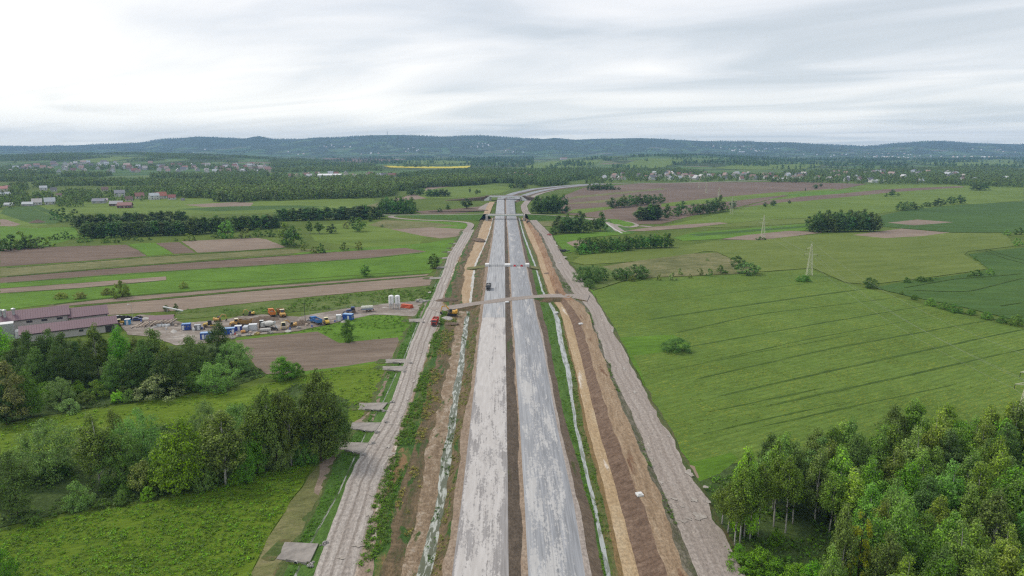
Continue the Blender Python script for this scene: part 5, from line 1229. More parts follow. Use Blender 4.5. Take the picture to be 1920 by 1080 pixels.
def clear_views(P):
    """gardens keep the fronts of the houses open"""
    ok = np.ones(len(P), bool)
    for h in HOUSES:
        dx, dy = np.abs(P[:, 0] - h[0] * P[:, 1] / h[1]), h[1] - P[:, 1]
        near = (dx < 9 + .001 * h[1]) & (dy > -9) & (dy < 70 + .03 * h[1])
        ok &= ~(near & (rng.uniform(0, 1, len(P)) < (.93 if h[1] < 1500 else .62)))
    return P[ok]
def mass(name, polys, label, hmin, hmax, color, protos=None):
    PP = clear_views(np.concatenate([pts_in(*p) for p in polys])); hh = rng.uniform(hmin, hmax, len(PP)) * (1 + .25 * fbm(PP[:, 0] / 40, PP[:, 1] / 40, 2))
    return scatter(name, PP, hh, protos or FARP, color, label)
BL = (0.074, 0.097, 0.036)
mass('forest', [
 ([(470,377),(520,360),(560,346),(620,342),(730,338),(744,346),(742,362),(736,368),(700,372),(610,374),(540,376)], 8.5),
 ([(735,358),(742,344),(800,338),(905,336),(935,342),(900,347),(850,350),(800,352),(760,358)], 7.0),
 ([(400,378),(420,366),(470,360),(520,352),(530,362),(480,374),(462,380)], 7.0),
 ([(330,365),(400,358),(440,362),(470,370),(440,378),(400,372),(345,371)], 8.0),
], 'long dark forest belt across the middle distance', 11, 17, BL)
mass('forest', [
 ([(740,334),(800,326),(905,321),(1000,322),(1090,320),(1120,326),(1118,335),(1060,341),(1010,343),(940,344),(860,339),(790,339)], 9.5),
 ([(1000,346),(1020,338),(1060,338),(1066,346),(1050,349),(1010,350)], 9),
 ([(935,340),(960,336),(1005,340),(1000,347),(970,347)], 10),
], 'forest belt beyond the motorway bend', 11, 16, (0.062, 0.088, 0.04))
mass('forest', [
 ([(0,341),(112,341),(112,335),(0,334)], 10), ([(0,329),(60,330),(105,328),(100,320),(0,318)], 11), ([(108,349),(200,349),(275,348),(272,342),(108,342)], 10), ([(115,333),(190,333),(215,329),(120,327)], 11),
 ([(270,350),(340,347),(420,350),(420,344),(275,342)], 11, None, .7), ([(280,335),(400,336),(395,331),(285,330)], 11), ([(380,342),(410,318),(480,318),(505,328),(500,346),(420,352)], 12, None, .75, (120., -.06)), ([(0,360),(20,352),(50,350),(50,356),(20,366)], 9),
 ([(60,352),(90,345),(110,346),(100,354)], 9), ([(290,352),(340,345),(430,350),(470,356),(420,364),(340,362)], 11, None, .9, (90., -.12)),
 ([(480,345),(520,330),(560,333),(650,334),(735,330),(740,340),(640,343),(560,347),(500,352)], 11, None, .8, (110., -.08)),
], 'patchwork of woods before the hillside village', 10, 15, (0.078, 0.1, 0.04))
mass('village_trees', [
 ([(0,372),(15,362),(45,364),(55,372),(80,368),(110,364),(130,362),(175,362),(178,376),(165,382),(150,388),(120,390),(100,384),(80,380),(40,386),(20,392),(0,392)], 9, None, .75),
 ([(175,372),(185,358),(250,354),(330,358),(332,366),(300,372),(270,378),(250,384),(215,384),(190,380)], 9.5, None, .5),
 ([(260,366),(330,352),(340,366),(335,374)], 9, None, .7),
], 'leafy gardens of the nearer village', 7, 12, (0.072, 0.096, 0.036))
mass('hill_woods', [
 ([(0,312),(0,292),(100,289),(250,288),(350,290),(450,293),(560,299),(640,306),(700,316),(620,322),(500,322),(300,322),(100,320)], 15, (2450, 4700), .9, (170., .07)),
 ([(480,330),(520,308),(600,302),(700,310),(725,324),(640,330)], 13, (2300, 4300), .8, (170., .0)),
], 'wooded low hills behind the hillside village', 10, 14, (0.085, 0.108, 0.044))
mass('village_trees', [
 ([(1095,346),(1120,330),(1200,330),(1330,330),(1480,328),(1480,338),(1400,340),(1300,342),(1180,340)], 13, None, .62, (120., -.22)),
 ([(1440,342),(1480,322),(1600,322),(1760,318),(1920,322),(1920,350),(1800,346),(1600,345)], 12, None, .8, (110., -.2)),
 ([(1700,332),(1760,316),(1860,314),(1920,322),(2000,325),(2000,352),(1900,352),(1800,348)], 11, None, .9, (140., -.3)),
 ([(1000,334),(1100,318),(1250,318),(1330,324),(1330,332),(1200,332),(1100,334)], 13, None, .7, (130., -.16)),
], 'trees of the long village in the valley', 8, 13, (0.075, 0.098, 0.042))
mass('hedge_trees', [
 ([(1000,322),(1100,296),(1300,290),(1500,296),(1700,298),(1920,296),(1920,318),(1600,320),(1300,322)], 26, (2700, 6200), .9, (150., .09)),
 ([(560,330),(600,292),(900,290),(1000,294),(1000,318),(800,322)], 28, (2700, 6200), .9, (150., .11)),
], 'hedgerows and copses on the far rolling fields', 12, 18, (0.045, 0.075, 0.034))
mass('mountain_forest', [([(-100,290),(-100,240),(2000,240),(2000,292)], 42, (6900, 10150), 1.0, (330., .05))], 'forest covering the long blue ridge', 10, 15, (0.075, 0.1, 0.036))
# low weeds and crop tufts close to the drone
def tuft(seed, n, spread, h):
    r = np.random.default_rng(seed)
    c = np.c_[r.normal(size=(n, 2)) * spread, r.uniform(.1, 1, n) * h]
    V, F = quads(c, r.normal(size=(n, 3)) * .6 + np.array((0, 0, 1)), r.uniform(.09, .2, n), .6, r)
    o = bpy.data.objects.new('weed_tuft', np_mesh('weed_tuft', V, F, M['leaf'])); return o
TUF = [tuft(s, 26, .28, .45) for s in range(5)]
def weeds(name, poly, sp, smin, smax, color, label, clump=None, dens=1.0):
    P = pts_in(poly, sp, None, dens, clump)
    S = rng.uniform(smin, smax, len(P)) * (1 + .6 * fbm(P[:, 0] / 6, P[:, 1] / 6, 6))
    return scatter(name, P, S, TUF, color, label)
weeds('weeds', [(-20,1010),(120,972),(270,947),(420,913),(545,877),(585,872),(566,905),(536,950),(496,1015),(470,1080),(440,1150),(-60,1150)], 1.0, .5, 1.5, (0.062, 0.108, 0.012), 'rank weeds filling the lower meadow', (5., -.22))
weeds('weeds', [(0,795),(120,778),(300,750),(430,735),(560,705),(640,690),(705,681),(722,693),(706,740),(672,790),(640,800),(560,830),(300,800),(150,830),(0,862)], 1.8, .6, 1.5, (0.08, 0.125, 0.016), 'tall weeds of the meadow between the tree groups', (7., -.02))
weeds('undergrowth', [(0,858),(80,850),(300,800),(450,770),(560,720),(655,750),(648,815),(630,850),(580,864),(420,908),(270,942),(120,966),(0,1000)], 1.7, .8, 2.6, (0.042, 0.068, 0.018), 'rough undergrowth round the tree group', (6., -.1))
weeds('undergrowth', [(0,690),(200,690),(440,660),(500,704),(430,730),(280,750),(130,776),(0,800)], 2.4, 1.0, 3.0, (0.045, 0.068, 0.02), 'rough undergrowth along the wood edge', (8., -.1))
weeds('undergrowth', [(1340,985),(1330,900),(1420,866),(1500,858),(1700,838),(2000,830),(2100,1150),(1440,1150),(1394,1090)], 1.8, 1.0, 2.8, (0.045, 0.08, 0.014), 'undergrowth on the floor of the birch wood', (7., -.05))
weeds('crop_tufts', [(1196,690),(1290,668),(1500,640),(1920,720),(1960,830),(1700,840),(1500,862),(1370,870),(1300,878),(1262,826),(1218,742)], 1.5, .4, .95, (0.085, 0.105, 0.024), 'flowering tops of the crop field', (9., .0), .8)

def strip_weeds(name, l, r, y0, y1, dens, smin, smax, color, label, thr=-.05, protos=None):
    """tufts between two surveyed lines"""
    n = int((y1 - y0) * dens * 8)
    Y = rng.uniform(y0, y1, n); t = rng.uniform(.05, .95, n)
    XL, XR = bx(l, Y), bx(r, Y); X = XL * (1 - t) + XR * t; Z = BW[l][0] * (1 - t) + BW[r][0] * t
    ok = fbm(X / 4., Y / 9., 8) > thr
    P = np.stack([X, Y, np.maximum(Z - .05, .03)], 1)[ok]
    return scatter(name, P, rng.uniform(smin, smax, len(P)), protos or TUF, color, label)
strip_weeds('weeds', 'hR', 'vm', 60, 330, 1.2, .5, 1.4, (0.05, 0.085, 0.014), 'leafy weeds on the bank beside the west haul road', -.03)
strip_weeds('dry_weeds', 'vm', 'vg', 60, 330, .7, .5, 1.3, (0.13, 0.105, 0.045), 'withered weeds on the earth bank', .0)
strip_weeds('weeds', 'vm', 'vg', 60, 330, .5, .5, 1.3, (0.05, 0.085, 0.016), 'green weeds on the earth bank', .08)
strip_weeds('weeds', 'st0', 'st1', 60, 330, .25, .4, .9, (0.035, 0.065, 0.014), 'reeds in the milky ditch water', .04)
strip_weeds('dry_weeds', 'st1', 'sd0', 60, 330, .5, .4, 1.0, (0.1, 0.095, 0.04), 'sparse weeds on the embankment', -.02)
strip_weeds('weeds', 'dO', 'dA', 60, 420, .8, .35, .9, (0.05, 0.1, 0.014), 'long grass on the outer ditch bank', -.1)
strip_weeds('weeds', 's1', 'w0', 60, 420, .4, .35, .9, (0.055, 0.1, 0.016), 'grass tufts on the east ditch bank', -.05)
strip_weeds('weeds', 'w1', 'g1', 60, 420, .4, .35, .9, (0.06, 0.09, 0.02), 'grass tufts beside the pale ditch water', -.03)
strip_weeds('weeds', 't1', 'rL', 60, 400, .3, .4, 1.1, (0.05, 0.08, 0.02), 'weeds along the edge of the east haul road', .03)

weeds('weeds', [(450,634),(560,622),(640,604),(690,593),(745,593),(773,604),(764,626),(748,632),(700,636),(640,641),(600,620)], 2.4, .8, 1.9, (0.055, 0.1, 0.012), 'rank growth below the work yard', (8., -.1))
weeds('weeds', [(330,585),(480,569.5),(660,551),(806,537),(817,545),(806,561),(700,572),(600,581),(470,589),(400,593)], 2.6, .9, 2.4, (0.05, 0.085, 0.014), 'rank growth behind the work yard', (9., -.02))
# ------------------------------------------------------------------ bridges and slab crossings
R90 = math.pi / 2
def vec(a): return Vector([float(x) for x in a])
ROADDIR = math.atan2(*(at(947, 405) - at(952, 1000))[[0, 1]])       # heading of the motorway from +Y towards +X
def road_x(py): return float(at(947.5, py)[0])
# slender overpass on piers
gp = at(947.5, 402, OZ); gl, gr = at(915, 401, OZ), at(981, 401, OZ)
t = thing('girder_overpass', 'slender overpass with pale green girder crossing the unfinished carriageways', 'bridge', (gp[0], gp[1], 0))
LX = (gr[0] - gl[0]) / 2
MB().box((0, 0, OZ - .25), (2 * LX, 6.6, .5)).build('deck', M['concrete'], t)
for s in (-1, 1): MB().box((0, s * 3.2, OZ - .85), (2 * LX - .4, .35, 1.2)).build('girder', M['plain'], t, (.5, .56, .5))
for s in (-1, 1):
    m = MB()
    for k in range(24): m.box((-LX + .6 + k * (2 * LX - 1.2) / 23, s * 3.1, OZ + .55), (.12, .12, 1.1))
    m.box((0, s * 3.1, OZ + 1.08), (2 * LX, .12, .1)); m.box((0, s * 3.1, OZ + .6), (2 * LX, .08, .08)); m.build('railing', M['steel'], t)
for x in (-13.8, 1.2, 15.0): MB().box((x, 0, (OZ - 1.4) / 2), (.9, 3.2, OZ - 1.4), ch=.1).box((x, 0, OZ - 1.25), (1.2, 5.6, .5)).build('pier', M['concrete'], t)
for s in (-1, 1): MB().box((s * (LX + 1.0), 0, OZ / 2 - .3), (2.4, 7.2, OZ - .6)).build('abutment', M['concrete'], t)
# white concrete bridge farther off
bz = 6.6
bl, br, bc = at(918, 376, 2), at(978, 376, 2), at(948, 376, 0)
HX = (br[0] - bl[0]) / 2
t = thing('concrete_bridge', 'wide white concrete bridge spanning both carriageways below brown earth', 'bridge', (bc[0], bc[1] , 0))
MB().box((0, 3, bz - .7), (2 * HX, 13, 1.2)).build('deck', M['concrete'], t)
MB().box((0, -3.7, bz - .2), (2 * HX + 1.5, .5, 2.2), ch=.1).build('parapet', M['whitecon'], t)
MB().box((0, 9.7, bz - .1), (2 * HX + 1.5, .5, 1.9)).build('parapet', M['whitecon'], t)
MB().box((0, 3, bz + .3), (2 * HX + 16, 12.6, .9), taper=(.95, .9)).build('earth_cover', M['soil'], t)
for x, w_ in ((-HX + 1, 2.2), (2.2, 1.4), (HX - 1, 2.2)): MB().box((x, 3, (bz - 1.3) / 2), (w_, 11, bz - 1.3)).build('pier' if w_ < 2 else 'abutment', M['concrete'], t)
for s in (-1, 1):
    m = MB(); m.prism([(0, 0), (0, bz + .6), (s * 8.5, 1.2), (s * 8.5, 0)], -3.9, -3.3); o = m.build('wing_wall', M['whitecon'], t); o.location = (s * (HX + .8), 0, 0)
# earth shoulders carrying that bridge's cross road
for s in (-1, 1):
    m = MB(); m.prism([(s * (HX + 1), 0), (s * (HX + 1), bz - .1), (s * (HX + 26), 4.0), (s * (HX + 70), .1), (s * (HX + 70), 0)], -2.9, 10)
    o = m.build('earth_ramp', M['soil']); o.location = (bc[0], bc[1], 0); tag(o, kind='structure')
# underpass with white parapet blocks
ua, ub = at(911, 499, 2.0), at(990, 499, 2.0)
uy = float(ua[1])
t = thing('underpass_bridge', 'short bridge under the carriageways with three white parapet blocks and thin railing', 'bridge', (0, uy, 0))
for n_, (xa, xb, py, hh) in {'left': (909.5, 917.2, 499, 2.5), 'mid': (946.2, 957, 499, 2.3), 'right': (985.4, 992.4, 499, 2.5)}.items():
    a, b = at(xa, py, 2)[0], at(xb, py, 2)[0]
    MB().box(((a + b) / 2, 1.2, 2.0 + hh / 2 - 1.1), (b - a, 5.5, hh + .2), ch=.05).build('parapet_block', M['whitecon'], t)
xs = [at(x, 499, 2)[0] for x in (917.4, 946.0, 957.2, 985.2)]
for a, b in ((xs[0], xs[1]), (xs[2], xs[3])):
    m = MB()
    for k in range(9): m.box((a + (b - a) * (k + .5) / 9, 0, 2.55), (.1, .1, 1.1))
    m.box(((a + b) / 2, 0, 3.08), (b - a, .12, .12)); m.box(((a + b) / 2, 0, 2.6), (b - a, .07, .07)); m.build('railing', M['steel'], t)
    MB().box(((a + b) / 2, .4, 2.06), (b - a, 1.0, .14)).build('expansion_joint', M['dark'], t)
for s, xa, xb in ((-1, 875, 909.5), (1, 992.4, 1014)):
    a, b = at(xa, 504, .3)[0], at(xb, 500, 2)[0]
    if s > 0: a, b = at(xb, 506, .3)[0], at(xa, 500, 2)[0]
    m = MB(); m.prism([(b, -.5), (b, 1.9), (a, .3), (a, -.5)], -4.0, 5.0); m.build('wing_slope', M['dry'], t)
for px_ in (965, 978):
    q = at(px_, 500, 2.0); tt = thing('water_barrier', 'red plastic barrier on the grey carriageway, %s' % ('nearer the median' if px_ < 970 else 'nearer the outer edge'), 'barrier', (q[0], uy - 1.3, 2.01), 0, 'red barriers on the carriageway')
    MB().prism([(-.9, 0), (-.9, .25), (-.75, .5), (-.75, 1.05), (.75, 1.05), (.75, .5), (.9, .25), (.9, 0)], -.28, .28).build('shell', M['paint'], tt, (.62, .03, .04))
    MB().tube((0, 0, 1.05), (0, 0, 1.14), .14).build('filler_cap', M['black'], tt)
# concrete slabs over the side ditch
PADS = [([(534,1016),(597,1019),(581,1053),(518,1048)], 1), ([(640,828.5),(692,830),(681,849),(632,841.5)], 1), ([(661,792),(715,792),(704,808),(653,804)], 1), ([(674,755.5),(727,754.5),(716,767.5),(671,768)], 1), ([(718,686.5),(764,686),(757,695),(714,693)], 1), ([(723,673.5),(770,672.5),(768,679.5),(722,680.5)], 1), ([(767,598),(794,597),(793,603.5),(766,603.5)], 1), ([(806,520),(829,519),(827,522.5),(804,523.5)], 0), ([(820,500),(838,499),(836,502),(818,503.5)], 0), ([(830,482.5),(846,481.5),(845,484),(828,485.5)], 0), ([(840,471),(852,470),(851,472.3),(838,473.5)], 0), ([(847,464),(857,463),(856,465),(845,466)], 0), ([(851,455.5),(861,454.5),(860,456.5),(849,457.5)], 0)]
LAB = ['nearest the bottom edge', 'second from the bottom edge', 'beside the overhanging dark tree', 'third towards the plots', 'at the foot of the ploughed plot, front one', 'at the foot of the ploughed plot, rear one', 'beside the dirt junction', 'first past the dirt junction', 'by the round roadside tree', 'two past the round roadside tree', 'small one before the bend', 'smaller one at the bend', 'farthest one at the bend']
for k, (pl, full) in enumerate(PADS):
    zz = .98
    Q = [vec(at(x, y, (.22, .9, .9, .22)[i_])) for i_, (x, y) in enumerate(pl)]
    c = sum(Q, Vector()) / 4
    t = thing('slab_crossing', 'concrete slab over the ditch, ' + LAB[k], 'slab crossing', (c.x, c.y, 0), 0, 'slab crossings over the ditch')
    V = [(p.x - c.x, p.y - c.y, p.z) for p in Q] + [(p.x - c.x, p.y - c.y, p.z - .22) for p in Q]
    F = [(0, 1, 2, 3), (7, 6, 5, 4)] + [(i, 4 + i, 4 + (i + 1) % 4, (i + 1) % 4) for i in range(4)]
    MB().add(V, F).build('slab', M['pad'], t)
    fn, ff = (Q[3] - Q[0]).normalized() * 1.3, (Q[0] - Q[3]).normalized() * 1.3
    lo = [Q[0] + ff, Q[1] + ff, Q[2] + fn * .3, Q[3] + fn]
    V = [(p.x - c.x, p.y - c.y, p.z - .215) for p in Q] + [(p.x - c.x, p.y - c.y, .0) for p in lo]
    MB().add(V, F).build('fill', M['rough'], t)
    d_ = (Q[0] - Q[1]).normalized()
    ribbon('dirt_apron', [tuple(Vector((*((Q[0] + Q[3]) / 2 + d_ * s_)[:2], z_))) for s_, z_ in ((-1.5, .3), (1.0, .16), (3.5, .12), (6.0, .1))], [(Q[0] - Q[3]).length * 1.1, (Q[0] - Q[3]).length * 1.3, (Q[0] - Q[3]).length, 1.0], M['grassbrown'], jit=1.0)
    if full:
        hw = (Q[2] - Q[3]); hd = hw.normalized(); ctr = (Q[2] * .62 + Q[3] * .38); L = hw.length
        nrm = Vector((hd.y, -hd.x, 0));  nrm = nrm if nrm.y < 0 else -nrm
        m = MB(); w0, w1 = ctr - hd * L * .3, ctr + hd * L * .3
        e = nrm * .35
        m.add([(w0 - c)[:2] + (-.0,), (w1 - c)[:2] + (0.0,), (w1 + e - c)[:2] + (0.0,), (w0 + e - c)[:2] + (0.0,), (w0 - c)[:2] + (zz + .12,), (w1 - c)[:2] + (zz + .12,), (w1 + e - c)[:2] + (zz + .12,), (w0 + e - c)[:2] + (zz + .12,)] if False else [tuple((p - c)[:2]) + (z_,) for z_ in (0.0, .8) for p in (w0, w1, w1 + e, w0 + e)], [(0, 1, 2, 3), (4, 5, 6, 7), (0, 1, 5, 4), (1, 2, 6, 5), (2, 3, 7, 6), (3, 0, 4, 7)])
        m.build('headwall', M['pad'], t)
        pc = ctr - c + nrm * .36; pc.z = .42
        MB().tube(pc - nrm * .1, pc + nrm * .18, .42, n=14).build('pipe_rim', M['concrete'], t)
        MB().tube(pc - nrm * .1, pc + nrm * .2, .34, n=14).build('pipe_mouth', M['black'], t)
        for j, sp in enumerate((Q[2] + hd * .8 + nrm * .8, Q[1] + hd * 1.2 - nrm * .5)):
            if k in (4, 5, 6) and j: continue
            st = MB()
            for q in range(16):
                a = random.uniform(0, 6.28); rr = abs(random.gauss(0, .55)); s_ = random.uniform(.22, .42)
                st.box((rr * math.cos(a), rr * math.sin(a), .78 + max(0, .45 - rr * .4) * random.random()), (s_ * 1.3, s_, s_), random.uniform(0, 3), random.uniform(-.5, .5), (.7, .7))
            o = st.build('stone_pile', M['stone']); o.location = (sp.x, sp.y, 0)
            tag(o, 'rubble stones, %s side of slab %s' % (('near', 'far')[j], LAB[k]), 'stone pile', 'stone piles by the slabs')

# ------------------------------------------------------------------ machines
def wheel(parent, x, y, r, w, mud=True):
    key = ('wheel', round(r, 2), round(w, 2), mud)
    if key not in PROTO:
        a = MB(); prof = [(r * .55, -w / 2), (r * .93, -w / 2), (r, -w * .32), (r, w * .32), (r * .93, w / 2), (r * .55, w / 2)]
        a.lathe((0, 0, 0), prof, 16)
        a.v = [(p[0], p[2], p[1]) for p in a.v]
        b = MB(); b.tube((0, -w * .44, 0), (0, w * .44, 0), r * .56, n=14)
        b.tube((0, -w * .5, 0), (0, w * .5, 0), r * .2, n=8)
        PROTO[key] = (a.mesh('tyre', M['mudtyre' if mud else 'rubber']), b.mesh('rim', M['rim']))
    ty, rm = PROTO[key]
    o = link('wheel', ty, parent); o.location = (x, y, r)
    link('rim', rm, o)
    return o
OR, YE, OC = (.62, .2, .03), (.62, .42, .07), (.58, .34, .09)
def body(parent, name, m, col=None, mat='paint'): return m.build(name, M[mat], parent, col)
def place(px, py, z=.06): return at(px, py, z)
def tipper(px, py, rz, col, label, z=.06, load=True, cabcol=None, axles=3, hood=False, loadmat='soil'):
    t = thing('dump_truck', label, 'truck', place(px, py, z), rz)
    MB().box((0, 0, .95), (8.2, .9, .35)).build('chassis', M['dark'], t)
    cc = cabcol or col
    cab = MB().prism([(2.1, .75), (2.1, 3.0), (3.85, 3.0), (4.15, 1.9), (4.2, .75)], -1.2, 1.2)
    cb = body(t, 'cab', cab, cc)
    MB().add([(4.17, -1.05, 1.95), (4.17, 1.05, 1.95), (3.9, 1.05, 2.85), (3.9, -1.05, 2.85)], [(0, 1, 2, 3)]).build('windscreen', M['glass'], cb)
    for s in (-1, 1): MB().box((3.2, s * 1.215, 2.3), (1.0, .02, .75)).build('side_window', M['glass'], cb)
    for s in (-1, 1): MB().box((4.0, s * 1.4, 2.35), (.12, .25, .55)).build('mirror', M['black'], cb)
    MB().box((4.24, 0, 1.3), (.08, 1.7, .6)).build('grille', M['black'], cb)
    MB().box((4.28, 0, .7), (.3, 2.35, .4), ch=.05).build('bumper', M['dark'], t)
    for s in (-1, 1): MB().box((4.45, s * .95, .75), (.06, .3, .18)).build('headlight', M['steel'], t)
    bd = MB(); L, Wd, H, x0 = 5.6, 2.5, 1.35, -3.9
    bd.box((x0 + L / 2, 0, 1.35), (L, Wd, .14))
    for s in (-1, 1): bd.box((x0 + L / 2, s * (Wd / 2 - .06), 1.4 + H / 2), (L, .12, H)); 
    for s in (-1, 1):
        for k in range(5): bd.box((x0 + .5 + k * 1.15, s * (Wd / 2 + .04), 1.4 + H / 2), (.14, .1, H))
    bd.box((x0 + L - .06, 0, 1.4 + H / 2 + .15), (.12, Wd, H + .3)); bd.box((x0 + .06, 0, 1.4 + H / 2), (.12, Wd - .26, H))
    body(t, 'bed', bd, col)
    if load: 
        h = heap_mesh(2.3, 1.0, .75, 3, loadmat); o = link('load', h, t); o.location = (x0 + L / 2, 0, 2.2)
    for x in (2.9, -1.6, -3.0)[:axles]:
        for s in (-1, 1): wheel(t, x, s * 1.02, .52, .36)
    MB().box((-1.0, 0, .8), (.3, 2.3, .12)).build('mudguard', M['black'], t)
    return t
def heap_mesh(rx, ry, h, seed, mat='soil'):
    key = ('heap', rx, ry, h, seed, mat)
    if key in PROTO: return PROTO[key]
    n, m = 20, 8; V, F = [(0, 0, h)], []
    for j in range(1, m + 1):
        for i in range(n):
            a = 2 * math.pi * i / n; f = j / m
            k = 1 + .35 * (float(vnoise(np.array([math.cos(a) * 1.6 + seed * 7]), np.array([math.sin(a) * 1.6 + 5]), seed)[0]) - .5)
            z = h * (1 - f) ** .9 * (1 + .5 * (float(vnoise(np.array([math.cos(a) * f * 3 + seed]), np.array([math.sin(a) * f * 3 + 9]), seed)[0]) - .5))
            V.append((math.cos(a) * rx * f * k, math.sin(a) * ry * f * k, z if j < m else -.05))
    for i in range(n): F.append((0, 1 + i, 1 + (i + 1) % n))
    for j in range(m - 1):
        for i in range(n): F.append((1 + j * n + i, 1 + (j + 1) * n + i, 1 + (j + 1) * n + (i + 1) % n, 1 + j * n + (i + 1) % n))
    me = bpy.data.meshes.new('heap'); me.from_pydata(V, [], F); me.update(); me.materials.append(M[mat]); me.polygons.foreach_set('use_smooth', [True] * len(F)); PROTO[key] = me
    return me
def adt(px, py, rz, col, label, load=True, z=.06):
    """articulated dump truck, nose along +x"""
    t = thing('articulated_dump_truck', label, 'dump truck', place(px, py, z), rz)
    fr = MB().prism([(1.4, 1.1), (1.4, 1.9), (2.6, 2.25), (4.6, 1.95), (4.95, 1.2), (4.7, .8), (1.6, .8)], -1.15, 1.15)
    f = body(t, 'bonnet', fr, col)
    MB().box((4.86, 0, 1.35), (.2, 1.5, .5), 0, -.3).build('grille', M['black'], f)
    for s in (-1, 1): MB().box((2.9, s * 1.35, 1.55), (2.1, .5, .14)).build('mudguard', M['paint'], f, col)
    cab = MB().prism([(1.15, 1.8), (1.15, 3.5), (2.5, 3.5), (2.85, 2.3), (2.85, 1.9)], -.9, .9)
    cb = body(t, 'cab', cab, col)
    MB().add([(2.87, -.8, 2.32), (2.87, .8, 2.32), (2.54, .8, 3.4), (2.54, -.8, 3.4)], [(0, 1, 2, 3)]).build('windscreen', M['glass'], cb)
    for s in (-1, 1): MB().box((1.85, s * .915, 2.85), (1.15, .02, .9)).build('side_window', M['glass'], cb)
    MB().box((1.85, 0, 3.55), (1.6, 2.0, .1)).build('cab_roof', M['plain'], cb, (.7, .65, .5))
    MB().box((-1.6, 0, 1.1), (6.4, .8, .4)).tube((.9, 0, .7), (.9, 0, 1.7), .35).build('chassis', M['dark'], t)
    bd = MB()
    o = [(-5.2, 2.75), (-4.6, 1.5), (-3.4, 1.25), (.1, 1.5), (.75, 2.3), (.75, 3.1), (.45, 3.1), (-.1, 2.95), (-4.9, 2.85)]
    for s in (-1, 1): bd.prism(o, s * 1.5 - .08, s * 1.5 + .08)
    bd.prism([(-5.2, 2.75), (-4.6, 1.5), (-3.4, 1.25), (.1, 1.5), (.75, 2.3), (.62, 2.4), (0, 1.68), (-3.4, 1.42), (-4.5, 1.62), (-5.05, 2.78)], -1.5, 1.5)
    bd.box((.7, 0, 2.75), (.12, 2.9, .9))
    for k in range(5):
        for s in (-1, 1): bd.box((-4.2 + k * 1.05, s * 1.62, 2.1), (.16, .12, 1.3))
    body(t, 'dump_body', bd, tuple(c * .55 for c in col))
    if load:
        l = link('load', heap_mesh(2.5, 1.3, .8, 5), t); l.location = (-2.2, 0, 2.65)
    for x in (3.1, -1.5, -3.5):
        for s in (-1, 1): wheel(t, x, s * 1.25, .92, .65)
    return t
def roller(px, py, rz, col, label, canopy=True, smooth=True, z=.06):
    t = thing('road_roller', label, 'road roller', place(px, py, z), rz)
    d = MB().tube((2.0, -1.05, 0), (2.0, 1.05, 0), .78, n=20); o = d.build('drum', M['rim'], t); o.location = (0, 0, .78)
    m = MB().box((2.0, 0, 1.0), (2.3, .16, .5))
    m = MB()
    for s in (-1, 1): m.box((1.7, s * 1.17, .85), (2.4, .14, .45))
    m.box((.6, 0, .95), (.5, 2.4, .5)); body(t, 'yoke', m, col)
    b = MB().prism([(-2.7, .8), (-2.7, 1.5), (-2.2, 1.85), (-.7, 2.0), (-.5, .9)], -.85, .85); body(t, 'engine_cover', b, col)
    cab = MB()
    for x in (-.45, .85):
        for s in (-1, 1): cab.box((x, s * .75, 2.0), (.1, .1, 1.9))
    cab.box((.2, 0, 2.98), (1.7, 1.8, .12), ch=.04)
    c = cab.build('cab_frame', M['dark'] if not canopy else M['plain'], t, (.75, .68, .45)); 
    MB().box((.2, 0, 2.1), (1.2, 1.42, 1.5)).build('cab_glass', M['glass'], c)
    MB().box((.2, 0, 1.15), (1.5, 1.6, .35)).build('platform', M['dark'], t)
    for s in (-1, 1): wheel(t, -1.6, s * .9, .75, .5)
    return t
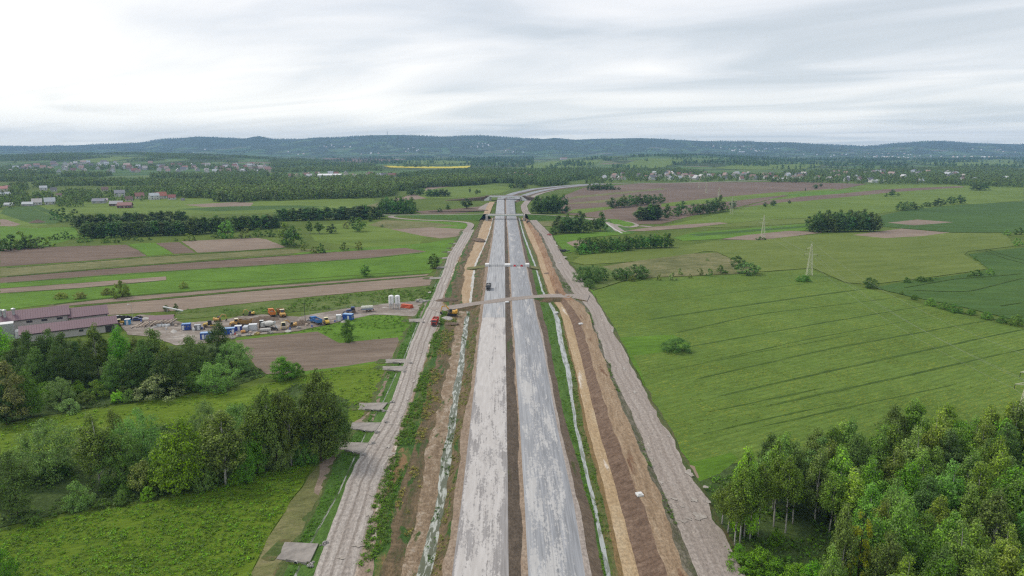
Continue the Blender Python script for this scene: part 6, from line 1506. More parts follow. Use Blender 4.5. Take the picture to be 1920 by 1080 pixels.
def excavator(px, py, rz, col, label, wheels=False, boom=(-.3, 1), z=.06, s=1.0):
    t = thing('excavator', label, 'excavator', place(px, py, z), rz); t.scale = (s, s, s)
    if wheels:
        for x in (-1.2, 1.3):
            for q in (-1, 1): wheel(t, x, q * 1.05, .52, .45)
        MB().box((0, 0, .75), (3.6, 1.3, .4)).build('undercarriage', M['dark'], t)
        MB().box((2.2, 0, .6), (.12, 2.3, .6)).build('dozer_blade', M['paint'], t, col)
    else:
        for q in (-1, 1):
            m = MB(); m.prism([(-2.0, .35), (-1.7, .05), (1.7, .05), (2.0, .35), (2.0, .6), (1.7, .9), (-1.7, .9), (-2.0, .6)], q * 1.15 - .28, q * 1.15 + .28); m.build('track', M['rubber'], t)
        MB().box((0, 0, .7), (2.2, 1.8, .4)).build('undercarriage', M['dark'], t)
    u = MB().box((-.5, 0, 1.5), (3.0, 2.5, .9), ch=.12).box((-1.75, 0, 1.75), (.9, 2.4, 1.2), ch=.2)
    h = body(t, 'upper_body', u, col)
    cab = MB().prism([(-.1, 1.1), (-.1, 2.9), (1.0, 2.9), (1.45, 2.0), (1.45, 1.1)], .2, 1.25); cb = body(t, 'cab', cab, (.1, .1, .1))
    MB().add([(1.47, .3, 1.95), (1.47, 1.15, 1.95), (1.04, 1.15, 2.8), (1.04, .3, 2.8)], [(0, 1, 2, 3)]).build('windscreen', M['glass'], cb)
    MB().box((.45, 1.262, 2.2), (.9, .02, 1.0)).build('side_window', M['glass'], cb)
    p0, p1, p2 = Vector((.6, -.3, 1.6)), Vector((2.6, -.3, 4.0)), Vector((4.4, -.3, 3.6))
    m = MB().tube(p0, p1, .26, .24, 6).tube(p1, p2, .24, .2, 6); body(t, 'boom', m, col)
    q1 = Vector((4.9, -.3, 1.4)); body(t, 'stick', MB().tube(p2 + Vector((-.2, 0, .25)), q1, .22, .15, 6), col)
    MB().tube((1.0, -.3, 1.4), (2.3, -.3, 3.2), .09).tube((2.7, -.3, 4.2), (4.2, -.3, 4.05), .08).build('hydraulic_ram', M['steel'], t)
    MB().prism([(4.7, 1.5), (5.2, 1.4), (5.0, .6), (4.4, .3), (4.0, .7), (4.4, .85)], -.8, .2).build('bucket', M['dark'], t)
    return t
def cabin(name, px, py, rz, d, col, label, roofcol, cat='site cabin', wins=(), door=None, z=.06, corr=True):
    t = thing(name, label, cat, place(px, py, z), rz)
    L, Wd, H = d
    b = MB().box((0, 0, .15 + H / 2), (L, Wd, H - .02)); bo = body(t, 'body', b, col)
    r = MB().box((0, 0, .15 + H + .06), (L + .1, Wd + .1, .14), ch=.04); body(t, 'roof', r, roofcol)
    m = MB()
    for sx in (-1, 1):
        for sy in (-1, 1): m.box((sx * (L / 2 - .03), sy * (Wd / 2 - .03), .12 + H / 2), (.14, .14, H + .1))
    for sy in (-1, 1): m.box((0, sy * (Wd / 2), .13), (L - .2, .1, .16))
    body(t, 'corner_frame', m, tuple(c * .7 for c in col))
    if corr:
        for sy in (-1, 1):
            m = MB(); n = int(L / .35)
            for k in range(n): m.box((-L / 2 + .25 + k * (L - .5) / max(1, n - 1), sy * (Wd / 2 + .012), .2 + H / 2), (.12, .04, H * .86))
            o = body(bo, 'corrugation', m, tuple(c * 1.05 for c in col))
    for (side, u, w_, h_, zc) in wins:
        if side in 'ab':
            y = (-1 if side == 'a' else 1) * (Wd / 2 + .03); m = MB().box((u, y, zc), (w_, .06, h_)); g = MB().box((u, y * 1.012, zc), (w_ * .8, .06, h_ * .78))
        else:
            x = (-1 if side == 'c' else 1) * (L / 2 + .03); m = MB().box((x, u, zc), (.06, w_, h_)); g = MB().box((x * 1.008, u, zc), (.06, w_ * .8, h_ * .78))
        wo = m.build('window', M['plain'], t, (.8, .8, .8)); g.build('pane', M['glass'], wo)
    if door is not None:
        side, u = door
        if side in 'ab': y = (-1 if side == 'a' else 1) * (Wd / 2 + .035); dm = MB().box((u, y, 1.2), (.95, .06, 2.0)); hm = MB().box((u + .35, y * 1.02, 1.15), (.12, .06, .05))
        else: x = (-1 if side == 'c' else 1) * (L / 2 + .035); dm = MB().box((x, u, 1.2), (.06, .95, 2.0)); hm = MB().box((x * 1.01, u + .35, 1.15), (.06, .12, .05))
        do = dm.build('door', M['plain'], t, (.72, .74, .76)); hm.build('handle', M['dark'], do)
    return t
def face(px, py, q): return math.atan2(q[1] - at(px, py)[1], q[0] - at(px, py)[0])
yd = math.atan2(*(at(800, 563) - at(300, 592))[[1, 0]])              # the yard's own direction
adt(452, 611, math.pi + yd - .05, OC, 'ochre articulated dump truck standing side-on, loaded with earth')
tipper(510, 592, math.radians(118), OR, 'orange tipper truck seen from behind, loaded with soil')
adt(528, 592, math.radians(-62), OC, 'ochre articulated dump truck facing the camera with empty skip', False)
tipper(593, 607, math.radians(132), (.05, .17, .42), 'blue tipper truck carrying dark soil, parked beside the yard')
tipper(816, 608, math.radians(-92), (.55, .055, .035), 'red tipper truck coming down the haul road', .84, True)
tipper(916, 542, math.radians(-90), (.1, .1, .1), 'dark truck with cream load driving on the motorway base', 2.03, True, None, 3, loadmat='concrete')
roller(393, 613, yd, YE, 'yellow soil roller with dark green cab, parked behind the blue cabins', False)
roller(532, 616, math.radians(-70), (.68, .52, .06), 'bright yellow small roller facing the camera, cream canopy')
roller(612, 607, math.radians(120), YE, 'yellow roller seen from behind, next to the blue tipper')
excavator(408, 603, math.radians(15), OC, 'ochre excavator half hidden by the tall dark tree', True, s=.85)
excavator(471, 591, math.radians(200), YE, 'small yellow excavator beside the grassy heap', False, s=.75)
excavator(549, 613, math.radians(205), OC, 'ochre wheeled excavator next to the soil heap', True, s=.85)
excavator(848, 591, math.radians(178), (.68, .36, .03), 'orange-yellow tracked excavator on the bank above the ditch', False, z=.9, s=1.15)
# yellow backhoe loader
t = thing('backhoe_loader', 'yellow backhoe loader beside the blue toilet cabin', 'loader', place(226, 609), math.radians(35))
body(t, 'bonnet', MB().prism([(.2, .7), (.2, 1.7), (2.0, 1.45), (2.1, .7)], -.5, .5), (.66, .4, .04))
c_ = body(t, 'cab', MB().prism([(-1.5, 1.0), (-1.3, 2.7), (.1, 2.7), (.3, 1.6), (.2, 1.0)], -.75, .75), (.66, .4, .04))
for s in (-1, 1): MB().box((-.6, s * .765, 2.1), (1.1, .02, .8)).build('side_window', M['glass'], c_)
MB().box((-.6, 0, 2.76), (1.7, 1.7, .1)).build('cab_roof', M['plain'], c_, (.75, .7, .5))
for s in (-1, 1): wheel(t, -.9, s * .95, .78, .42); wheel(t, 1.5, s * .85, .5, .36)
body(t, 'loader_arm', MB().tube((.6, .7, 1.3), (2.8, .7, .7), .1).tube((.6, -.7, 1.3), (2.8, -.7, .7), .1), (.66, .4, .04))
MB().prism([(2.7, .25), (2.7, 1.0), (3.4, .3), (3.5, .2)], -1.1, 1.1).build('bucket', M['dark'], t)
body(t, 'backhoe_arm', MB().tube((-1.6, 0, .9), (-2.4, 0, 3.0), .16).tube((-2.4, 0, 3.0), (-3.2, 0, 1.0), .13), (.66, .4, .04))
# blue tractor and tank trailer
t = thing('tractor', 'dark blue tractor with front loader hitched before the tank trailer', 'tractor', place(660, 587), math.pi + yd)
body(t, 'bonnet', MB().prism([(.4, .9), (.4, 1.95), (2.6, 1.75), (2.8, 1.3), (2.7, .9)], -.48, .48), (.03, .07, .22))
c_ = body(t, 'cab', MB().prism([(-1.4, 1.1), (-1.3, 3.0), (.3, 3.0), (.6, 1.9), (.5, 1.1)], -.8, .8), (.03, .06, .2))
MB().add([(.63, -.7, 1.95), (.63, .7, 1.95), (.35, .7, 2.9), (.35, -.7, 2.9)], [(0, 1, 2, 3)]).build('windscreen', M['glass'], c_)
for s in (-1, 1): MB().box((-.45, s * .815, 2.3), (1.3, .02, 1.1)).build('side_window', M['glass'], c_)
MB().box((-.5, 0, 3.06), (1.8, 1.7, .12), ch=.04).build('cab_roof', M['paint'], c_, (.03, .07, .24))
for s in (-1, 1): wheel(t, -.8, s * 1.0, 1.0, .6); wheel(t, 2.0, s * .95, .7, .45); MB().box((-.8, s * 1.0, 2.06), (1.7, .62, .1)).build('mudguard', M['black'], t)
body(t, 'loader_arm', MB().tube((.6, .55, 1.9), (3.9, .55, .9), .1).tube((.6, -.55, 1.9), (3.9, -.55, .9), .1), (.03, .05, .15))
MB().prism([(3.7, .35), (3.7, 1.1), (4.5, .4), (4.6, .3)], -1.1, 1.1).build('bucket', M['dark'], t)
t = thing('tank_trailer', 'cream tank trailer with grey side rails behind the blue tractor', 'tank trailer', place(688, 584.5), math.pi + yd)
k = MB().tube((-2.9, 0, 2.2), (2.5, 0, 2.2), .98, n=18).tube((-3.2, 0, 2.2), (-2.9, 0, 2.2), .6, .98, 18).tube((2.5, 0, 2.2), (2.8, 0, 2.2), .98, .6, 18); body(t, 'tank', k, (.62, .62, .52))
MB().box((-.2, 0, 1.15), (6.4, 1.1, .25)).tube((3.0, 0, 1.1), (4.6, 0, .8), .1).build('chassis', M['dark'], t)
for s in (-1, 1): MB().box((-.3, s * 1.15, 1.55), (5.8, .08, .65)).build('side_panel', M['paint'], t, (.22, .27, .36))
MB().tube((-.6, 0, 3.1), (-.6, 0, 3.3), .28).build('manhole_lid', M['steel'], t)
for x in (-1.6, -.1):
    for s in (-1, 1): wheel(t, x, s * .95, .65, .45)
# concrete mixer and the dark tractor unit by it
t = thing('mixer_truck', 'dusty white concrete mixer standing in the middle of the yard', 'mixer truck', place(505, 617), math.radians(150))
c_ = body(t, 'cab', MB().prism([(2.4, .8), (2.4, 2.9), (3.9, 2.9), (4.2, 1.8), (4.2, .8)], -1.2, 1.2), (.55, .55, .52))
MB().add([(4.22, -1.05, 1.85), (4.22, 1.05, 1.85), (3.95, 1.05, 2.75), (3.95, -1.05, 2.75)], [(0, 1, 2, 3)]).build('windscreen', M['glass'], c_)
MB().box((-.4, 0, .95), (8.6, .9, .35)).build('chassis', M['dark'], t)
d_ = MB()
pr = [(1.9, .5, 2.3), (1.5, 1.1, 2.4), (.2, 1.32, 2.6), (-1.4, 1.25, 2.9), (-3.0, .8, 3.25), (-3.5, .55, 3.4)]
for a, b in zip(pr[:-1], pr[1:]): d_.tube((a[0], 0, a[2]), (b[0], 0, b[2]), a[1], b[1], 18)
body(t, 'drum', d_, (.58, .57, .54))
MB().tube((-3.4, 0, 3.5), (-4.0, 0, 3.9), .3, .55).build('hopper', M['paint'], t, (.5, .5, .48))
MB().prism([(-3.7, 2.6), (-3.6, 2.4), (-5.2, 1.2), (-5.4, 1.35)], -.25, .25).build('chute', M['steel'], t)
MB().box((-3.0, .9, 1.8), (.12, .12, 1.7)).box((-3.0, -.9, 1.8), (.12, .12, 1.7)).build('drum_stand', M['dark'], t)
for x in (3.2, -1.2, -2.6):
    for s in (-1, 1): wheel(t, x, s * 1.02, .52, .36)
t = thing('tractor', 'dark green tractor with light roof in front of the mixer', 'tractor', place(491, 613), math.radians(-75))
body(t, 'bonnet', MB().prism([(.4, .9), (.4, 1.9), (2.4, 1.7), (2.5, .9)], -.45, .45), (.02, .035, .025))
c_ = body(t, 'cab', MB().prism([(-1.3, 1.1), (-1.2, 2.9), (.3, 2.9), (.5, 1.9), (.5, 1.1)], -.8, .8), (.02, .03, .03))
for s in (-1, 1): MB().box((-.4, s * .815, 2.2), (1.2, .02, 1.0)).build('side_window', M['glass'], c_)
MB().box((-.45, 0, 2.96), (1.7, 1.7, .12)).build('cab_roof', M['plain'], c_, (.7, .7, .68))
for s in (-1, 1): wheel(t, -.7, s * 1.0, .95, .55); wheel(t, 1.9, s * .9, .65, .4)
# cabins, containers and small kit
cabin('site_cabin', 350, 618, yd, (3.6, 2.4, 2.6), (.02, .07, .34), 'deep blue site cabin with small windows beside the grey container', (.17, .3, .55), wins=(('a', -.3, .6, .6, 1.7), ('a', .9, .5, .5, 1.7)), door=('a', -1.2))
cabin('site_cabin', 653, 599.5, math.radians(-12), (4.6, 2.5, 2.7), (.02, .1, .42), 'blue site cabin with two dark windows in its end, by the grass', (.25, .42, .66), wins=(('d', -.6, .8, .9, 1.6), ('d', .6, .8, .9, 1.6)), door=('a', .6))
cabin('shipping_container', 389, 635, math.radians(14), (5.2, 2.5, 2.6), (.02, .085, .38), 'blue office container with white window panels, left of the tall dark tree', (.26, .4, .62), 'container', wins=(('a', .3, 1.5, 1.4, 1.3), ('a', 1.7, .7, 1.4, 1.3)), door=('a', -1.4))
cabin('shipping_container', 428, 626, math.radians(14), (5.6, 2.4, 2.5), (.02, .085, .38), 'blue office container mostly behind the tall dark tree', (.26, .4, .62), 'container', wins=(('a', 1.2, .7, .8, 1.4),), door=('a', 2.2))
cabin('portable_toilet', 240, 608.5, .3, (2.2, 2.2, 2.4), (.07, .3, .55), 'light blue toilet cabin with white roof next to the backhoe', (.75, .76, .76), 'toilet cabin', door=('a', 0), corr=False)
cabin('portable_toilet', 635.5, 601, .2, (2.3, 2.3, 2.6), (.55, .56, .57), 'white toilet cabin on the yard beside the blue site cabin', (.72, .73, .73), 'toilet cabin', door=('a', 0), corr=False)
cabin('generator_box', 447, 620, math.radians(12), (2.9, 2.2, 2.1), (.02, .06, .32), 'blue box with white lid on a low frame before the dump truck', (.72, .73, .74), 'generator', corr=False, door=('a', .4))
cabin('site_cabin', 475, 619, math.radians(14), (3.4, 2.3, 2.6), (.6, .62, .64), 'white rounded cabin between the grey van and the mixer', (.68, .7, .72), corr=False, door=('d', 0))
cabin('shipping_container', 371, 618.5, yd, (2.6, 2.2, 2.2), (.22, .23, .25), 'grey container with red end beside the blue cabin', (.42, .43, .44), 'container', door=('a', .5))
t = thing('van', 'pale grey box van parked with its rear to the camera', 'van', place(462, 621), math.radians(100))
b_ = body(t, 'body', MB().prism([(-2.6, .45), (-2.6, 2.4), (-2.4, 2.55), (1.3, 2.55), (2.0, 1.6), (2.9, 1.25), (2.9, .45)], -1.0, 1.0), (.45, .48, .51))
MB().add([(1.4, -.85, 2.45), (1.4, .85, 2.45), (2.05, .85, 1.66), (2.05, -.85, 1.66)], [(3, 2, 1, 0)]).build('windscreen', M['glass'], b_)
for s in (-1, 1): MB().box((-2.62, s * .48, 1.5), (.03, .9, 1.7)).build('rear_door', M['paint'], b_, (.42, .45, .48))
for x in (-1.7, 1.8):
    for s in (-1, 1): wheel(t, x, s * .9, .36, .25, False)
t = thing('compressor', 'small orange towable compressor at the yard edge', 'compressor', place(456, 625), .4)
body(t, 'cover', MB().box((0, 0, .95), (2.0, 1.2, .9), ch=.3), (.6, .3, .08)); MB().tube((1.0, 0, .5), (2.2, 0, .45), .06).build('drawbar', M['dark'], t)
for s in (-1, 1): wheel(t, -.1, s * .6, .33, .2, False)
o = MB().box((0, 0, .8), (4.6, 2.4, 1.0), ch=.25).build('skip', M['concrete']); o.location = place(498, 621); o.rotation_euler.z = .3; tag(o, 'dusty white block-like skip in front of the mixer', 'skip')
o = MB().box((0, 0, .65), (1.2, 1.2, 1.1), ch=.08).build('water_tank', M['whitecon']); o.location = place(364, 619.5); tag(o, 'small white tank cube beside the deep blue cabin', 'tank')
# two silos
for k, x in enumerate((734, 745.5)):
    t = thing('silo', 'white storage silo on legs, ' + ('the one nearer the tank trailer' if k == 0 else 'the one nearer the orange pipes'), 'silo', place(x, 578.5), .3 * k, 'pair of white silos')
    body(t, 'shell', MB().lathe((0, 0, 0), [(.25, 1.3), (1.25, 2.7), (1.35, 2.8), (1.35, 6.3), (1.2, 6.7), (.4, 7.0)], 20), (.86, .86, .86), 'plain')
    for a in range(4):
        c, s = math.cos(a * R90 + .78), math.sin(a * R90 + .78)
        MB().tube((c * 1.25, s * 1.25, 0), (c * 1.25, s * 1.25, 2.9), .09, n=6).build('leg', M['whitecon'], t)
    m = MB()
    for a in range(4):
        c, s, c2, s2 = math.cos(a * R90 + .78), math.sin(a * R90 + .78), math.cos(a * R90 + 2.35), math.sin(a * R90 + 2.35)
        m.tube((c * 1.25, s * 1.25, .2), (c2 * 1.25, s2 * 1.25, 2.2), .05, n=5).tube((c * 1.25, s * 1.25, 2.2), (c2 * 1.25, s2 * 1.25, .2), .05, n=5)
    m.build('brace', M['steel'], t)
    m = MB()
    for q in range(14): m.box((0, -1.42, 1.4 + q * .4), (.4, .04, .04))
    for q in (-1, 1): m.box((q * .2, -1.42, 4.1), (.05, .05, 5.6))
    m.build('ladder', M['steel'], t)
    MB().tube((.5, 0, 6.6), (.5, 0, 7.4), .14).build('vent', M['steel'], t)
# orange pipes, stacked; black pipes; concrete blocks
pb = place(763, 577); pd = math.radians(-28)
for r_ in range(3):
    for q in range(5 - r_):
        m = MB().tube((-2.9, 0, 0), (2.9, 0, 0), .3, n=12).tube((2.5, 0, 0), (2.95, 0, 0), .35, n=12)
        o = m.build('drain_pipe', M['orangepipe']); off = (q - (4 - r_) / 2) * .72
        o.location = (pb[0] - math.sin(pd) * off, pb[1] + math.cos(pd) * off, .42 + r_ * .6); o.rotation_euler.z = pd
        tag(o, 'orange plastic pipe in the stack beside the white silos', 'pipe', 'stacked orange pipes')
bp = place(1057, 469, 1.0)
for q in range(9):
    a = random.uniform(-.4, .4)
    o = MB().tube((-2.0, 0, 0), (2.0, 0, 0), .42, n=10).build('black_pipe', M['black']); o.location = (bp[0] + (q % 5 - 2) * 1.7 + random.uniform(-.3, .3), bp[1] + (q // 5) * 2.2 - 1, .5 + (.0 if q < 5 else .5)); o.rotation_euler.z = 1.1 + a
    tag(o, 'black pipe section heaped beside the east haul road', 'pipe', 'heap of black pipes')
cb0 = place(795, 566)
for q in range(11):
    o = MB().box((0, 0, 0), (1.6, .8, .75), random.uniform(-.5, .5), ch=.06).build('concrete_block', M['concrete']); o.location = (cb0[0] + random.uniform(-4.5, 2.5), cb0[1] + random.uniform(-1.8, 2.4), .45 + (.75 if q > 7 else 0))
    tag(o, 'grey concrete block stacked at the dirt junction', 'concrete block', 'concrete blocks at the junction')
# heaps
for px_, py_, rx, ry, h_, mt, lb in ((563,608,4.2,3.4,2.4,'soil','dark conical soil heap beside the wheeled excavator'), (488,601,9,5,2.3,'soil','long grey-brown spoil heap behind the mixer'), (836,563,5.5,3,1.6,'soil','brown earth heap at the dirt crossing'), (838,597,3.2,4,1.0,'stone','pale gravel heap beside the red tipper'), (846,607,3.5,2.2,.6,'soil','low rubble spread below the orange-yellow excavator'), (372,584,9,4,1.8,'grassy','overgrown heap behind the yard'), (446,590,12,4,2.6,'grassy','long dark overgrown heap behind the dump truck'), (70,417,9,6,3,'soil','dark heap in the crop rows'), (1047,512,12,5,1.2,'soil','muddy mound beside the white ditch'), (860,395,40,10,2.0,'soil','long spoil bank on the brown field'), (898,450,5,12,1.6,'soil','earth bank beside the ochre track'), (980,566,3,2,.7,'stone','small rubble heap on the median')):
    if mt == 'grassy': mat_ = 'rough'
    else: mat_ = mt
    o = link('spoil_heap', heap_mesh(rx, ry, h_, int(px_) % 13, mat_)); o.location = place(px_, py_, .05 if px_ < 836 or px_ > 1040 else .9); o.rotation_euler.z = yd; tag(o, lb, 'heap')
o = MB().box((0, 0, 0), (1.5, 1.5, .4)).box((0, 0, .3), (.9, .9, .25)).build('manhole_cover_block', M['whitecon']); o.location = at(1199, 927, 2.3); o.rotation_euler.z = .2; tag(o, 'square white concrete manhole block on the ochre terrace', 'manhole')
for px_, py_, lb in ((1043,587,'at the ditch head'), (951,567,'on the median by the crossing'), (1089,608,'on the ochre terrace')):
    o = MB().box((0, 0, .3), (1.8, 1.3, .6), .4, ch=.15).build('concrete_lump', M['whitecon']); o.location = at(px_, py_, 2.0 if px_ != 1043 else .5); tag(o, 'white broken concrete lump ' + lb, 'concrete lump')
# loose stores lying about the yard
def lies(name, m, mat, px_, py_, label, cat, group, rz=0.0, col=None):
    o = m.build(name, M[mat], None, col); o.location = place(px_, py_); o.rotation_euler.z = rz; tag(o, label, cat, group)
for q in range(11):
    m = MB()
    for k in range(5): m.box((0, -.5 + k * .25, .14), (1.3, .16, .05))
    for k in (-.55, 0, .55): m.box((k, 0, .06), (.1, 1.1, .11))
    if q % 2: m.box((0, 0, .6), (1.1, 1.0, .85), ch=.05)
    lies('pallet', m, 'wood', *[(262,612),(284,600),(318,616),(330,612),(340,621),(417,628),(438,617),(470,625),(515,622),(575,611),(624,602)][q], ['bare', 'loaded'][q % 2] + ' wooden pallet lying about the work yard', 'pallet', ['bare', 'loaded'][q % 2] + ' pallets of the yard', random.uniform(0, 3))
for q in range(12):
    c_ = random.choice([(.03,.1,.4), (.5,.06,.04), (.6,.6,.6), (.03,.03,.03)])
    nm_ = {.03: 'blue' if c_[2] > .1 else 'black', .5: 'red', .6: 'white'}[c_[0]]
    m = MB().lathe((0, 0, 0), [(.3, 0), (.32, .08), (.3, .16), (.3, .45), (.32, .5), (.3, .55), (.3, .9)], 12)
    x_, y_ = [(265,604),(268,605),(312,618),(379,617),(383,618),(433,629),(441,628),(520,620),(544,618),(585,613),(628,604),(700,582)][q]
    lies('barrel', m, 'paint', x_, y_, nm_ + ' steel barrel standing in the work yard', 'barrel', nm_ + ' barrels of the yard', 0, c_)
for q in range(9):
    x_, y_ = [(272,598),(290,614),(326,622),(404,622),(424,620),(485,624),(540,621),(600,607),(645,604)][q]
    lies('rubble_pile', MB().add(*[(lambda me: ([v.co[:] for v in me.vertices], [p.vertices[:] for p in me.polygons]))(heap_mesh(random.uniform(1.5, 3.2), random.uniform(1.2, 2.2), random.uniform(.5, 1.1), 20 + q))][0]), random.choice(['soil', 'stone', 'concrete']), x_, y_, 'small pile of building rubble in the work yard, ' + ['by the scrap', 'by the logs', 'below the shelter', 'by the office container', 'behind the office container', 'by the white skip', 'before the small roller', 'by the blue tipper', 'by the white toilet cabin'][q], 'rubble pile', None, random.uniform(0, 3))
for q in range(8):
    x_, y_ = [(447,630),(466,629),(482,627),(507,625),(560,616),(436,635),(578,602),(640,594)][q]
    lies('machine_attachment', MB().prism([(-.9, 0), (-.9, .5), (-.3, .9), (.8, .7), (1.0, 0)], -.9, .9).box((0, 0, 1.0), (.5, .4, .3)), 'paint', x_, y_, random.choice(['ochre', 'worn yellow']) + ' bucket attachment left on the ground, ' + ['near the compressor', 'beside the van', 'below the white cabin', 'below the mixer', 'by the wheeled excavator', 'by the tall dark tree', 'by the utility pole', 'behind the blue site cabin'][q], 'bucket', None, random.uniform(0, 3), random.choice([OC, (.4, .3, .1), (.3, .28, .25)]))
# timber, shelter, beam, lamp
lp = place(276, 611)
for q in range(15):
    o = MB().tube((-5.0, 0, 0), (5.0, 0, 0), random.uniform(.2, .32), random.uniform(.18, .28), 9).build('log', M['wood']); o.location = (lp[0] - 5 + q * .95, lp[1] + random.uniform(-.8, .8) + q * .5, .32 + (q % 2) * .34 + (q % 3) * .1); o.rotation_euler = (0, random.uniform(-.06, .06), math.radians(99) + random.uniform(-.12, .12))
    tag(o, 'peeled log in the stack before the mauve-roofed shelter', 'log', 'stack of peeled logs')
t = thing('open_shelter', 'open shelter with mauve pitched roof over white sacks', 'shelter', place(305, 609), yd)
RC = (.2, .115, .13)
o = MB().add([(-5.2, -2.6, 3.1), (5.2, -2.6, 3.1), (5.2, .2, 4.6), (-5.2, .2, 4.6), (-5.2, 2.8, 3.3), (5.2, 2.8, 3.3)] + [(x, y, z - .12) for x, y, z in [(-5.2, -2.6, 3.1), (5.2, -2.6, 3.1), (5.2, .2, 4.6), (-5.2, .2, 4.6), (-5.2, 2.8, 3.3), (5.2, 2.8, 3.3)]], [(0, 1, 2, 3), (3, 2, 5, 4), (9, 8, 7, 6), (10, 11, 8, 9), (0, 6, 7, 1), (4, 5, 11, 10)]).build('roof', M['roof'], t, RC)
for x in (-4.8, 0, 4.8):
    for y in (-2.2, 2.4): MB().box((x, y, 1.55), (.14, .14, 3.1)).build('post', M['steel'], t)
for q in range(7):
    o = MB().box((0, 0, .5), (1.2, 1.1, .95), random.uniform(-.3, .3), ch=.2, taper=(.9, .9)).build('sack', M['whitecon']); v = vec(place(297 + q * 3.2, 611 + (q % 2) * 1.2)); o.location = v; tag(o, 'white bulk sack under or beside the mauve shelter', 'sack', 'white sacks at the shelter')
t = thing('conveyor_beam', 'long white beam tilted on trestles behind the shelter', 'beam', place(325, 587), math.radians(-12))
MB().box((0, 0, 2.2), (11, .7, .5), 0, .14).build('beam', M['whitecon'], t)
for x, h_ in ((-3.5, 2.4), (3.5, 1.5)): MB().tube((x - .5, 0, 0), (x, 0, h_), .08).tube((x + .5, 0, 0), (x, 0, h_), .08).build('trestle', M['steel'], t)
t = thing('street_lamp', 'tall grey lamp post beside the heap of tyres', 'street lamp', place(249.5, 606), 0)
MB().tube((0, 0, 0), (0, 0, 8.8), .1, .06).build('pole', M['steel'], t); MB().tube((0, 0, 8.7), (-1.1, 0, 9.0), .05).build('arm', M['steel'], t); MB().box((-1.35, 0, 9.0), (.9, .35, .14)).build('lamp_head', M['whitecon'], t)
t = thing('utility_pole', 'thin dark pole standing in the yard by the soil heap', 'pole', place(572.5, 604), 0); MB().tube((0, 0, 0), (0, 0, 9), .13, .1).build('pole', M['dark'], t); MB().box((0, 0, 8.7), (1.2, .1, .12)).build('crossarm', M['dark'], t)
hp = place(238, 599)
m = MB()
for q in range(34):
    a, r_ = random.uniform(0, 6.28), abs(random.gauss(0, 2.4)); s_ = random.uniform(.5, 1.3)
    m.box((r_ * math.cos(a) * 1.8, r_ * math.sin(a), .4 + max(0, 1.6 - r_ * .5) * random.random()), (s_ * 1.4, s_, s_ * .8), random.uniform(0, 3), random.uniform(-.6, .6), (.7, .7))
o = m.build('scrap_heap', M['black']); o.location = hp; tag(o, 'heap of black scrap behind the yellow backhoe', 'scrap heap')
for q, (px_, py_, c, lb) in enumerate(((257,601,(.05,.07,.2),'dark blue parked car at the scrap heap'), (222,597,(.4,.4,.42),'silver parked car behind the mauve shed'), (1030,441,(.5,.12,.1),'red and white car on the east haul road'), (206,599,(.7,.7,.7),'white car half behind the mauve shed'))):
    t = thing('parked_car', lb, 'car', place(px_, py_, .06 if px_ < 1000 else 1.06), .3 + q)
    b_ = body(t, 'body', MB().prism([(-2.1, .35), (-2.15, .85), (-1.9, 1.0), (2.0, .95), (2.15, .7), (2.1, .35)], -.88, .88), c)
    c_ = MB().prism([(-1.7, .98), (-1.2, 1.5), (.4, 1.5), (1.1, .98)], -.76, .76).build('cabin_glass', M['glass'], t); body(c_, 'roof_panel', MB().box((-.4, 0, 1.52), (1.5, 1.4, .05)), c)
    for x in (-1.35, 1.35):
        for s in (-1, 1): wheel(t, x, s * .8, .33, .22, False)
excavator(990, 418, 1.2, (.05, .045, .04), 'dark small excavator on the east haul road below the overpass', False, z=1.0, s=.9)
# wire fence beside the yard
t = thing('wire_fence', 'thin wire mesh fence between yard and rough meadow', 'fence', (0, 0, 0))
fp = [vec(at(x, y)) for x, y in ((566, 594), (610, 588.5), (660, 578), (700, 571), (722, 577))]
for a, b in zip(fp[:-1], fp[1:]):
    n = max(2, int((b - a).length / 3))
    for k in range(n): p = a.lerp(b, k / n); MB().tube(p, p + Vector((0, 0, 2.0)), .04, n=5).build('post', M['steel'], t)
    m = MB()
    for z in (.1, .5, 1.0, 1.5, 1.95): m.tube(a + Vector((0, 0, z)), b + Vector((0, 0, z)), .018, n=4)
    m.build('wire_panel', M['steel'], t)
# settling pond east of the overpass
field('settling_pond', [(1010,416),(1046,415.5),(1050,424),(1012,424.5)], M['dry'], .3)
P_ = [W(1026, 423.2, .3), W(1036, 420.8, .3), W(1040, 421.5, .3)]
ribbon('pale_water', P_, [5, 9, 5], M['stream2'])

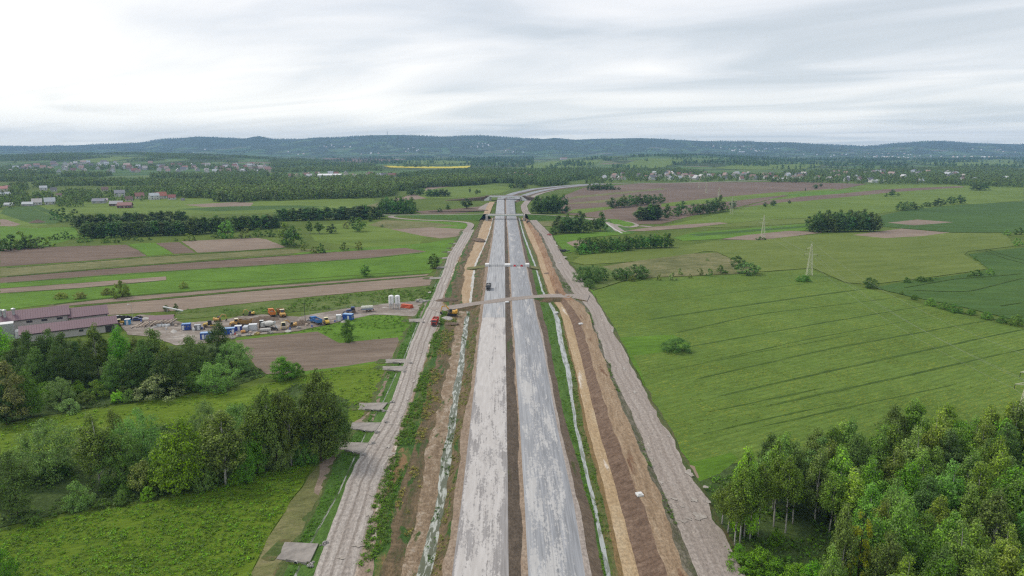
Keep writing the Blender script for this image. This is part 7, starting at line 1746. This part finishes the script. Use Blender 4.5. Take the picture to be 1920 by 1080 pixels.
# ------------------------------------------------------------------ mauve-roofed sheds
MR = (.165, .095, .115)
def frame_at(p, q):
    a, b = vec(at(*p)), vec(at(*q)); d = b - a
    return a, d.length, math.atan2(d.y, d.x)
WC = (.46, .43, .40)
b0, bLen, brot = frame_at((30, 638), (206, 616))
ux, uy_ = Vector((math.cos(brot), math.sin(brot), 0)), Vector((-math.sin(brot), math.cos(brot), 0))
def shed(nm, label, s0, s1, off, depth, H, rise, wins=(), doors=()):
    c = b0 + ux * ((s0 + s1) / 2) + uy_ * (off + depth / 2)
    t = thing(nm, label, 'shed', c, brot)
    w_, r_ = gable(t, s1 - s0, depth, H, rise, WC, MR)
    L = s1 - s0
    for sgn in (-1, 1): MB().box((0, sgn * (depth / 2 + .56), H - .32), (L + 1.1, .14, .2)).build('gutter', M['dark'], t)
    for x in (-L / 2 + .4, L / 2 - .4): MB().tube((x, -depth / 2 - .1, 0), (x, -depth / 2 - .1, H - .1), .07).build('downpipe', M['dark'], t)
    for u, w2, h2, zc in wins:
        wo = MB().box((u, -depth / 2 - .04, zc), (w2, .1, h2)).build('window', M['dark'], t); MB().box((u, -depth / 2 - .1, zc), (w2 * .9, .04, h2 * .8)).build('pane', M['glass'], wo)
    for u, w2, h2 in doors: MB().box((u, -depth / 2 - .05, h2 / 2), (w2, .1, h2)).build('gate', M['dark'], t)
    for q in range(int(L / 1.2)): pass
    m = MB(); n = int(L / .9)
    sl = math.atan2(rise, depth / 2)
    for k in range(n):
        x = -L / 2 + (k + .5) * L / n
        for sg in (-1, 1):
            m.box((x, sg * depth / 4 * 1.02, H + rise / 2 + .26), (.06, .06, .04))
            y0, y1 = sg * (depth / 2 + .45), sg * .05
            z0, z1 = H - rise / (depth / 2) * .45 + .215, H + rise + .2
            m.add([(x - .03, y0, z0), (x + .03, y0, z0), (x + .03, y1, z1), (x - .03, y1, z1), (x - .03, y0, z0 + .05), (x + .03, y0, z0 + .05), (x + .03, y1, z1 + .05), (x - .03, y1, z1 + .05)], [(4, 5, 6, 7), (0, 4, 7, 3), (1, 2, 6, 5), (0, 1, 5, 4)])
    s = m.build('roof_seam', M['roof'], r_, tuple(c_ * .9 for c_ in MR))
    return t
sc_ = bLen / 176.0
def sx(px_): return (px_ - 30) * sc_
shed('metal_shed', 'tall mauve-roofed shed with three small dark windows under the eaves', sx(-22), sx(131), 10.5, 12, 6.6, 3.0, [(sx(56) - sx(54.5), 2.2, .9, 5.2), (sx(84) - sx(54.5), 2.2, .9, 5.2), (sx(113) - sx(54.5), 2.2, .9, 5.2)], [(sx(80) - sx(54), 6.5, 3.2)])
shed('metal_shed', 'lower mauve-roofed shed continuing the tall one towards the yard', sx(131.5), sx(207), 9.5, 12, 5.2, 2.8, [], [(12, 4.5, 3.2)])
shed('metal_shed', 'long low mauve-roofed shed standing in front of the other two', sx(40), sx(219), -6.5, 10.5, 3.6, 2.3, [(sx(150) - sx(129.5), 1.6, .9, 2.2)], [(sx(205) - sx(129.5), 3.5, 2.8)])
c = b0 + ux * sx(15) + uy_ * 4.5
t = thing('vent_tower', 'silver ribbed ventilation tower against the tall mauve-roofed shed', 'vent tower', c, brot)
MB().box((0, 0, 3.4), (5.2, 4.2, 6.8)).build('casing', M['steel'], t)
m = MB()
for k in range(14): m.box((0, -2.12, .6 + k * .44), (5.0, .1, .16))
m.build('louvre', M['steel'], t)
MB().box((0, 0, 6.95), (5.5, 4.5, .3)).build('cap', M['whitecon'], t)
MB().box((3.9, -.2, 1.7), (2.4, 3.6, 3.2), ch=.2).build('side_duct', M['whitecon'], t)
for k, x in enumerate((6, 13, 29)):
    c = b0 + ux * sx(x) + uy_ * (14.0 if k != 1 else 13); o = MB().lathe((0, 0, 0), [(.55, 6.5), (.55, 10.4), (.9, 10.5), (.9, 11.1), (.3, 11.4)], 12).build('roof_flue', M['steel']); o.location = c; tag(o, 'silver flue pipe standing on the tall mauve roof, ' + ('farthest from the yard', 'middle of the three', 'nearest the yard')[k], 'flue pipe', 'flues on the mauve roof')

# ------------------------------------------------------------------ pylons and their lines
def pylon(px, py, rz, label, s=1.0):
    t = thing('power_pylon', label, 'pylon', at(px, py), rz); t.scale = (s, s, s)
    hw = lambda z: 1.75 * (1 - z / 21.5) + .32 * (z / 21.5) if z < 21 else .1
    zs = [0, 3.2, 6.2, 8.9, 11.3, 13.4, 15.3, 17.2, 19.0, 20.6]
    legs = []
    for sx_ in (-1, 1):
        for sy in (-1, 1): MB().tube((sx_ * hw(0), sy * hw(0), -.2), (sx_ * .25, sy * .25, 20.6), .15, .12, 4).build('leg', M['pylon'], t)
    m = MB()
    for a, b in zip(zs[:-1], zs[1:]):
        ha, hb = hw(a), hw(b)
        for (p, q) in (((-1, -1), (1, -1)), ((1, -1), (1, 1)), ((1, 1), (-1, 1)), ((-1, 1), (-1, -1))):
            m.tube((p[0] * ha, p[1] * ha, a), (q[0] * hb, q[1] * hb, b), .075, n=4, caps=False); m.tube((q[0] * ha, q[1] * ha, a), (p[0] * hb, p[1] * hb, b), .075, n=4, caps=False)
            m.tube((p[0] * hb, p[1] * hb, b), (q[0] * hb, q[1] * hb, b), .05, n=4, caps=False)
    m.build('lattice', M['pylon'], t)
    MB().tube((0, 0, 20.4), (0, 0, 21.8), .12, .04, 5).build('peak', M['pylon'], t)
    for z, l0, l1 in ((17.5, -3.0, .5), (13.9, -3.9, 3.9)):
        m = MB()
        for l in (l0, l1):
            if abs(l) < 1: continue
            for y in (-.4, .4): m.tube((.3 * np.sign(l), y, z), (l, 0, z + .05), .07, n=4).tube((.3 * np.sign(l), y, z + 1.0), (l, 0, z + .1), .06, n=4)
            for f in (.3, .6): m.tube((l * f, -.25, z), (l * f, .25, z + 1.0 * (1 - f)), .04, n=4)
        a_ = m.build('crossarm', M['pylon'], t)
        for l in (l0, l1):
            if abs(l) > 1: MB().tube((l, 0, z), (l, 0, z - 1.3), .09, n=6).build('insulator', M['dark'], a_)
    return t
PY = [(1918, 808, 'pylon at the frame edge behind the birch wood'), (1517, 517, 'yellowish lattice pylon at the back of the flowering field'), (1430, 447, 'pylon between the green fields with a bush at its foot'), (1371.5, 402, 'pylon behind the hedge on the brown field'), (1347.5, 377, 'pylon standing in the far brown field'), (1324, 363, 'small pylon farther out in the brown field'), (1311, 353, 'tiny pylon near the valley village'), (1294, 344, 'farthest pylon before the valley village')]
pp = [at(a, b) for a, b, _ in PY]
rzs = []
for i in range(len(PY)):
    a, b = pp[max(0, i - 1)], pp[min(len(PY) - 1, i + 1)]; rzs.append(math.atan2(-(b - a)[0], (b - a)[1]))
for (x, y, lb), r_ in zip(PY, rzs): pylon(x, y, r_, lb)
d0 = pp[0] - pp[1]; PYX = [pp[0] + d0 * .9] + pp; RZX = [rzs[0]] + rzs
for (off, z), lb in (((-3.0, 16.2), 'upper power line conductor hanging between the pylons'), ((-3.9, 12.6), 'lower power line conductor nearer the road'), ((3.9, 12.6), 'lower power line conductor on the field side'), ((0, 21.8), 'earth wire along the pylon tips')):
    m = MB()
    for i in range(len(PYX) - 1):
        if i > 5: break
        A_ = PYX[i] + np.array((math.cos(RZX[i]) * off, math.sin(RZX[i]) * off, z)); B_ = PYX[i + 1] + np.array((math.cos(RZX[i + 1]) * off, math.sin(RZX[i + 1]) * off, z))
        L = np.linalg.norm(B_ - A_); sag = min(5.0, L * L * 9e-5); n = 14
        pr = [A_ + (B_ - A_) * k / n - np.array((0, 0, 4 * sag * (k / n) * (1 - k / n))) for k in range(n + 1)]
        for a, b in zip(pr[:-1], pr[1:]): m.tube(a, b, .016 + 2e-5 * a[1], n=4, caps=False)
    tag(m.build('power_line', M['wire']), lb, 'power line')
# mast on the ridge
mx, mY = (727 - 960) * CP / FP * 9900, 9900.0
t = thing('radio_mast', 'thin radio mast rising from the highest part of the ridge', 'mast', (mx, mY, float(height(np.array([mx]), np.array([mY]))[0])))
MB().tube((0, 0, -5), (0, 0, 55), 3.2, 2.4, 8).build('lower_shaft', M['concrete'], t); MB().tube((0, 0, 55), (0, 0, 84), 1.6, .8, 6).build('upper_shaft', M['steel'], t); MB().tube((0, 0, 38), (0, 0, 41), 5, n=10).build('antenna_deck', M['steel'], t)
for k, x in enumerate((1593, 1617, 1632, 1640, 1831, 1850)):
    mx, mY = (x - 960) * CP / FP * 9900, 9900.0
    t = thing('ridge_mast', 'faint far mast on the ridge saddle', 'mast', (mx, mY, float(height(np.array([mx]), np.array([mY]))[0])), 0, 'faint masts on the ridge'); MB().tube((0, 0, -5), (0, 0, 38), .9, .5, 5).build('shaft', M['steel'], t); MB().box((0, 0, 34), (12, .6, .6)).build('crossarm', M['steel'], t)

P_ = np.concatenate([pts_in([(1480,290),(1480,272),(1920,276),(1920,300),(1600,297)], 110, (5600, 8600), .7, (400., .17)), pts_in([(500,292),(620,268),(900,268),(1000,290)], 75, (6900, 9300), .6, (380., .15)), pts_in([(250,292),(400,280),(520,290)], 80, (6500, 8500), .6, (380., .15)), pts_in([(1300,290),(1320,272),(1480,272),(1480,292)], 90, (6000, 8600), .6, (380., .12))])
def far_house(k):
    m = MB().prism([(-4.5, 0), (-4.5, 5.5), (0, 9.5), (4.5, 5.5), (4.5, 0)], -6, 6); me = m.mesh('hamlet_house', flat('hamlet_wall_%d' % k, ((.72, .7, .66), (.62, .5, .42), (.7, .7, .7))[k], .9, .05)); return bpy.data.objects.new('hamlet_house', me)
scatter('far_hamlets', P_, rng.uniform(.9, 1.5, len(P_)), [far_house(k) for k in range(3)], None, 'pale specks of hamlets on the slopes of the ridge')
# larger buildings far off
for x, y, L, Wd, H, c, lb in ((619,334.5,62,28,9,(.72,.72,.72),'long white industrial hall before the forest belt'), (1057,311,40,16,9,(.4,.1,.1),'red-roofed long building in the far fields'), (1391,285,60,25,12,(.7,.7,.7),'white hall high on the slope'), (1470,339,30,12,6,(.65,.66,.66),'white low building in the valley village'), (1645,342,34,12,5,(.6,.62,.6),'low pale hall among the valley trees')):
    if y < 315:
        Yc = 4200 if y > 300 else 7600
        P0 = np.array(((x - 960) * CP / FP * Yc, Yc, 0)); P0[2] = height(P0[:1], P0[1:2])[0]
    else: P0 = at(x, y)
    t = thing('hall', lb, 'hall', P0, .12); gable(t, L, Wd, H, Wd * .12, (.62, .62, .62), c)

# ------------------------------------------------------------------ the air
def haze():
    m, w = new_mat('haze_air')
    v = w.n('ShaderNodeVolumePrincipled', {'Color': (0.36, 0.61, 1.0, 1), 'Density': HAZE_D, 'Anisotropy': 0.0, 'Density Attribute': ''})
    w.n('ShaderNodeOutputMaterial', {1: v.outputs[0]})
    x0, x1, y0, y1, z0, z1 = -23000, 23000, -600, 12000, -3.0, 345.0
    V = [(x, y, z) for z in (z0, z1) for x, y in ((x0, y0), (x1, y0), (x1, y1), (x0, y1))]
    me = bpy.data.meshes.new('haze'); me.from_pydata(V, [], [(3, 2, 1, 0), (4, 5, 6, 7), (0, 1, 5, 4), (1, 2, 6, 5), (2, 3, 7, 6), (3, 0, 4, 7)]); me.update(); me.materials.append(m)
    tag(link('haze', me), 'thin blue air over the whole valley', None, None, 'stuff')
HAZE_D = 7.6e-5
haze()
